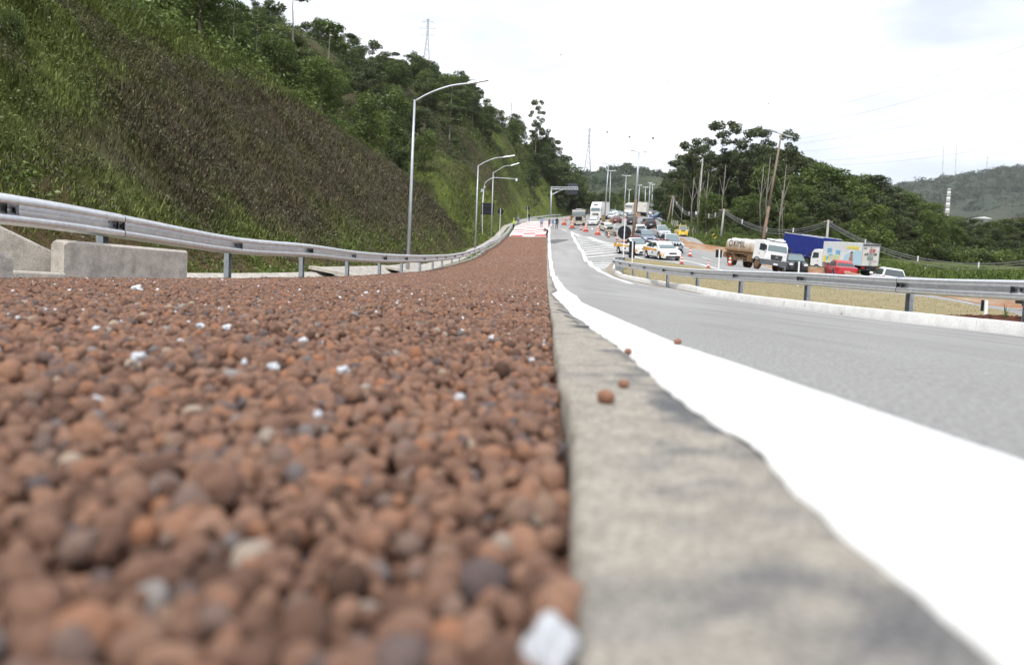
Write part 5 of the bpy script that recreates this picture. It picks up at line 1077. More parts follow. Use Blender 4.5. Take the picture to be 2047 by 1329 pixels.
    MB().box((f-.035, 0, zf-.06), (.1, W2*.72, .13), tx=.8).build('grille', M['plastic'], root)
    MB().box((f-.03, 0, sill+.1), (.14, W2*1.35, .16), ty=.96).build('lower_grille', M['plastic'], root)
    MB().box((f+.03, 0, sill+.22), (.03, .40, .12)).build('number_plate', M['plate'], root)
    MB().box((rb-.02, 0, sill+.42), (.03, .40, .12)).build('number_plate', M['plate'], root)
    MB().box((rb+.04, 0, sill+.14), (.14, W2*1.6, .2)).build('rear_bumper', M['plastic'], root)
    if detail > 1:
        for s in (1, -1):
            MB().box((.35, s*(W2+.002), B-.13), (.16, .03, .03)).build('door_handle', pm, root)
            if xm is not None: MB().box((-.62, s*(W2+.002), B-.12), (.16, .03, .03)).build('door_handle', pm, root)
            MB().box((0, s*W2*.985, sill+.04), (S['fw']-S['rw']-2.5*r, .05, .08)).build('sill', M['plastic'], root)
    if style in ('pickup', 'smallpickup'):
        x0, x1 = rb+.1, br-.12; MB().box(((x0+x1)/2, 0, S['st'][2][1]+.006), (x1-x0, W2*1.62, .04)).build('load_bed', M['plastic'], root)
        if style == 'pickup': MB().box(((x0+x1)/2, 0, S['st'][2][1]+.03), (x1-x0+.02, W2*1.78, .03)).build('bed_cover', M['black'], root)
    return root, S, W2
def heading(Y, away=False, yaw=0.):
    d = road_dir(Y); d = d if away else -d; return Vector((d.x*math.cos(yaw)-d.y*math.sin(yaw), d.x*math.sin(yaw)+d.y*math.cos(yaw), 0))
P_ = {k: paint('paint_'+k, c) for k, c in dict(white=(.80, .80, .79), cream=(.62, .58, .50), silver=(.42, .44, .46), beige=(.40, .37, .31), grey=(.10, .105, .115), dark=(.035, .038, .045), black=(.012, .012, .014), red=(.42, .012, .02), wine=(.20, .055, .05), navy=(.02, .035, .10), blue=(.03, .07, .22), yellow=(.75, .50, .03), lightblue=(.20, .25, .36), bluegrey=(.16, .19, .25)).items()}
M['safety'] = paint('safety_orange_stripe', (.74, .36, .02))
gcar_n = 'vehicles queueing towards the camera'; gcar_a = 'vehicles driving away up the hill'
def car_px(px, py, D, style, col, label, cat='car', away=False, yaw=0., ang=None, **k):
    a = at(px, py, D); hh_ = heading(a[1], away, yaw) if ang is None else Vector((math.sin(rad(ang)), -math.cos(rad(ang)), 0)); return vehicle(k.pop('name', 'parked_car' if cat == 'car' else cat.replace(' ', '_')), label, cat, a[0], a[1], hh_, style, P_[col], group=gcar_a if away else gcar_n, **k)
# patrol car (white and orange) and patrol pickup
a = at(1322, 525, 66); hd = Vector((math.sin(rad(13)), -math.cos(rad(13)), 0))
root, S, W2 = vehicle('patrol_car', 'white and orange patrol hatchback with roof light bar parked on the hatched gore', 'patrol car', a[0], a[1], hd, 'sedan', P_['white'], group='patrol vehicles'); PATROL = root
def livery(root, S, W2, kind):
    for s in (1, -1):
        y = s*(W2+.004)
        MB().slab([(-1.85, y, .98) if kind == 'c' else (-1.2, y, .96), (.95, y, .86), (1.0, y, .70), (-.2, y, .74), (-1.8, y, .62)][::-s], .006).build('orange_stripe', M['safety'], root)
        MB().slab([(1.55, s*W2*.985, .62), (2.12, s*W2*.86, .60), (2.16, s*W2*.84, .40), (1.75, s*W2*.985, .36)][::-s], .02).build('orange_corner', M['safety'], root)
        if kind == 'c':
            for k in range(2): MB().slab([(-1.75+k*.28, y, .92), (-1.62+k*.28, y, .92), (-1.80+k*.28, y, .62), (-1.93+k*.28, y, .62)][::-s], .009).build('chevron', P_['white'] if k else M['safety'], root)
        mbx = MB(); mbx.cyl((.1, y, .56), (0, 1, 0), .10, .012, 14); mbx.build('door_emblem', M['emblem'] if 'emblem' in M else M.setdefault('emblem', paint('emblem_teal', (.02, .15, .22))), root)
        MB().slab([(-.02, y+s*.012, .46), (.26, y+s*.012, .60), (.22, y+s*.012, .66), (-.06, y+s*.012, .52)][::-s], .006).build('emblem_swoosh', P_['blue'], root)
    MB().box((0 if kind == 'c' else .2, 0, S['H']+.085), (.22, 1.15, .09), tx=.8, ty=.97).build('light_bar', P_['dark'], root)
    for k in (-.45, -.15, .15, .45): MB().box((.0 if kind == 'c' else .2, k, S['H']+.10), (.235, .12, .07)).build('beacon', M['lampr'], root)
    for s in (1, -1): MB().box((0 if kind == 'c' else .2, s*.4, S['H']+.03), (.1, .05, .05)).build('bar_foot', M['plastic'], root)
livery(root, S, W2, 'c')
MB().box((2.2, 0, .34), (.10, 1.3, .07)).build('orange_lip', M['safety'], root)
a = at(1265, 511, 72); hd = Vector((math.sin(rad(20)), -math.cos(rad(20)), 0))
root, S, W2 = vehicle('patrol_pickup', 'white and orange patrol pickup with light bar behind the tall black marker board', 'patrol pickup', a[0], a[1], hd, 'smallpickup', P_['white'], group='patrol vehicles'); livery(root, S, W2, 'p')
for s in (1, -1):
    MB().slab([(-2.15, s*(W2+.005), 1.0), (-1.5, s*(W2+.005), 1.0), (-1.7, s*(W2+.005), .76), (-2.18, s*(W2+.005), .6)][::-s], .008).build('orange_corner', M['safety'], root)
    MB().tube([(-1.9, s*.6, 1.0), (-1.9, s*.6, 1.12), (-.3, s*.6, 1.3)], .03, 6).build('bed_rail', M['safety'], root)
MB().box((-1.0, 0, 1.10), (.5, .9, .14)).build('load', M['orange'], root)
# private cars
car_px(1337, 499, 80, 'pickup', 'silver', 'dark grey pickup with silver bonnet and black bull bar leading the lane', 'pickup truck', ang=4, name='pickup_truck')
_pk = [o for o in COL.objects if o.get('category') == 'pickup truck'][-1]
for s in (1, -1): MB().box((-.3, s*.928, .78), (3.6, .012, .56)).build('dark_flank', P_['dark'], _pk); MB().box((-1.9, s*.93, .86), (1.2, .012, .46)).build('dark_flank', P_['dark'], _pk)
MB().tube([(2.66, -.62, .62), (2.74, -.5, .86), (2.74, .5, .86), (2.66, .62, .62)], .05, 7).build('bull_bar', M['black'], _pk)
for k in (-.42, -.14, .14, .42): MB().box((2.55, k, .94), (.08, .12, .16), rot=Matrix.Rotation(k*.8, 3, 'X')).build('grille_slot', M['black'], _pk)
car_px(1289, 483, 93, 'hatch', 'bluegrey', 'silver grey hatchback with a wide windscreen beside the dark pickup', ang=8)
car_px(1320, 478, 101, 'smallpickup', 'silver', 'grey pickup behind the dark grey pickup, seen from its far side', 'pickup truck', name='pickup_truck')
car_px(1230.5, 473, 116, 'hatch', 'beige', 'beige grey car with open side view left of the round sign back', yaw=rad(16))
car_px(1213, 463.5, 136, 'sedan', 'cream', 'cream coloured car behind the beige grey car', yaw=rad(14))
car_px(1186.5, 453.5, 150, 'sedan', 'white', 'white car with oval grille in front of the white articulated lorry')
car_px(1189, 447.5, 163, 'hatch', 'white', 'white car directly behind the white car with oval grille')
car_px(1360, 489, 107, 'van', 'yellow', 'bright yellow van by the grass bank behind the dark pickup', 'van', name='van', scale=.78, ang=-2)
car_px(1280, 467, 120, 'hatch', 'white', 'white car with dark rear window driving away right of the rusty lamp', away=True, ang=176)
car_px(1296, 469, 128, 'suv', 'dark', 'dark grey compact car with roof bars driving away beside the earth corner', away=True)
car_px(1232, 449, 158, 'sedan', 'wine', 'reddish brown saloon seen from behind left of the pale sign plate', away=True)
car_px(1262, 445.5, 168, 'suv', 'black', 'tall dark van seen from behind at the rusty lamp', away=True, scale=1.2)
car_px(1262, 453, 150, 'hatch', 'dark', 'dark car below the tall dark van', away=True)
car_px(1317, 443, 200, 'pickup', 'blue', 'blue pickup on the far right lane above the grass bank', 'pickup truck', name='pickup_truck', yaw=rad(-50))
car_px(1331, 446, 190, 'hatch', 'silver', 'silver car half hidden in the grass at the leaning timber pole', yaw=rad(-50))
# queue beyond the far barrier
for i, (x, y, D, st, c, lb) in enumerate([(1214,434,200,'hatch','white','small white car just right of the white lorry cab'),(1226,431,212,'suv','lightblue','pale blue van in the far queue'),(1229,433.5,206,'sedan','white','white saloon below the pale blue van'),(1237,430.5,218,'hatch','silver','light car in the middle of the far queue'),(1242.5,431,222,'suv','white','white van in front of the delivery truck'),(1222,436,196,'hatch','white','white car at the left end of the far queue')]):
    car_px(x, y, D, st, c, lb, detail=1, scale=1.05)
for i, (x, y, D, st, c, lb) in enumerate([(1297,434,232,'hatch','white','white car peeping out right of the white box lorry'),(1306,429.5,250,'sedan','dark','dark car on the crest of the far highway'),(1313,427,262,'suv','bluegrey','blue grey van near the crest behind the dark car'),(1322,427,262,'suv','navy','navy car at the crest near the dark trees'),(1294,430,245,'suv','silver','silver car beside the box lorry near the crest')]):
    car_px(x, y, D, st, c, lb, away=True, detail=1, scale=1.1)
# cars between tanker and trucks
car_px(1584, 545, 69, 'suv', 'black', 'black car with bright headlights half hidden behind the tanker cab', ang=-8, scale=.97)
car_px(1677, 555, 63, 'sedan', 'red', 'shiny red sports saloon driving away beyond the barrier', away=True, ang=172, scale=.96)
car_px(1768, 580, 55.5, 'hatch', 'white', 'white car roof and side window showing above the right guardrail', away=True, ang=168)
car_px(2150, 642, 27, 'suv', 'black', 'dark front of a car cut off by the right picture edge under the guardrail', yaw=rad(20), scale=.8)

# ------------------------------------------------------------------ lorries
def axle(root, x, w, r, tw=.26, rim='rim', dual=False):
    for s in (1, -1):
        wheel(root, x, s*(w/2-tw/2), r, tw, rim)
        if dual: wheel(root, x, s*(w/2-tw*1.7), r, tw, rim)
def cab(root, x0, x1, W, zb, H, pm, roofdrop=.25, scr='glass2', visor=False):
    """cab-over lorry cab; front at x1"""
    W2 = W/2; L_ = x1-x0; zs = zb+(H-zb)*.46
    pr = [(x0, zb), (x1-.03, zb), (x1, zb+.1), (x1, zs), (x1-.12, H-.35), (x1-.38, H-.06), (x1-.9, H), (x0, H-.02)]
    secs = []
    for y, k in ((-W2, .95), (-W2+.07, 1.), (0, 1.012), (W2-.07, 1.), (W2, .95)):
        cx_, cz_ = (x0+x1)/2, (zb+H)/2; secs.append([(cx_+(p[0]-cx_)*k, y, cz_+(p[1]-cz_)*(k if k < 1 else 1.)) for p in pr])
    MB().loft(secs).build('cab', pm, root, smooth=True, auto=35)
    MB().slab([(x1+.012, -W2*.88, zs+.04), (x1+.012, W2*.88, zs+.04), (x1-.10, W2*.84, H-.38), (x1-.10, -W2*.84, H-.38)], .012).build('windscreen', M[scr], root)
    for s in (1, -1):
        q = [(x1-.22, s*(W2+.004), zs-.02), (x1-.36, s*(W2+.004), H-.34), (x1-1.1, s*(W2+.004), H-.34), (x1-1.1, s*(W2+.004), zs+.06)]
        MB().slab(q if s > 0 else q[::-1], -.01*0+.01).build('side_window', M['glass'], root)
        MB().box((x1+.04, s*(W2+.13), zs+.32), (.10, .17, .42)).build('mirror', M['plastic'], root)
        MB().box((x1-.10, s*W2*.78, zb+.28), (.26, .34, .22), tx=.8).build('headlight', M['lampw'], root)
        MB().box((x1-1.02, s*(W2+.008), zs-.25), (.14, .03, .05)).build('door_handle', M['plastic'], root)
    return zs
def lorry_frame(px, py, D, yawdeg): # yaw: heading angle from -Y towards +X
    a = at(px, py, D); h = Vector((math.sin(rad(yawdeg)), -math.cos(rad(yawdeg)), 0)); return a, h
# tanker
a, h = lorry_frame(1509, 538, 65.5, 16); root = thing('tanker_lorry', 'white water tanker lorry smeared with brown mud, driver at the wheel', 'lorry', mw=frame_on_ground(a[0], a[1], h) @ Matrix.Scale(.90, 4))
M['mudrim'] = mat('muddy_rim', (.24, .14, .07), .9, 0, (.16, .09, .05), 6); M['mudtyre'] = mat('muddy_tyre', (.13, .075, .045), .95, 0, (.06, .04, .03), 5)
M['mudframe'] = mat('muddy_chassis', (.13, .085, .055), .95, 0, (.24, .14, .075), 2.5)
def mudwhite():
    m = bpy.data.materials.new('mud_splashed_tank'); m.use_nodes = True; t = m.node_tree; b = t.nodes['Principled BSDF']; b.inputs['Roughness'].default_value = .5
    co = t.nodes.new('ShaderNodeTexCoord'); sp = t.nodes.new('ShaderNodeSeparateXYZ'); t.links.new(co.outputs['Object'], sp.inputs[0]); n = t.nodes.new('ShaderNodeTexNoise'); n.inputs['Scale'].default_value = 2.2; n.inputs['Detail'].default_value = 7; mp = t.nodes.new('ShaderNodeMapping'); mp.inputs['Scale'].default_value = (1.6, 1, .5); t.links.new(co.outputs['Object'], mp.inputs[0]); t.links.new(mp.outputs[0], n.inputs[0])
    ad = t.nodes.new('ShaderNodeMath'); ad.operation = 'MULTIPLY_ADD'; ad.inputs[1].default_value = -1.1; ad.inputs[2].default_value = 2.25; t.links.new(sp.outputs['Z'], ad.inputs[0])
    a2 = t.nodes.new('ShaderNodeMath'); a2.operation = 'ADD'; n2 = t.nodes.new('ShaderNodeMath'); n2.operation = 'MULTIPLY'; n2.inputs[1].default_value = 1.5; t.links.new(n.outputs[0], n2.inputs[0]); t.links.new(ad.outputs[0], a2.inputs[0]); t.links.new(n2.outputs[0], a2.inputs[1])
    mr = t.nodes.new('ShaderNodeMapRange'); mr.inputs[1].default_value = .35; mr.inputs[2].default_value = 1.35; t.links.new(a2.outputs[0], mr.inputs[0]); mx_ = t.nodes.new('ShaderNodeMixRGB'); mx_.inputs[1].default_value = (.66, .64, .60, 1); mx_.inputs[2].default_value = (.36, .22, .11, 1); t.links.new(mr.outputs[0], mx_.inputs[0]); t.links.new(mx_.outputs[0], b.inputs['Base Color']); return m
M['mudtank'] = mudwhite(); MW = P_['white']
TW = 1.06
def tanksec(x, sc=1., z0=.0):
    pts = []
    for k in range(28):
        an = 2*math.pi*k/28; c, s = math.cos(an), math.sin(an); yy = TW*sc*math.copysign(abs(c)**.42, c); zz = 1.86+.62*sc*math.copysign(abs(s)**.42, s); pts.append((x, yy, zz))
    return pts
MB().loft([tanksec(-3.75, .9), tanksec(-3.7), tanksec(.62), tanksec(.68, .93)]).build('tank', M['mudtank'], root, smooth=True, auto=45)
for x in (-3.72, -1.55, .42): MB().loft([tanksec(x-.09, 1.02), tanksec(x+.09, 1.02)]).build('tank_band', M['mudtank'], root, smooth=True, auto=40)
for x0, x1 in ((-3.75, -3.25), (-1.9, -1.35), (-.2, .7)): MB().box(((x0+x1)/2, 0, 2.53), (x1-x0, 1.2, .18), tx=.9).build('top_box', M['mudtank'], root)
for s in (1, -1):
    mw_ = Matrix.Translation((-1.95, s*(TW+.012), 2.03)) @ (Matrix.Rotation(rad(90), 4, 'X') if s < 0 else (Matrix.Rotation(rad(180), 4, 'Z') @ Matrix.Rotation(rad(90), 4, 'X')))
    text('OXIMIL', 'lettering', .90, P_['black'], root, mw_, bold=.0, sx=.86)
MB().box((-1.6, 0, .95), (4.9, .85, .22)).build('chassis', M['mudframe'], root)
for s in (1, -1):
    MB().box((-1.5, s*1.02, 1.2), (4.6, .10, .10)).build('side_rail', M['mudframe'], root); MB().box((-.9, s*1.08, .78), (1.9, .06, .10)).build('guard_bar', M['mudframe'], root); MB().box((-.9, s*1.08, .58), (1.9, .06, .10)).build('guard_bar', M['mudframe'], root)
    MB().box((.55, s*.92, .86), (.75, .4, .6)).build('fuel_tank', M['mudframe'], root)
    MB().loft([[(-2.65+.62*math.cos(an), s*1.1, .52+.62*math.sin(an)), (-2.65+.62*math.cos(an), s*.6, .52+.62*math.sin(an)), (-2.65+.57*math.cos(an), s*.6, .52+.57*math.sin(an)), (-2.65+.57*math.cos(an), s*1.1, .52+.57*math.sin(an))] for an in [math.pi*k/12 for k in range(0, 13)]]).build('mudguard', M['mudframe'], root)
    MB().loft([[(1.75+.62*math.cos(an), s*1.16, .5+.6*math.sin(an)), (1.75+.62*math.cos(an), s*.7, .5+.6*math.sin(an)), (1.75+.56*math.cos(an), s*.7, .5+.54*math.sin(an)), (1.75+.56*math.cos(an), s*1.16, .5+.54*math.sin(an))] for an in [math.pi*k/12 for k in range(0, 13)]]).build('wheel_arch', P_['dark'], root)
MB().box((-3.9, 0, .95), (.5, 2.0, .5)).build('pump_box', M['mudframe'], root); MB().tube([(-4.15, -.9, 1.5), (-4.15, .9, 1.5)], .07, 8).build('spray_bar', M['mudframe'], root)
zs = cab(root, .95, 2.95, 2.2, .85, 2.62, MW, visor=True)
MB().box((2.55, 0, .72), (.9, 2.26, .46), tx=.98).build('bumper', P_['grey'], root); MB().box((2.90, 0, 1.2), (.22, 1.05, .42), ty=1.12).build('grille', M['plastic'], root)
for k in range(4): MB().box((3.02, 0, 1.06+k*.1), (.02, .95, .03)).build('grille_bar', P_['grey'], root)
_rg = MB(); rr0 = [(3.045, .14*math.cos(t_), 1.22+.14*math.sin(t_)) for t_ in [2*math.pi*k/20 for k in range(21)]]; _rg.tube(rr0, .014, 6)
for k in range(3): an = rad(90+120*k); _rg.tube([(3.045, 0, 1.22), (3.045, .14*math.cos(an), 1.22+.14*math.sin(an))], [.026, .008], 6)
_rg.build('emblem', M['chrome'], root); MB().box((3.02, 0, .62), (.02, .45, .14)).build('number_plate', M['plate'], root)
MB().box((2.5, 0, 2.72), (.5, 1.6, .1), tx=.8).build('roof_visor', MW, root); MB().tube([(2.75, .95, 1.62), (2.85, .3, 1.58)], .02, 5).build('wiper', M['black'], root)
for s in (1, -1): wheel(root, 1.75, s*.97, .47, .26, 'mudrim', 'mudtyre'); wheel(root, -2.65, s*.98, .47, .26, 'mudrim', 'mudtyre'); wheel(root, -2.65, s*.70, .47, .24, 'mudrim', 'mudtyre')
# box lorries
def box_truck(name, label, px, py, D, ang, box, boxm, cabm, H_box, W, cabL=1.9, cabH=2.5, away=True, wheels=(.45,), scale=1., dz=0.):
    a = at(px, py, D); h = Vector((math.sin(rad(ang)), math.cos(rad(ang)), 0)); root = thing(name, label, 'lorry', mw=frame_on_ground(a[0], a[1], h, dz) @ Matrix.Scale(scale, 4)); L_ = box; zb = 1.0
    MB().box((-.2, 0, (zb+H_box)/2), (L_, W, H_box-zb)).build('cargo_box', boxm, root)
    MB().box((0, 0, .82), (L_+1.2, .9, .25)).build('chassis', M['plastic'], root)
    cab(root, L_/2-.1, L_/2-.1+cabL, W*.93, .55, cabH, cabm)
    for s in (1, -1): MB().box((0, s*(W/2-.05), .72), (L_*.5, .05, .3)).build('side_guard', M['plastic'], root); MB().box((-.2-L_/2-.01, s*W*.38, .82), (.06, .3, .14)).build('tail_light', M['lampr'], root)
    MB().box((-.2-L_/2+.1, 0, .62), (.16, W*.9, .16)).build('rear_bumper', M['lampr'] if 'ARC' in name else M['plastic'], root)
    MB().box((-.2-L_/2-.02, .1, .72), (.02, .45, .14)).build('number_plate', M['plate'], root)
    axle(root, L_/2+cabL*.35, W, wheels[0]); axle(root, -L_/2+.9, W, wheels[0], dual=True); return root, L_, zb
M['bluecanvas'] = mat('blue_tarpaulin', (.022, .04, .235), .55, 0, (.018, .03, .19), 1.2, bump=.5, bscale=1.5, bdist=.06)
r_, L_, zb = box_truck('curtain_side_lorry', 'lorry with plain blue tarpaulin sides behind the tanker and the delivery lorry', 1612, 529, 81, -17, 7.2, M['bluecanvas'], P_['white'], 3.35, 2.4, scale=.86)
for s in (1, -1):
    for k in range(9): MB().box((-3.6+k*.85, s*1.205, 1.08), (.07, .02, .10)).build('strap_buckle', M['plate'], r_)
    MB().tube([(-3.8, s*1.2, 3.36), (3.4, s*1.2, 3.36)], .035, 6).build('top_rail', M['plate'], r_)
MB().box((-3.82, -.35, 2.3), (.03, .05, 2.4)).build('seam', P_['navy'], r_)
M['boxgrey'] = mat('truck_box_white', (.62, .61, .57), .5, 0, (.54, .52, .47), 1.5)
r_, L_, zb = box_truck('delivery_lorry', 'white delivery lorry with printed baby product side and lettered rear doors', 1692, 553, 71, -22, 5.0, M['boxgrey'], P_['white'], 3.05, 2.05, cabL=1.6, cabH=2.25, wheels=(.38,), scale=.92)
xr = -.2-L_/2; zc = (zb+3.05)/2
# rear doors
bm_ = lambda nm, c, d, m_: MB().box(c, d).build(nm, m_, r_)
bm_('door_header', (xr-.012, 0, 2.93), (.03, 2.0, .24), P_['grey'])
bm_('door_seam', (xr-.012, 0, 1.95), (.02, .025, 1.85), P_['grey'])
for y in (-.16, .16, -.02): bm_('lock_rod', (xr-.035, y, 1.95), (.03, .03, 1.85), P_['silver'])
redm = mat('lettering_red', (.5, .03, .04), .6); grn = mat('lettering_green', (.03, .16, .09), .6)
for k, z in enumerate((2.52, 2.40, 2.28)): bm_('red_bar', (xr-.014, -.16, z), (.012, .72-.0*k, .075), redm)
for k, z in enumerate((1.80, 1.68, 1.56)): bm_('green_bar', (xr-.014, .02, z), (.012, .70, .06), grn)
RT = lambda y, z: Matrix.Translation((xr-.016, y, z)) @ Matrix(((0, 0, -1, 0), (-1, 0, 0, 0), (0, 1, 0, 0), (0, 0, 0, 1)))
text('ARCOM', 'rear_lettering', .36, P_['black'], r_, RT(.02, 2.04), bold=.006, sx=1.1); text('1043', 'fleet_number', .24, P_['black'], r_, RT(.72, 2.60), bold=.004, sx=.8)
bm_('red_text_line', (xr-.014, -.55, 1.42), (.012, .5, .035), redm)
for s in (1, -1): bm_('corner_post', (xr-.0, s*1.01, zc), (.05, .05, 2.05), P_['silver'])
# printed sides
sky_ = mat('print_pale_blue', (.42, .58, .68), .55); pink = mat('print_pink_wave', (.66, .46, .42), .55); cube = mat('print_cube_blue', (.14, .33, .52), .55, 0, (.3, .48, .62), 3); yel = mat('print_yellow', (.75, .62, .06), .55); cub2 = mat('print_cube_light', (.5, .66, .74), .55); grl = mat('print_pale_green', (.55, .62, .35), .55)
for s in (1, -1):
    yy_ = s*(2.05/2+.004)
    def sp(nm, poly, m_, lift=0.): # poly in (u from rear 0..5 , z)
        q = [(xr+u, s*(2.05/2+.004+lift), z) for u, z in poly]; q = q if s < 0 else q[::-1]; MB().slab(q, .004).build(nm, m_, r_)
    sp('printed_sheet', [(.08, 1.05), (4.92, 1.05), (4.92, 3.0), (.08, 3.0)], mat('print_white', (.68, .70, .70), .5) if s == 1 else bpy.data.materials['print_white'])
    sp('printed_blue', [(.1, 1.06), (2.4, 1.06), (2.1, 1.9), (1.2, 2.25), (.1, 2.4)], sky_, .003)
    for k in range(7):
        z0 = 2.92-k*.13; pl2 = [(u, z0+.035*math.sin(u*7+k)) for u in np.linspace(.15 if k < 2 else 1.7, 4.85, 26)]; sp('printed_wave', pl2+[(u, z-.035) for u, z in pl2[::-1]], pink if k % 2 else sky_, .006)
    for (u, z, w_) in ((4.1, 2.25, .62), (3.0, 2.1, .6), (3.9, 1.7, .62), (3.15, 1.55, .6), (4.5, 1.5, .5)):
        sp('printed_cube', [(u-w_/2, z-w_/2), (u+w_/2, z-w_/2), (u+w_/2, z+w_*.28), (u-w_/2, z+w_*.28)], cube, .009); sp('printed_cube_top', [(u-w_/2, z+w_*.28), (u+w_/2, z+w_*.28), (u+w_*.35, z+w_/2), (u-w_*.6, z+w_/2)], cub2, .010)
    for k in range(7): sp('printed_bottle', [(2.75+k*.2, 1.1), (2.9+k*.2, 1.1), (2.9+k*.2, 1.75+.13*math.sin(k*2.)), (2.82+k*.2, 1.86+.13*math.sin(k*2.)), (2.75+k*.2, 1.75+.13*math.sin(k*2.))], (yel, grl, M['boxgrey'])[k % 3], .013)
    sp('printed_bottle', [(4.5, 1.08), (4.85, 1.08), (4.85, 1.6), (4.68, 1.75), (4.5, 1.6)], yel, .013)
    # infant figure, generic
    sp('printed_figure', [(1.15, 1.1), (1.5, 1.1), (1.55, 1.55), (1.42, 1.82), (1.45, 2.05), (1.32, 2.2), (1.17, 2.12), (1.12, 1.8), (1.05, 1.5)], M['skin'], .009); sp('printed_hair', [(1.45, 2.05), (1.32, 2.26), (1.12, 2.2), (1.14, 2.08), (1.3, 2.14)], P_['black'], .012)
    mw_ = Matrix.Translation((xr+1.15, s*(2.05/2+.02), 2.62)) @ (Matrix.Rotation(rad(90), 4, 'X') if s < 0 else (Matrix.Rotation(rad(180), 4, 'Z') @ Matrix.Rotation(rad(90), 4, 'X')))
    text('IsoBaby', 'side_lettering_shadow', .46, grl, r_, mw_, bold=.035, sx=.95); text('IsoBaby', 'side_lettering', .46, yel, r_, Matrix.Translation((0, s*.008, 0)) @ mw_, bold=.018, sx=.95)
# brown tipper cab, white articulated lorry, distant delivery truck and box lorry
M['brown'] = paint('brown_grey_lorry', (.17, .145, .12)); 
def front_truck(name, label, px, py, D, ang, cabm, W, H, boxm=None, Lb=7., Hb=3.8, scale=1., lowm=None):
    a = at(px, py, D); h = Vector((math.sin(rad(ang)), -math.cos(rad(ang)), 0)); root = thing(name, label, 'lorry', mw=frame_on_ground(a[0], a[1], h) @ Matrix.Scale(scale, 4))
    cab(root, .1, 2.2, W, 1.0, H, cabm); MB().box((1.9, 0, .78), (.7, W*1.02, .5), tx=.98).build('bumper', lowm or cabm, root); MB().box((2.22, 0, 1.32), (.06, W*.6, .62), ty=.95).build('grille', M['black'], root)
    for k in range(4): MB().box((2.265, 0, 1.12+k*.13), (.02, W*.56, .03)).build('grille_bar', cabm, root)
    MB().box((2.27, 0, .66), (.02, .42, .13)).build('number_plate', M['plate'], root)
    MB().box((-Lb/2+1, 0, .95), (Lb, .9, .25)).build('chassis', M['plastic'], root); axle(root, 1.1, W, .5); axle(root, -Lb+1.6, W, .5, dual=True)
    if boxm: MB().box((-Lb/2-.1, 0, (Hb+1.15)/2), (Lb, W*1.02, Hb-1.15)).build('cargo_box', boxm, root)
    return root
M['cream'] = mat('worn_cream_paint', (.45, .40, .32), .5)
r_ = front_truck('tipper_lorry', 'brown grey lorry seen from the front beside the barrel cones', 1157, 452, 149, -5, M['brown'], 2.45, 2.95, M['brown'], 6.5, 2.7, lowm=M['cream']); MB().box((2.28, 0, 1.34), (.04, 1.7, .85)).build('cream_panel', M['cream'], r_); MB().box((2.31, 0, 1.34), (.04, 1.2, .7)).build('radiator', M['black'], r_); MB().box((1.6, 0, 3.0), (.7, 1.1, .16)).build('roof_hatch', M['plate'], r_)
r_ = front_truck('articulated_lorry', 'tall white articulated lorry with high roof at the head of the far queue', 1194, 437, 188, -17, P_['white'], 2.5, 3.3, P_['white'], 9., 4.3, scale=.98); MB().loft([[(x, -1.2, z0), (x, 1.2, z0), (x-.05, 1.1, z1), (x-.05, -1.1, z1)] for x, z0, z1 in ((2.0, 3.0, 3.1), (1.6, 3.2, 3.7), (.9, 3.25, 4.1), (.1, 3.2, 4.25))]).build('wind_deflector', P_['white'], r_); MB().box((1.72, 0, 3.55), (.5, 1.0, .14), rot=Matrix.Rotation(-.7, 3, 'Y')).build('roof_mark', P_['grey'], r_)
for s in (1, -1): MB().box((2.0, s*1.1, 1.2), (.45, .28, 1.0)).build('white_corner', P_['white'], r_)
r_ = front_truck('delivery_truck', 'white delivery truck with lettering over the cab in the far queue', 1256, 431, 232, -17, P_['white'], 2.2, 2.3, M['boxgrey'], 5.5, 3.9)
for k in range(5): MB().box((-.02, -.8+k*.38, 3.25), (.06, .28, .5)).build('worn_letter_block', P_['grey'], r_)
a = at(1283, 442.5, 205); h = road_dir(205); r_, L_, zb = box_truck('box_lorry', 'white box lorry seen from behind on the far carriageway', 1283, 441.5, 216, math.degrees(math.atan2(h.x, h.y))-2, 6.5, M['boxgrey'], P_['white'], 3.6, 2.45)
bm2 = lambda nm, c, d, m_: MB().box(c, d).build(nm, m_, r_); xr = -.2-6.5/2
bm2('door_seam', (xr-.02, 0, 2.3), (.02, .04, 2.5), P_['silver']); bm2('under_shadow_block', (xr+.3, 0, .68), (.8, 2.2, .5), M['black']); bm2('door_emblem', (xr-.02, -.75, 2.6), (.02, .28, .28), P_['grey']); bm2('yellow_roof_load', (2., 0, 3.85), (1.2, 1.2, .4), mat('faded_orange_load', (.6, .35, .15), .7))  # black box low at the rear stands in for shade under the lorry
car_px(1264, 433, 224, 'suv', 'white', 'white van squeezed between delivery truck and rusty lamp', detail=1, scale=1.25)

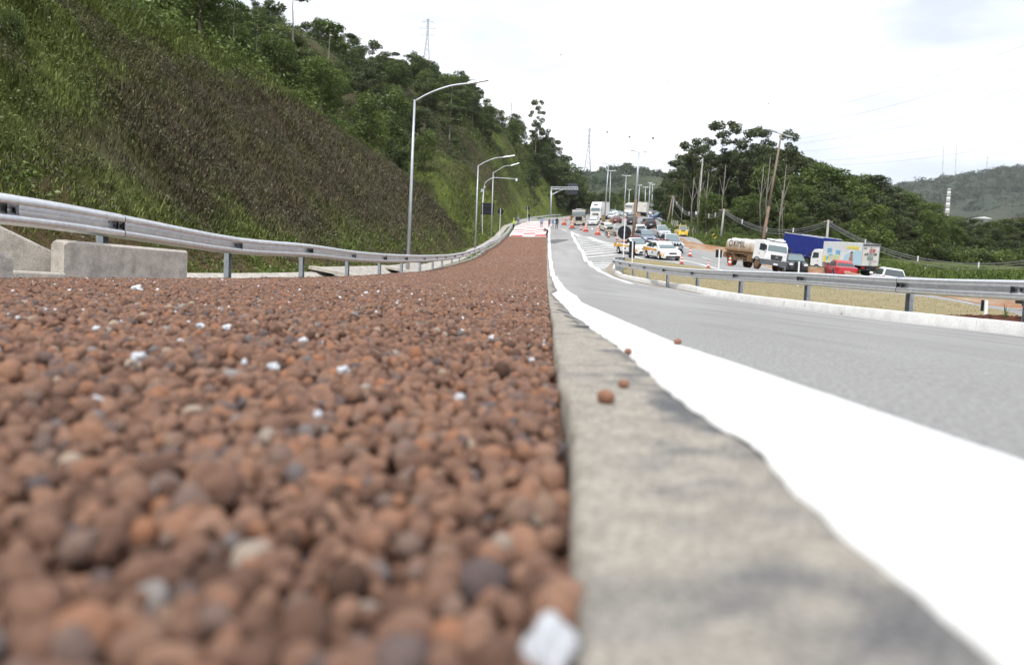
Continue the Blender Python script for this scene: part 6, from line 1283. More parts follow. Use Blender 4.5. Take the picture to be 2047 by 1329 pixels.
# ================================================================== PEOPLE
def person(label, px, py, hpx, shirt, trousers, pose='stand', facing=0., hat=None, hold=None, D=None, hair=(.03, .025, .02), bag=None):
    p = hit(px, py) if D is None else at(px, py, D); D = p[1]; H = hpx*D/F; s = min(max(H, 1.55), 1.9)/1.75 if pose != 'bend' else 1.0
    z = max(g1(p[0], p[1]), float(hillz(p[0], p[1])) if p[0] < FOOT(p[1]) else -99)+.0
    root = thing('person', label, 'person', (p[0], p[1], z), rz=facing, group='people standing and walking near the chequered pavement'); root.scale = (s, s, s)
    st = .10 if pose in ('stand', 'lean') else .24
    J = {'pel': (0, 0, .96), 'sp': (0, .01, 1.15), 'ch': (0, .0, 1.36), 'nk': (0, 0, 1.48), 'hd0': (0, .01, 1.57), 'hd1': (0, .015, 1.72)}
    Lg = [[(-.10, 0, .92), (-.11, -.02+st*.3, .50), (-.12, st*.6, .08), (-.125, st*.6+.16, .035)], [(.10, 0, .92), (.11, -.02-st*.1, .50), (.12, -st*.8, .08), (.125, -st*.8+.16, .035)]]
    Am = [[(-.19, 0, 1.40), (-.25, -.02, 1.13), (-.23, .10, .90), (-.22, .13, .80)], [(.19, 0, 1.40), (.25, -.02, 1.13), (.23, .08, .90), (.22, .11, .80)]]
    if pose == 'arms': Am = [[(-.19, 0, 1.40), (-.30, .12, 1.22), (-.12, .30, 1.42), (-.06, .34, 1.50)], [(.19, 0, 1.40), (.30, .12, 1.22), (.12, .30, 1.42), (.06, .34, 1.50)]]
    if pose == 'bend':
        J = {'pel': (0, -.16, .84), 'sp': (0, -.04, 1.0), 'ch': (0, .14, 1.14), 'nk': (0, .24, 1.2), 'hd0': (0, .31, 1.22), 'hd1': (0, .41, 1.26)}
        Lg = [[(-.10, -.15, .82), (-.14, .10, .48), (-.13, -.08, .08), (-.13, .08, .035)], [(.10, -.15, .82), (.13, .04, .48), (.14, -.16, .08), (.14, 0, .035)]]; Am = [[(-.2, .15, 1.12), (-.27, .28, .90), (-.14, .46, 1.02), (-.06, .52, 1.10)], [(.2, .15, 1.12), (.27, .28, .90), (.14, .46, 1.02), (.06, .52, 1.10)]]
    V = []; E = []; Rd = []
    def ad(p_, r_, par=None):
        V.append(p_); Rd.append(r_); 
        if par is not None: E.append((par, len(V)-1))
        return len(V)-1
    pe = ad(J['pel'], .15); spn = ad(J['sp'], .135, pe); ch = ad(J['ch'], .165, spn); nk = ad(J['nk'], .065, ch); h0 = ad(J['hd0'], .085, nk); h1_ = ad(J['hd1'], .085, h0)
    for lg in Lg:
        a0 = pe
        for q, r0_ in zip(lg, (.10, .065, .045, .04)): a0 = ad(q, r0_, a0)
    for am in Am:
        a0 = ch
        for q, r0_ in zip(am, (.065, .048, .036, .03)): a0 = ad(q, r0_, a0)
    me = bpy.data.meshes.new('body'); me.from_pydata(V, E, []); o = link(bpy.data.objects.new('body', me)); md = o.modifiers.new('skin', 'SKIN'); o.modifiers.new('sub', 'SUBSURF').levels = 1
    sv = me.skin_vertices[0].data
    for i, r0_ in enumerate(Rd): sv[i].radius = (r0_, r0_*(.8 if i in (0, 1, 2) else 1.)); sv[i].use_root = (i == 0)
    bpy.context.view_layer.update(); dg = bpy.context.evaluated_depsgraph_get(); me2 = bpy.data.meshes.new_from_object(o.evaluated_get(dg)); bpy.data.objects.remove(o)
    cols = [M['skin'], cloth(shirt), cloth(trousers), M['plastic'], cloth(hair)]
    for m_ in cols: me2.materials.append(m_)
    hd = Vector(J['hd1']); nkv = Vector(J['nk']); pel = Vector(J['pel'])
    for f in me2.polygons:
        c = f.center; f.use_smooth = True
        if (c-hd).length < .17: f.material_index = 4 if (c.y < hd.y+.01 or c.z > hd.z+.03) else 0
        elif c.z < .11: f.material_index = 3
        elif min((c-Vector(am[3])).length for am in Am) < .085: f.material_index = 0
        elif (pose != 'bend' and c.z < .93 and abs(c.x) < .2) or (pose == 'bend' and (c.z < .80 or c.y < -.02) and c.z < .92 and abs(c.x) < .2): f.material_index = 2
        elif (c-nkv).length < .06: f.material_index = 0
        else: f.material_index = 1
    me2.name = 'body'; link(bpy.data.objects.new('body', me2), root)
    # fingers: one relaxed hand each
    for am in Am:
        b = Vector(am[3]); dd = (b-Vector(am[2])).normalized(); sd = dd.cross(Vector((0, 1, .2))).normalized(); mb = MB()
        for k in range(4): a_ = b+sd*(.014*(k-1.5)); mb.tube([a_, a_+dd*(.05-.006*abs(k-1.2)), a_+dd*(.08-.008*abs(k-1.2))+Vector((0, .015, 0))], [.009, .008, .006], 5)
        mb.tube([b-sd*.03-dd*.02, b-sd*.045+dd*.02, b-sd*.03+dd*.045], [.010, .009, .007], 5)
        mb.build('fingers', M['skin'], root)
    if hat:
        MB().tube([hd+Vector((0, 0, .0)), hd+Vector((0, 0, .06)), hd+Vector((0, 0, .12))], [.125, .115, .05], 14).build('helmet', cloth(hat), root, smooth=True)
    if bag: MB().box((0, -.2, 1.2), (.3, .16, .42), tx=.8).build('backpack', cloth(bag), root)
    if hold: MB().box(tuple((Vector(Am[0][3])+Vector(Am[1][3]))/2+Vector((0, .05, .02))), (.16, .12, .11)).build('camera', M['black'], root)
    return root
_cl = {}
def cloth(c):
    if c not in _cl: _cl[c] = mat('cloth_%d' % len(_cl), c, .9, 0, tuple(v*.75 for v in c), 6)
    return _cl[c]
HV = (.55, .75, .05); JN = (.08, .12, .22); BK = (.012, .012, .015)
person('worker in high visibility yellow jacket and white helmet behind the guardrail', 1026.5, 451, 22, HV, BK, 'stand', rad(-60), hat=(.75, .75, .72), D=128)
person('person in grey shirt and jeans leaning towards the guardrail', 1035.5, 449.5, 18, (.26, .26, .30), JN, 'stand', rad(20), hat=(.35, .35, .37))
person('person in black photographing beside the small round sign back', 1057.5, 443.5, 17, BK, JN, 'arms', rad(150), hold=1, bag=(.4, .5, .05))
person('person in light blue shirt walking on the chequered pavement', 1082, 456, 21, (.26, .32, .45), (.13, .14, .19), 'walk', rad(0), hat=(.5, .55, .6))
person('person in dark red and pale shirt, left one of the three standing together', 1097.5, 456, 19.5, (.2, .09, .09), (.03, .03, .04), 'stand', rad(200))
person('person in blue shirt and pale trousers in the middle of the three', 1104.5, 457, 19, (.05, .22, .45), (.36, .33, .30), 'stand', rad(10), hair=BK)
person('tall person in black jacket, right one of the three standing together', 1112.5, 457.5, 22.5, BK, (.015, .02, .035), 'stand', rad(-10))
person('person in black crouching forward with a camera at the white edge line', 1092.5, 475.8, 18.5, BK, BK, 'bend', rad(70), hold=1, D=109)
gw_ = (.28, .10, .04)
person('road worker in reddish brown clothes left of the brown truck', 1142, 448, 19, gw_, gw_, 'stand', rad(160), hat=(.6, .2, .1))
person('road worker in brown with yellow vest right of the white articulated lorry', 1206, 449.5, 24, (.35, .22, .03), (.15, .07, .04), 'stand', rad(190), hat=(.3, .1, .06), D=146)
# ================================================================== TREES
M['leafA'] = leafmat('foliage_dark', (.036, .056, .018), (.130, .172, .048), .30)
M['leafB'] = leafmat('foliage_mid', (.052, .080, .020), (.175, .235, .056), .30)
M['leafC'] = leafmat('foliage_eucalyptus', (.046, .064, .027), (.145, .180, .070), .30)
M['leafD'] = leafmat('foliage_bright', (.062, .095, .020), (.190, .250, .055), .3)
def leaf_cloud(cent, rad3, n, ls, r, hang=0., flat=.0):
    """n leaves spread over the shells of clumps; returns V, F, tint"""
    k = r.choice(len(cent), n, p=(rad3.prod(1)**(2/3))/(rad3.prod(1)**(2/3)).sum()); d = r.normal(0, 1, (n, 3)); d /= np.linalg.norm(d, axis=1)[:, None]
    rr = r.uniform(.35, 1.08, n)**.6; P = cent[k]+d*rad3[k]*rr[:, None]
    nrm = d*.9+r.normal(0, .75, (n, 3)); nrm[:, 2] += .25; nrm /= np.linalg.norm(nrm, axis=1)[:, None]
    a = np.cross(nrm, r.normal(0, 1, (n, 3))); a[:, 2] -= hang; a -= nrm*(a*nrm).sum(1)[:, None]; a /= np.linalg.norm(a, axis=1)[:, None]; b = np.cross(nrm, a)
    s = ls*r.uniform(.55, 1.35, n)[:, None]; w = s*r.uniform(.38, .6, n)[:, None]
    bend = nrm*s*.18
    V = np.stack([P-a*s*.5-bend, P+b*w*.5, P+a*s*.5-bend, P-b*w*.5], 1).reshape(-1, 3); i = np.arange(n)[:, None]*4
    ct = r.uniform(0, 1, len(cent)); t = np.clip(.25*ct[k]+.35*r.uniform(0, 1, n)+.4*np.clip((rr-.55)/.5, 0, 1)*(.5+.5*d[:, 2]), 0, 1)  # painted shading: leaf tint lightens upward and outward, darkens within each clump
    return V, i+np.array([[0, 1, 2, 3]]), np.repeat(t, 4)
TP = {}
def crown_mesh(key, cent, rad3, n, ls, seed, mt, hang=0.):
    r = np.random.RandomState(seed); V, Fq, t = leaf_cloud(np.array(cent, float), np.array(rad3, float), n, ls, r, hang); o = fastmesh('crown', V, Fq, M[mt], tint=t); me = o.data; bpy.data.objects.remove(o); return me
def trunk_mesh(seed, H, r0, tips, mm, lean=.04, first=.3):
    r = random.Random(seed); mb = MB(); lk = .5 if first > .3 else .36; path = [(0, 0, -.03)]; x = y = 0
    for k in range(1, 9): x += r.uniform(-lean, lean)*H*.12; y += r.uniform(-lean, lean)*H*.12; path.append((x, y, H*k/8))
    mb.tube(path, [r0*(1.15-.98*k/8) for k in range(9)], 7)
    for t in tips:
        f = max(first, min(.93, t[2]/H-r.uniform(.08, .22))); i = int(f*8); p = Vector(path[i]).lerp(Vector(path[min(i+1, 8)]), f*8-i); q = Vector(t); m1 = p.lerp(q, .5)+Vector((0, 0, -.03*H)); mb.tube([p, m1, q], [r0*lk*(1.1-f), r0*lk*.6*(1.1-f), r0*.05], 5)
    me = mb.build('trunk', M[mm], smooth=True); d = me.data; bpy.data.objects.remove(me); return d
# every prototype is normalised to height 1
def proto(key, kind, seed, mt, mm='darkbark', n=2600):
    r = random.Random(seed); C_ = []; R_ = []
    if kind == 'broad':     # rounded dense crown
        for k in range(32):
            a = r.uniform(0, 6.28); z = r.uniform(.24, .92); w_ = .30*math.sin(math.pi*min(1, (z-.16)/.80))**.7+.02; q = r.uniform(.35, 1)*w_; C_.append((math.cos(a)*q, math.sin(a)*q, z)); s = r.uniform(.045, .11); R_.append((s*1.1, s*1.1, s*.95))
        C_.append((0, 0, .6)); R_.append((.2, .2, .24)); ls = .029
    elif kind == 'euc':     # tall bare trunk, open umbrella clumps high up
        for k in range(26):
            a = r.uniform(0, 6.28); z = r.uniform(.42, .97); w_ = .15*(1.15-abs(z-.72)*1.7); q = r.uniform(.15, 1)*w_; C_.append((math.cos(a)*q, math.sin(a)*q, z)); s = r.uniform(.026, .050); R_.append((s*1.2, s*1.2, s*.95))
        ls = .022
    elif kind == 'eucdense':
        for k in range(28):
            a = r.uniform(0, 6.28); z = r.uniform(.12, .95); w_ = .20*math.sin(math.pi*min(1, (z-.1)/.92))**.6; q = r.uniform(.25, 1)*w_; C_.append((math.cos(a)*q, math.sin(a)*q, z)); s = r.uniform(.045, .085); R_.append((s*1.2, s*1.2, s*.8))
        ls = .026
    elif kind == 'column':  # pointed oval
        for k in range(22):
            a = r.uniform(0, 6.28); z = r.uniform(.10, .92); w_ = .23*math.sin(math.pi*min(1, (z*.92+.06)))**.8; q = r.uniform(.3, 1)*w_; C_.append((math.cos(a)*q, math.sin(a)*q, z)); s = r.uniform(.07, .11); R_.append((s, s, s*1.1))
        C_.append((0, 0, .5)); R_.append((.14, .14, .36)); ls = .034
    elif kind == 'slender': # light young tree
        for k in range(11):
            a = r.uniform(0, 6.28); z = r.uniform(.35, .97); q = r.uniform(.05, .14); C_.append((math.cos(a)*q, math.sin(a)*q, z)); s = r.uniform(.04, .07); R_.append((s*1.2, s*1.2, s*.8))
        ls = .03; n = int(n*.6)
    elif kind == 'bush':
        for k in range(16):
            a = r.uniform(0, 6.28); z = r.uniform(.15, .8); q = r.uniform(.1, .55)*math.sqrt(1-z*z*.8); C_.append((math.cos(a)*q, math.sin(a)*q, z)); s = r.uniform(.14, .24); R_.append((s*1.1, s*1.1, s))
        ls = .075
    Cn = np.array(C_); tips = [c for c in C_ if c[2] > .25][:9]
    TP[key] = (crown_mesh(key, C_, R_, n, ls, seed, mt, hang=.6 if 'euc' in kind or kind == 'slender' else 0.), trunk_mesh(seed, .93, {'euc': .0062, 'eucdense': .007, 'broad': .018, 'column': .016, 'slender': .008, 'bush': .014}[kind], tips, mm, first=.4 if 'euc' in kind else .25), kind)
for i in range(4): proto('broad%d' % i, 'broad', 40+i, ('leafA', 'leafB', 'leafA', 'leafB')[i], n=7500)
for i in range(4): proto('euc%d' % i, 'euc', 60+i, 'leafC', 'bark', n=3600)
for i in range(3): proto('eucdense%d' % i, 'eucdense', 70+i, 'leafC', 'bark', n=6000)
for i in range(2): proto('column%d' % i, 'column', 80+i, ('leafB', 'leafD')[i], n=4400)
for i in range(2): proto('slender%d' % i, 'slender', 90+i, ('leafC', 'leafB')[i], 'bark')
for i in range(3): proto('bush%d' % i, 'bush', 100+i, ('leafA', 'leafB', 'leafD')[i], n=1800)
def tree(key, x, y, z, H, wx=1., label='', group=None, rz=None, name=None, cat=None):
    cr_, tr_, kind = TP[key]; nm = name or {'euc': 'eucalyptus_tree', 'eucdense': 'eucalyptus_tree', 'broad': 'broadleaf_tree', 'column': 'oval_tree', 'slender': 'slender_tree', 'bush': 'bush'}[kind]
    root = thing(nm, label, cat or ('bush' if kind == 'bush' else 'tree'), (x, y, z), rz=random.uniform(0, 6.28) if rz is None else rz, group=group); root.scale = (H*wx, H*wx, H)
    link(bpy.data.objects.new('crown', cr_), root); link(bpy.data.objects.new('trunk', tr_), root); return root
def tree_px(key, px, ptop, D, wx=1., label='', group=None, left=False, minH=1.2, base=None, **k):
    t = at(px, ptop, D); x, y = t[0], t[1]; z = (float(hroof(x, y)) if left else float(g1(x, y)))-.25
    if base is not None: z = min(z, at(px, base, D)[2])
    H = max(minH, (t[2]-z)/.97); return tree(key, x, y, z, H, wx, label, group, **k)
DFx, DFy = [1330, 1400, 1500, 1700, 2050, 2120], [150, 132, 113, 101, 92, 91]
def DF(px): return float(np.interp(px, DFx, DFy))
# ---- right hand side: the eucalyptus wood along the highway (named ones first)
gE = 'tall eucalyptus trees of the right hand wood'
for a_ in [('euc0',1393,272,135,1.15,'eucalyptus with feathery open crown, left one above the thin pole with the white box'),('euc1',1447,247,132,1.25,'tallest eucalyptus of the wood, umbrella clumps of leaves against the sky'),('euc2',1502,256,130,1.3,'tall eucalyptus with dense dark top just left of the leaning lighting pole'),
   ('euc3',1480,290,126,1.1,'eucalyptus between the two tallest ones, crown slightly lower'),('euc1',1575,268,125,.9,'slim eucalyptus showing behind the crossarm of the leaning lighting pole'),('euc2',1420,300,128,1.,'lower eucalyptus between the thin pole and the tallest tree'),
   ('euc3',1372,290,142,1.,'eucalyptus at the left end of the wood with one arm of leaves to the left'),('euc0',1552,290,122,1.,'slim eucalyptus right beside the leaning lighting pole'),('euc1',1524,262,134,1.1,'tall eucalyptus directly left of the top of the leaning lighting pole')]:
    tree_px(a_[0], a_[1], a_[2], a_[3], a_[4], a_[5], gE)
gR = 'trees of the wood on the right'
sky_r = [(1335,352),(1352,322),(1375,318),(1395,322),(1420,316),(1445,312),(1470,300),(1495,290),(1520,282),(1545,292),(1570,300),(1595,306),(1615,318),(1640,318),(1665,338),(1690,350),(1715,352),(1740,346),(1765,350),(1790,368),(1815,385),(1845,395),(1880,418),(1920,432),(1960,440),(2000,432),(2050,428),(2110,425)]
rs_ = np.random.RandomState(77); kinds_b = ['eucdense0', 'eucdense1', 'eucdense2', 'broad0', 'broad1', 'broad2', 'broad3']
xs_ = np.array([s[0] for s in sky_r], float); ys_ = np.array([s[1] for s in sky_r], float)
def skyl(px): return float(np.interp(px, xs_, ys_))
lbl_far = ['dark eucalyptus of the back row in the right hand wood', 'dense dark green tree of the back row in the right hand wood']
cnt = 0
for px in np.arange(1340, 2110, 14):
    k = kinds_b[rs_.randint(0, 3) if px < 1620 else rs_.randint(0, 7)]; tree_px(k, px+rs_.uniform(-6, 6), skyl(px)+rs_.uniform(-3, 12), DF(px)+24+rs_.uniform(-6, 10), 1.45 if 'euc' in k else 1.2, lbl_far[0 if 'euc' in k else 1], gR+', back row '+('eucalyptus' if 'euc' in k else 'broadleaf'))
for px in np.arange(1345, 2110, 24):
    y0 = skyl(px); k = ['broad0', 'broad1', 'broad3', 'eucdense1', 'broad2', 'eucdense2'][rs_.randint(0, 6)]; base = 470+max(0, (px-1450)*.16)
    tree_px(k, px+rs_.uniform(-8, 8), y0+(base-y0)*rs_.uniform(.18, .42), DF(px)+13+rs_.uniform(-4, 5), 1.2, 'mid green tree in the middle rows of the right hand wood' if 'broad' in k else 'leafy eucalyptus in the middle rows of the right hand wood', gR+', middle rows '+('eucalyptus' if 'euc' in k else 'broadleaf'))
for px in np.arange(1352, 2110, 30):
    y0 = skyl(px); base = 474+max(0, (px-1450)*.15); k = ['broad0', 'broad1', 'broad2', 'broad3', 'column0'][rs_.randint(0, 5)]
    tree_px(k, px+rs_.uniform(-9, 9), y0+(base-y0)*rs_.uniform(.50, .70), DF(px)+5+rs_.uniform(-2, 3), 1.25, 'low round tree in the front row of the right hand wood', gR+', front row')
for a_ in [('column1',1755,412,93,1.25,'round yellowish green tree standing in front of the wood left of the chimney'),('broad1',1420,385,108,1.25,'bright rounded tree behind the pole with the white box'),('broad3',1865,420,96,1.1,'light green tree top just left of the chimney'),('broad1',1640,330,124,1.3,'spreading yellow green tree top right of the leaning lighting pole')]:
    tree_px(a_[0], a_[1], a_[2], a_[3], a_[4], a_[5], gR)
# pale bare trunks standing in the wood
for i, (x, yt, yb, D) in enumerate([(1396,340,470,104),(1383,356,462,106),(1446,330,470,104),(1522,330,480,100),(1535,315,485,99),(1567,330,478,98),(1560,380,486,95),(1412,345,468,107)]):
    b = at(x, yb, D); z = g1(b[0], b[1]); t = at(x+5, yt, D); o = MB().tube([(0, 0, -.3), (t[0]-b[0]-.15, 0, (t[2]-z)*.5), (t[0]-b[0], 0, t[2]-z)], [.085, .065, .04], 7); root = thing('bare_trunk', ['pale bare trunk just left of the thin pole with white box', 'short pale trunk left of the box pole', 'pale trunk below the tallest eucalyptus', 'pale trunk left of the leaning lighting pole', 'thin pale trunk nearest to the leaning lighting pole on its left', 'slightly crooked pale trunk right of the leaning lighting pole', 'lower pale trunk right of the leaning lighting pole', 'slim pale trunk right of the thin pole with white box'][i], 'tree', (b[0], b[1], z), group='pale eucalyptus trunks in the wood'); o.build('trunk', M['bark'], root, smooth=True)
    for s in (-1, 1): MB().tube([(t[0]-b[0]-.08, 0, (t[2]-z)*.6), (t[0]-b[0]+s*.7, .3, (t[2]-z)*.85)], [.05, .02], 5).build('branch', M['bark'], root)
# bushes on the bank
gB = 'bushes along the grass bank on the right'
for i, px in enumerate(np.arange(1350, 2120, 17)):
    base = float(np.interp(px, [1350, 1400, 1450, 1550, 1750, 2050], [447, 459, 474, 497, 529, 549])); D = DF(px)-1; k = 'bush%d' % rs_.choice([0, 1, 0, 1, 2], p=[.3, .25, .15, .2, .1])
    a = at(px+rs_.uniform(-6, 6), base, D); H = rs_.uniform(1.6, 3.2); tree(k, a[0], a[1], min(g1(a[0], a[1]), a[2])-.2, H, rs_.uniform(.9, 1.3), 'leafy bush at the foot of the right hand wood' if px < 1750 else 'leafy bush behind the guardrail at the foot of the far right trees', gB+(' near the wood' if px < 1750 else ' at far right'))
# ---- wood beyond the highway end
gF = 'trees beyond the end of the highway'
for i in range(46):
    px = rs_.uniform(1196, 1345); D = rs_.uniform(300, 420); top = 372+28*abs(math.sin(px*.045))*rs_.uniform(.4, 1)+(0 if px > 1230 else 10); k = ['broad0', 'broad1', 'broad2', 'broad3', 'eucdense1'][rs_.randint(0, 5)]
    t = at(px, top, D); z = at(px, 424, D)[2]-1; tree(k, t[0], t[1], z, max(6, t[2]-z), 1.25, 'distant dark green tree beyond the end of the highway', gF)
for i in range(22):
    px = rs_.uniform(1120, 1345); D = rs_.uniform(262, 298); a = at(px, 424, D); tree('bush%d' % rs_.randint(0, 3), a[0], a[1], min(a[2], g1(a[0], a[1])+1)-.5, rs_.uniform(3, 6), 1.2, 'distant bush on the verge behind the queue of cars', 'distant bushes behind the queue')
# ridge trees of the far centre hill and mountains
for i, (px, pt, kk) in enumerate([(1206,332,'bush0'),(1220,329,'broad0'),(1228,331,'euc1'),(1243,329,'broad2'),(1250,324,'broad0'),(1257,325,'broad3'),(1266,331,'euc0'),(1281,334,'bush1'),(1296,337,'broad0'),(1308,339,'broad2'),(1318,345,'bush0')]):
    t = at(px, pt, 800); z = at(px, 344, 800)[2]-2; tree(kk, t[0], t[1], z, max(5, t[2]-z), 1.3, 'tiny tree on the crest of the central far hill', 'trees on the crest of the central hill')
M['leafG'] = leafmat('far_scrub', (.034, .050, .026), (.078, .098, .046), .0, .1)
# scrub clumps on the far hills
def scrub(name, sky, D0, D1, zb, n, seed, ls, mt, s0_, am):
    r = np.random.RandomState(seed); xs = np.array([s[0] for s in sky], float); ys = np.array([s[1] for s in sky], float); px = r.uniform(xs[0], xs[-1], n); t = r.uniform(0, 1, n)**.85; py = np.interp(px, xs, ys)
    d = _f[None]+_R[None]*((px-CX)/F)[:, None]-_U[None]*((py-CY)/F)[:, None]; top = CAM+d*(D1/d[:, 1])[:, None]; sc = (D0+(D1-D0)*t)/D1; P = np.c_[top[:, 0]*sc, top[:, 1]*sc, zb+(top[:, 2]-zb)*t**1.25]; P[:, 2] += am*(vnoise(P[:, 0], P[:, 1], D1*.035, s0_)-.5)*np.sin(np.pi*np.minimum(t*1.02, 1))+am*.35*(vnoise(P[:, 0], P[:, 1], D1*.01, s0_+1)-.5)
    V, Fq, tt = leaf_cloud(P, np.full((n, 3), ls*1.6)*r.uniform(.6, 1.4, (n, 1))*np.array([[1.2, 1.2, .8]]), n*16, ls, r); return tag(fastmesh(name, V, Fq, M[mt], tint=tt), kind='stuff')
scrub('hill_scrub', [(1150,350),(1215,342),(1250,339),(1285,341),(1320,349),(1400,374)], 420, 795, 32, 2600, 5, 2.0, 'leafG', 61, 26)
scrub('mountain_scrub', [(1700,378),(1760,372),(1810,366),(1850,361),(1900,353),(1940,345),(1985,338),(2047,333),(2140,325)], 760, 1690, 10, 9000, 6, 3.2, 'leafG', 71, 60)
# ---- left hillside ----------------------------------------------------------
gL = 'trees of the forest on the left hill'
for a_ in [('slender0',590,-25,92,1.5,'tall slim tree with pale trunk against the sky above the brown slope'),('slender1',660,45,100,1.6,'slender tree with flat crown against the sky right of the tall slim one'),('euc2',738,85,125,1.2,'small tree with pale trunk on the grassy part of the hill'),
  ('column0',782,188,102,1.15,'large dense dark green oval tree behind the nearest street lamp'),('column1',757,222,97,1.0,'dark rounded tree left of the largest oval tree'),('column0',712,218,90,.9,'small round grey green tree at the edge of the brown slope'),('broad1',852,262,112,1.2,'round leafy tree right of the nearest street lamp'),
  ('slender0',903,165,165,1.4,'forked tree with pale trunk in the middle of the hillside'),('euc1',1075,203,235,1.0,'tall lonely eucalyptus rising above the ridge into the sky'),('euc0',1095,255,240,1.1,'lower feathery eucalyptus right of the lonely tall one'),('euc3',1112,282,245,1.1,'feathery tree at the right end of the ridge group'),
  ('broad2',945,165,215,1.3,'spreading dark tree on the ridge behind the head of the nearest street lamp'),('broad0',860,118,190,1.3,'flat topped dark tree sticking out of the ridge line'),('column0',1145,330,250,1.3,'dark pointed tree behind the sign gantry'),('slender1',470,0,66,1.4,'loose light green tree at the upper edge of the brown slope'),
  ('column0',150,-70,44,.9,'bushy tree at the top left beyond the slope crest'),('slender0',62,-90,30,.8,'grey slim trunk in the upper left corner')]:
    tree_px(*a_[:5], a_[5], gL, left=True)
# near shrub at the left picture edge
root = tree_px('bush1', 22, 60, 20, .62, 'dark leafy shrub at the left picture edge on the green slope', 'shrubs on the slope', left=True)
SLx = [-200,300,420,500,560,610,640,700,760,820,880,930,970,1000,1030,1050,1080,1130,1190,1240]; SLy = [-500,-260,-150,-70,4,22,34,62,92,104,124,148,168,196,226,256,268,300,356,410]
def left_scatter(n, Y0, Y1, s0, s1, kinds, h0, h1, seed, lab, grp, wx=1.15, pw=1.):
    r = np.random.RandomState(seed); c = 0; tries = 0
    while c < n and tries < n*12:
        tries += 1; Y = Y0+(Y1-Y0)*r.uniform()**pw; s = r.uniform(s0, s1); X = float(FOOT(Y))-s; z = float(hroof(X, Y)); h = float(crest_h(X, Y))
        if Y < 104 and h < 1.03: continue
        u, v = proj((X, Y, z+3))
        if u < -140 or v < -160: continue
        if 104 <= Y < 185 and s < 10.5+max(0, 6-abs(Y-128)*.25): continue
        if 185 <= Y < 232 and s < 2.5: continue
        Ht = r.uniform(h0, h1); sl = float(np.interp(u, SLx, SLy))+r.uniform(-8, 22); u2, v2 = proj((X, Y, z+Ht))
        if v2 < sl:
            Ht -= (sl-v2)*Y/F
            if Ht < 2.4: continue
        k = kinds[r.randint(0, len(kinds))]; tree(k, X, Y, z-.3, Ht, wx*r.uniform(.85, 1.15), lab, grp); c += 1
left_scatter(34, 24, 92, 14, 34, ['broad1', 'column1', 'slender1', 'slender0', 'broad3', 'column0'], 3.5, 7.0, 201, 'young bright green tree on the bench above the brown slope', gL+', bench above the slope', 1.1)
left_scatter(84, 70, 185, 10, 60, ['broad0', 'broad1', 'broad2', 'broad3', 'column0', 'eucdense0'], 4.5, 8.5, 202, 'mid or dark green tree covering the middle of the left hill', gL+', middle of the hill', 1.25)
left_scatter(72, 165, 300, 3, 60, ['broad0', 'broad2', 'broad3', 'eucdense1', 'column0'], 6.5, 11.5, 203, 'dark forest tree on the far part of the left hill', gL+', far part', 1.3)
for i in range(26):
    px = 1040+i*7.2; base = 424-rs_.uniform(0, 8); D = 238+rs_.uniform(-6, 22); pt = np.interp(px, [1040, 1090, 1130, 1160, 1190, 1226], [320, 300, 318, 345, 372, 398])+rs_.uniform(0, 30); t = at(px, pt, D); z = at(px, base, D)[2]; k = ['broad0', 'broad2', 'eucdense0', 'eucdense2', 'broad3'][i % 5]
    tree(k, t[0], t[1], z-.5, max(6, t[2]-z), 1.1, 'tall dark tree in the dense group behind the sign gantry', gL+', behind the gantry')
# undergrowth of the forest floor, nobody could count it
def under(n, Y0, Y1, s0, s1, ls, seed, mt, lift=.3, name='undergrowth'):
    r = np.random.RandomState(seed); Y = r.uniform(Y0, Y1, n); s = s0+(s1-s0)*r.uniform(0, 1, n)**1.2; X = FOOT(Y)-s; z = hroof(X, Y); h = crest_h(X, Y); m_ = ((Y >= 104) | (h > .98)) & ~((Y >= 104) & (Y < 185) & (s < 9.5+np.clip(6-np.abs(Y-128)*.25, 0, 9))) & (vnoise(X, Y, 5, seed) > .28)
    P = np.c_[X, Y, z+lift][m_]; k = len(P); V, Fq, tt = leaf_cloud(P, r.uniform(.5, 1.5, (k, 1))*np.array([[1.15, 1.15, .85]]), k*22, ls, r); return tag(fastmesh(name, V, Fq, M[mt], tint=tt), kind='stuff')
under(1500, 18, 110, 12, 45, .26, 301, 'leafB'); under(900, 18, 110, 12, 40, .24, 302, 'leafD'); under(3600, 85, 235, 5, 75, .36, 303, 'leafA', .5); under(2200, 85, 235, 5, 75, .36, 304, 'leafB', .4); under(2200, 160, 320, 1, 80, .5, 305, 'leafA', .8)
# matted weed clumps that give the cutting its relief
M['leafE'] = leafmat('dry_weeds', (.048, .040, .028), (.175, .165, .095), .0, .15); M['leafF'] = leafmat('green_weeds', (.055, .078, .022), (.215, .27, .080), .0, .25)
for mt_, want, sd in (('leafE', True, 401), ('leafF', False, 402)):
    r = np.random.RandomState(sd); n = 17000; Y = 7+95*r.uniform(0, 1, n)**1.35; X = FOOT(Y)-r.uniform(.6, 17, n); c = slope_color(X, Y); isb = c[:, 1] < c[:, 0]*1.12; hh = crest_h(X, Y); k = (isb if want else ~isb) & (hh < 1.1) & (vnoise(X+Y*.4, Y*.6-X*.3, 1.3, 55) > .42); X, Y = X[k], Y[k]
    P = np.c_[X, Y, hroof(X, Y)+.04]; V, Fq, tt = leaf_cloud(P, (r.uniform(.10, .34, len(P))*(1+Y/90))[:, None]*np.array([[1.1, 1.1, .8]]), len(P)*26, .085, r); tag(fastmesh('slope_weeds', V, Fq, M[mt_], tint=tt), kind='stuff')
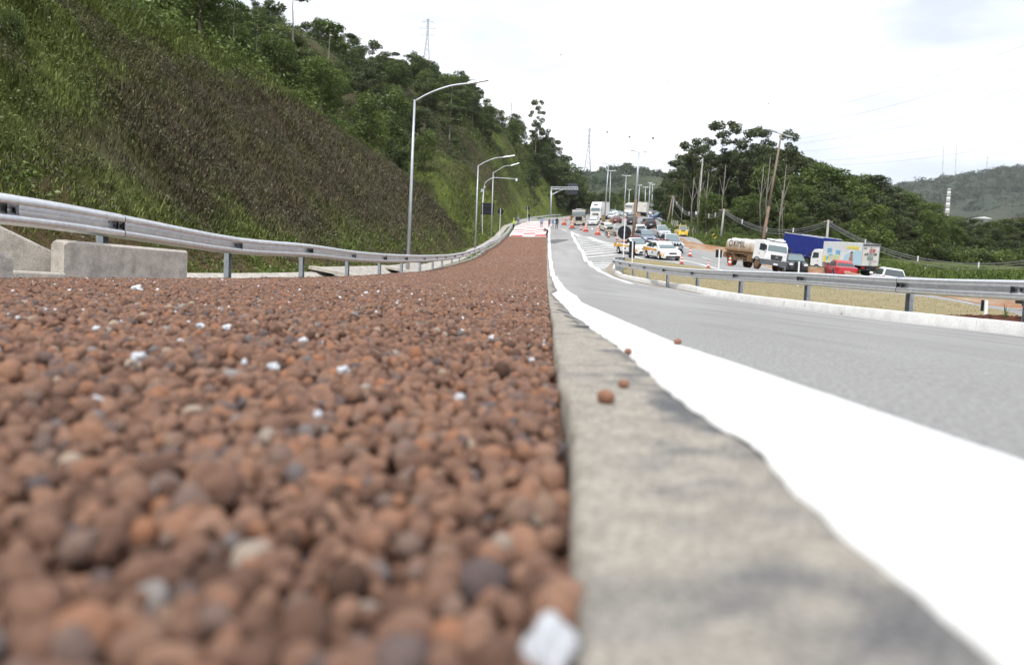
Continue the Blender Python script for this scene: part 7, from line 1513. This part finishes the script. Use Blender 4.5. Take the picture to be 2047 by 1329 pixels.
r = np.random.RandomState(411); n = 2600; Y = r.uniform(104, 192, n); X = FOOT(Y)-r.uniform(.3, 19, n); k = slope_color(X, Y)[:, 1] > .075; X, Y = X[k], Y[k]; P = np.c_[X, Y, hroof(X, Y)+.1]; V, Fq, tt = leaf_cloud(P, r.uniform(.3, .9, (len(P), 1))*np.array([[1.1, 1.1, .7]]), len(P)*24, .17, r); tag(fastmesh('slope_weeds', V, Fq, M['leafF'], tint=tt), kind='stuff')
# low weeds at the foot of the cutting, right hand wood floor
r = np.random.RandomState(19); n = 2600; Y = r.uniform(52, 160, n); X = RC(Y)+r.uniform(6, 42, n); k_ = Y > np.interp(CX+X/Y*F, DFx, DFy)-1; X, Y = X[k_], Y[k_]; n = len(X); P = np.c_[X, Y, G(X, Y)+.3]; V, Fq, tt = leaf_cloud(P, r.uniform(.6, 1.7, (n, 1))*np.array([[1.1, 1.1, .9]]), n*22, .34, r); tag(fastmesh('undergrowth', V, Fq, M['leafA'], tint=tt), kind='stuff')
r = np.random.RandomState(20); n = 2600; Y = r.uniform(48, 120, n); X = RC(Y)+r.uniform(.5, 20, n); P = np.c_[X, Y, G(X, Y)+.1]; V, Fq, tt = leaf_cloud(P, r.uniform(.3, .8, (n, 1))*np.array([[1.1, 1.1, .9]]), n*26, .16, r); tag(fastmesh('verge_weeds', V, Fq, M['leafD'], tint=tt), kind='stuff')
r = np.random.RandomState(22); n = 420; Y = r.uniform(9, 80, n); X = FOOT(Y)-r.uniform(.1, 2.0, n)**1.2; P = np.c_[X, Y, hroof(X, Y)+.05]; V, Fq, tt = leaf_cloud(P, r.uniform(.10, .28, (n, 1))*np.array([[1.1, 1.1, .9]]), n*30, .10, r); tag(fastmesh('verge_weeds', V, Fq, M['leafD'], tint=tt), kind='stuff')

# ------------------------------------------------------------------ thin moist air over the valley
hz = MB(); hz.box((500, 1400, 180), (3600, 3000, 440)); hm = bpy.data.materials.new('haze'); hm.use_nodes = True; t = hm.node_tree; t.nodes.clear(); o_ = t.nodes.new('ShaderNodeOutputMaterial'); v_ = t.nodes.new('ShaderNodeVolumePrincipled'); v_.inputs['Color'].default_value = (.86, .9, .96, 1); v_.inputs['Density'].default_value = .00008; t.links.new(v_.outputs[0], o_.inputs['Volume'])
tag(hz.build('haze', hm), kind='stuff')
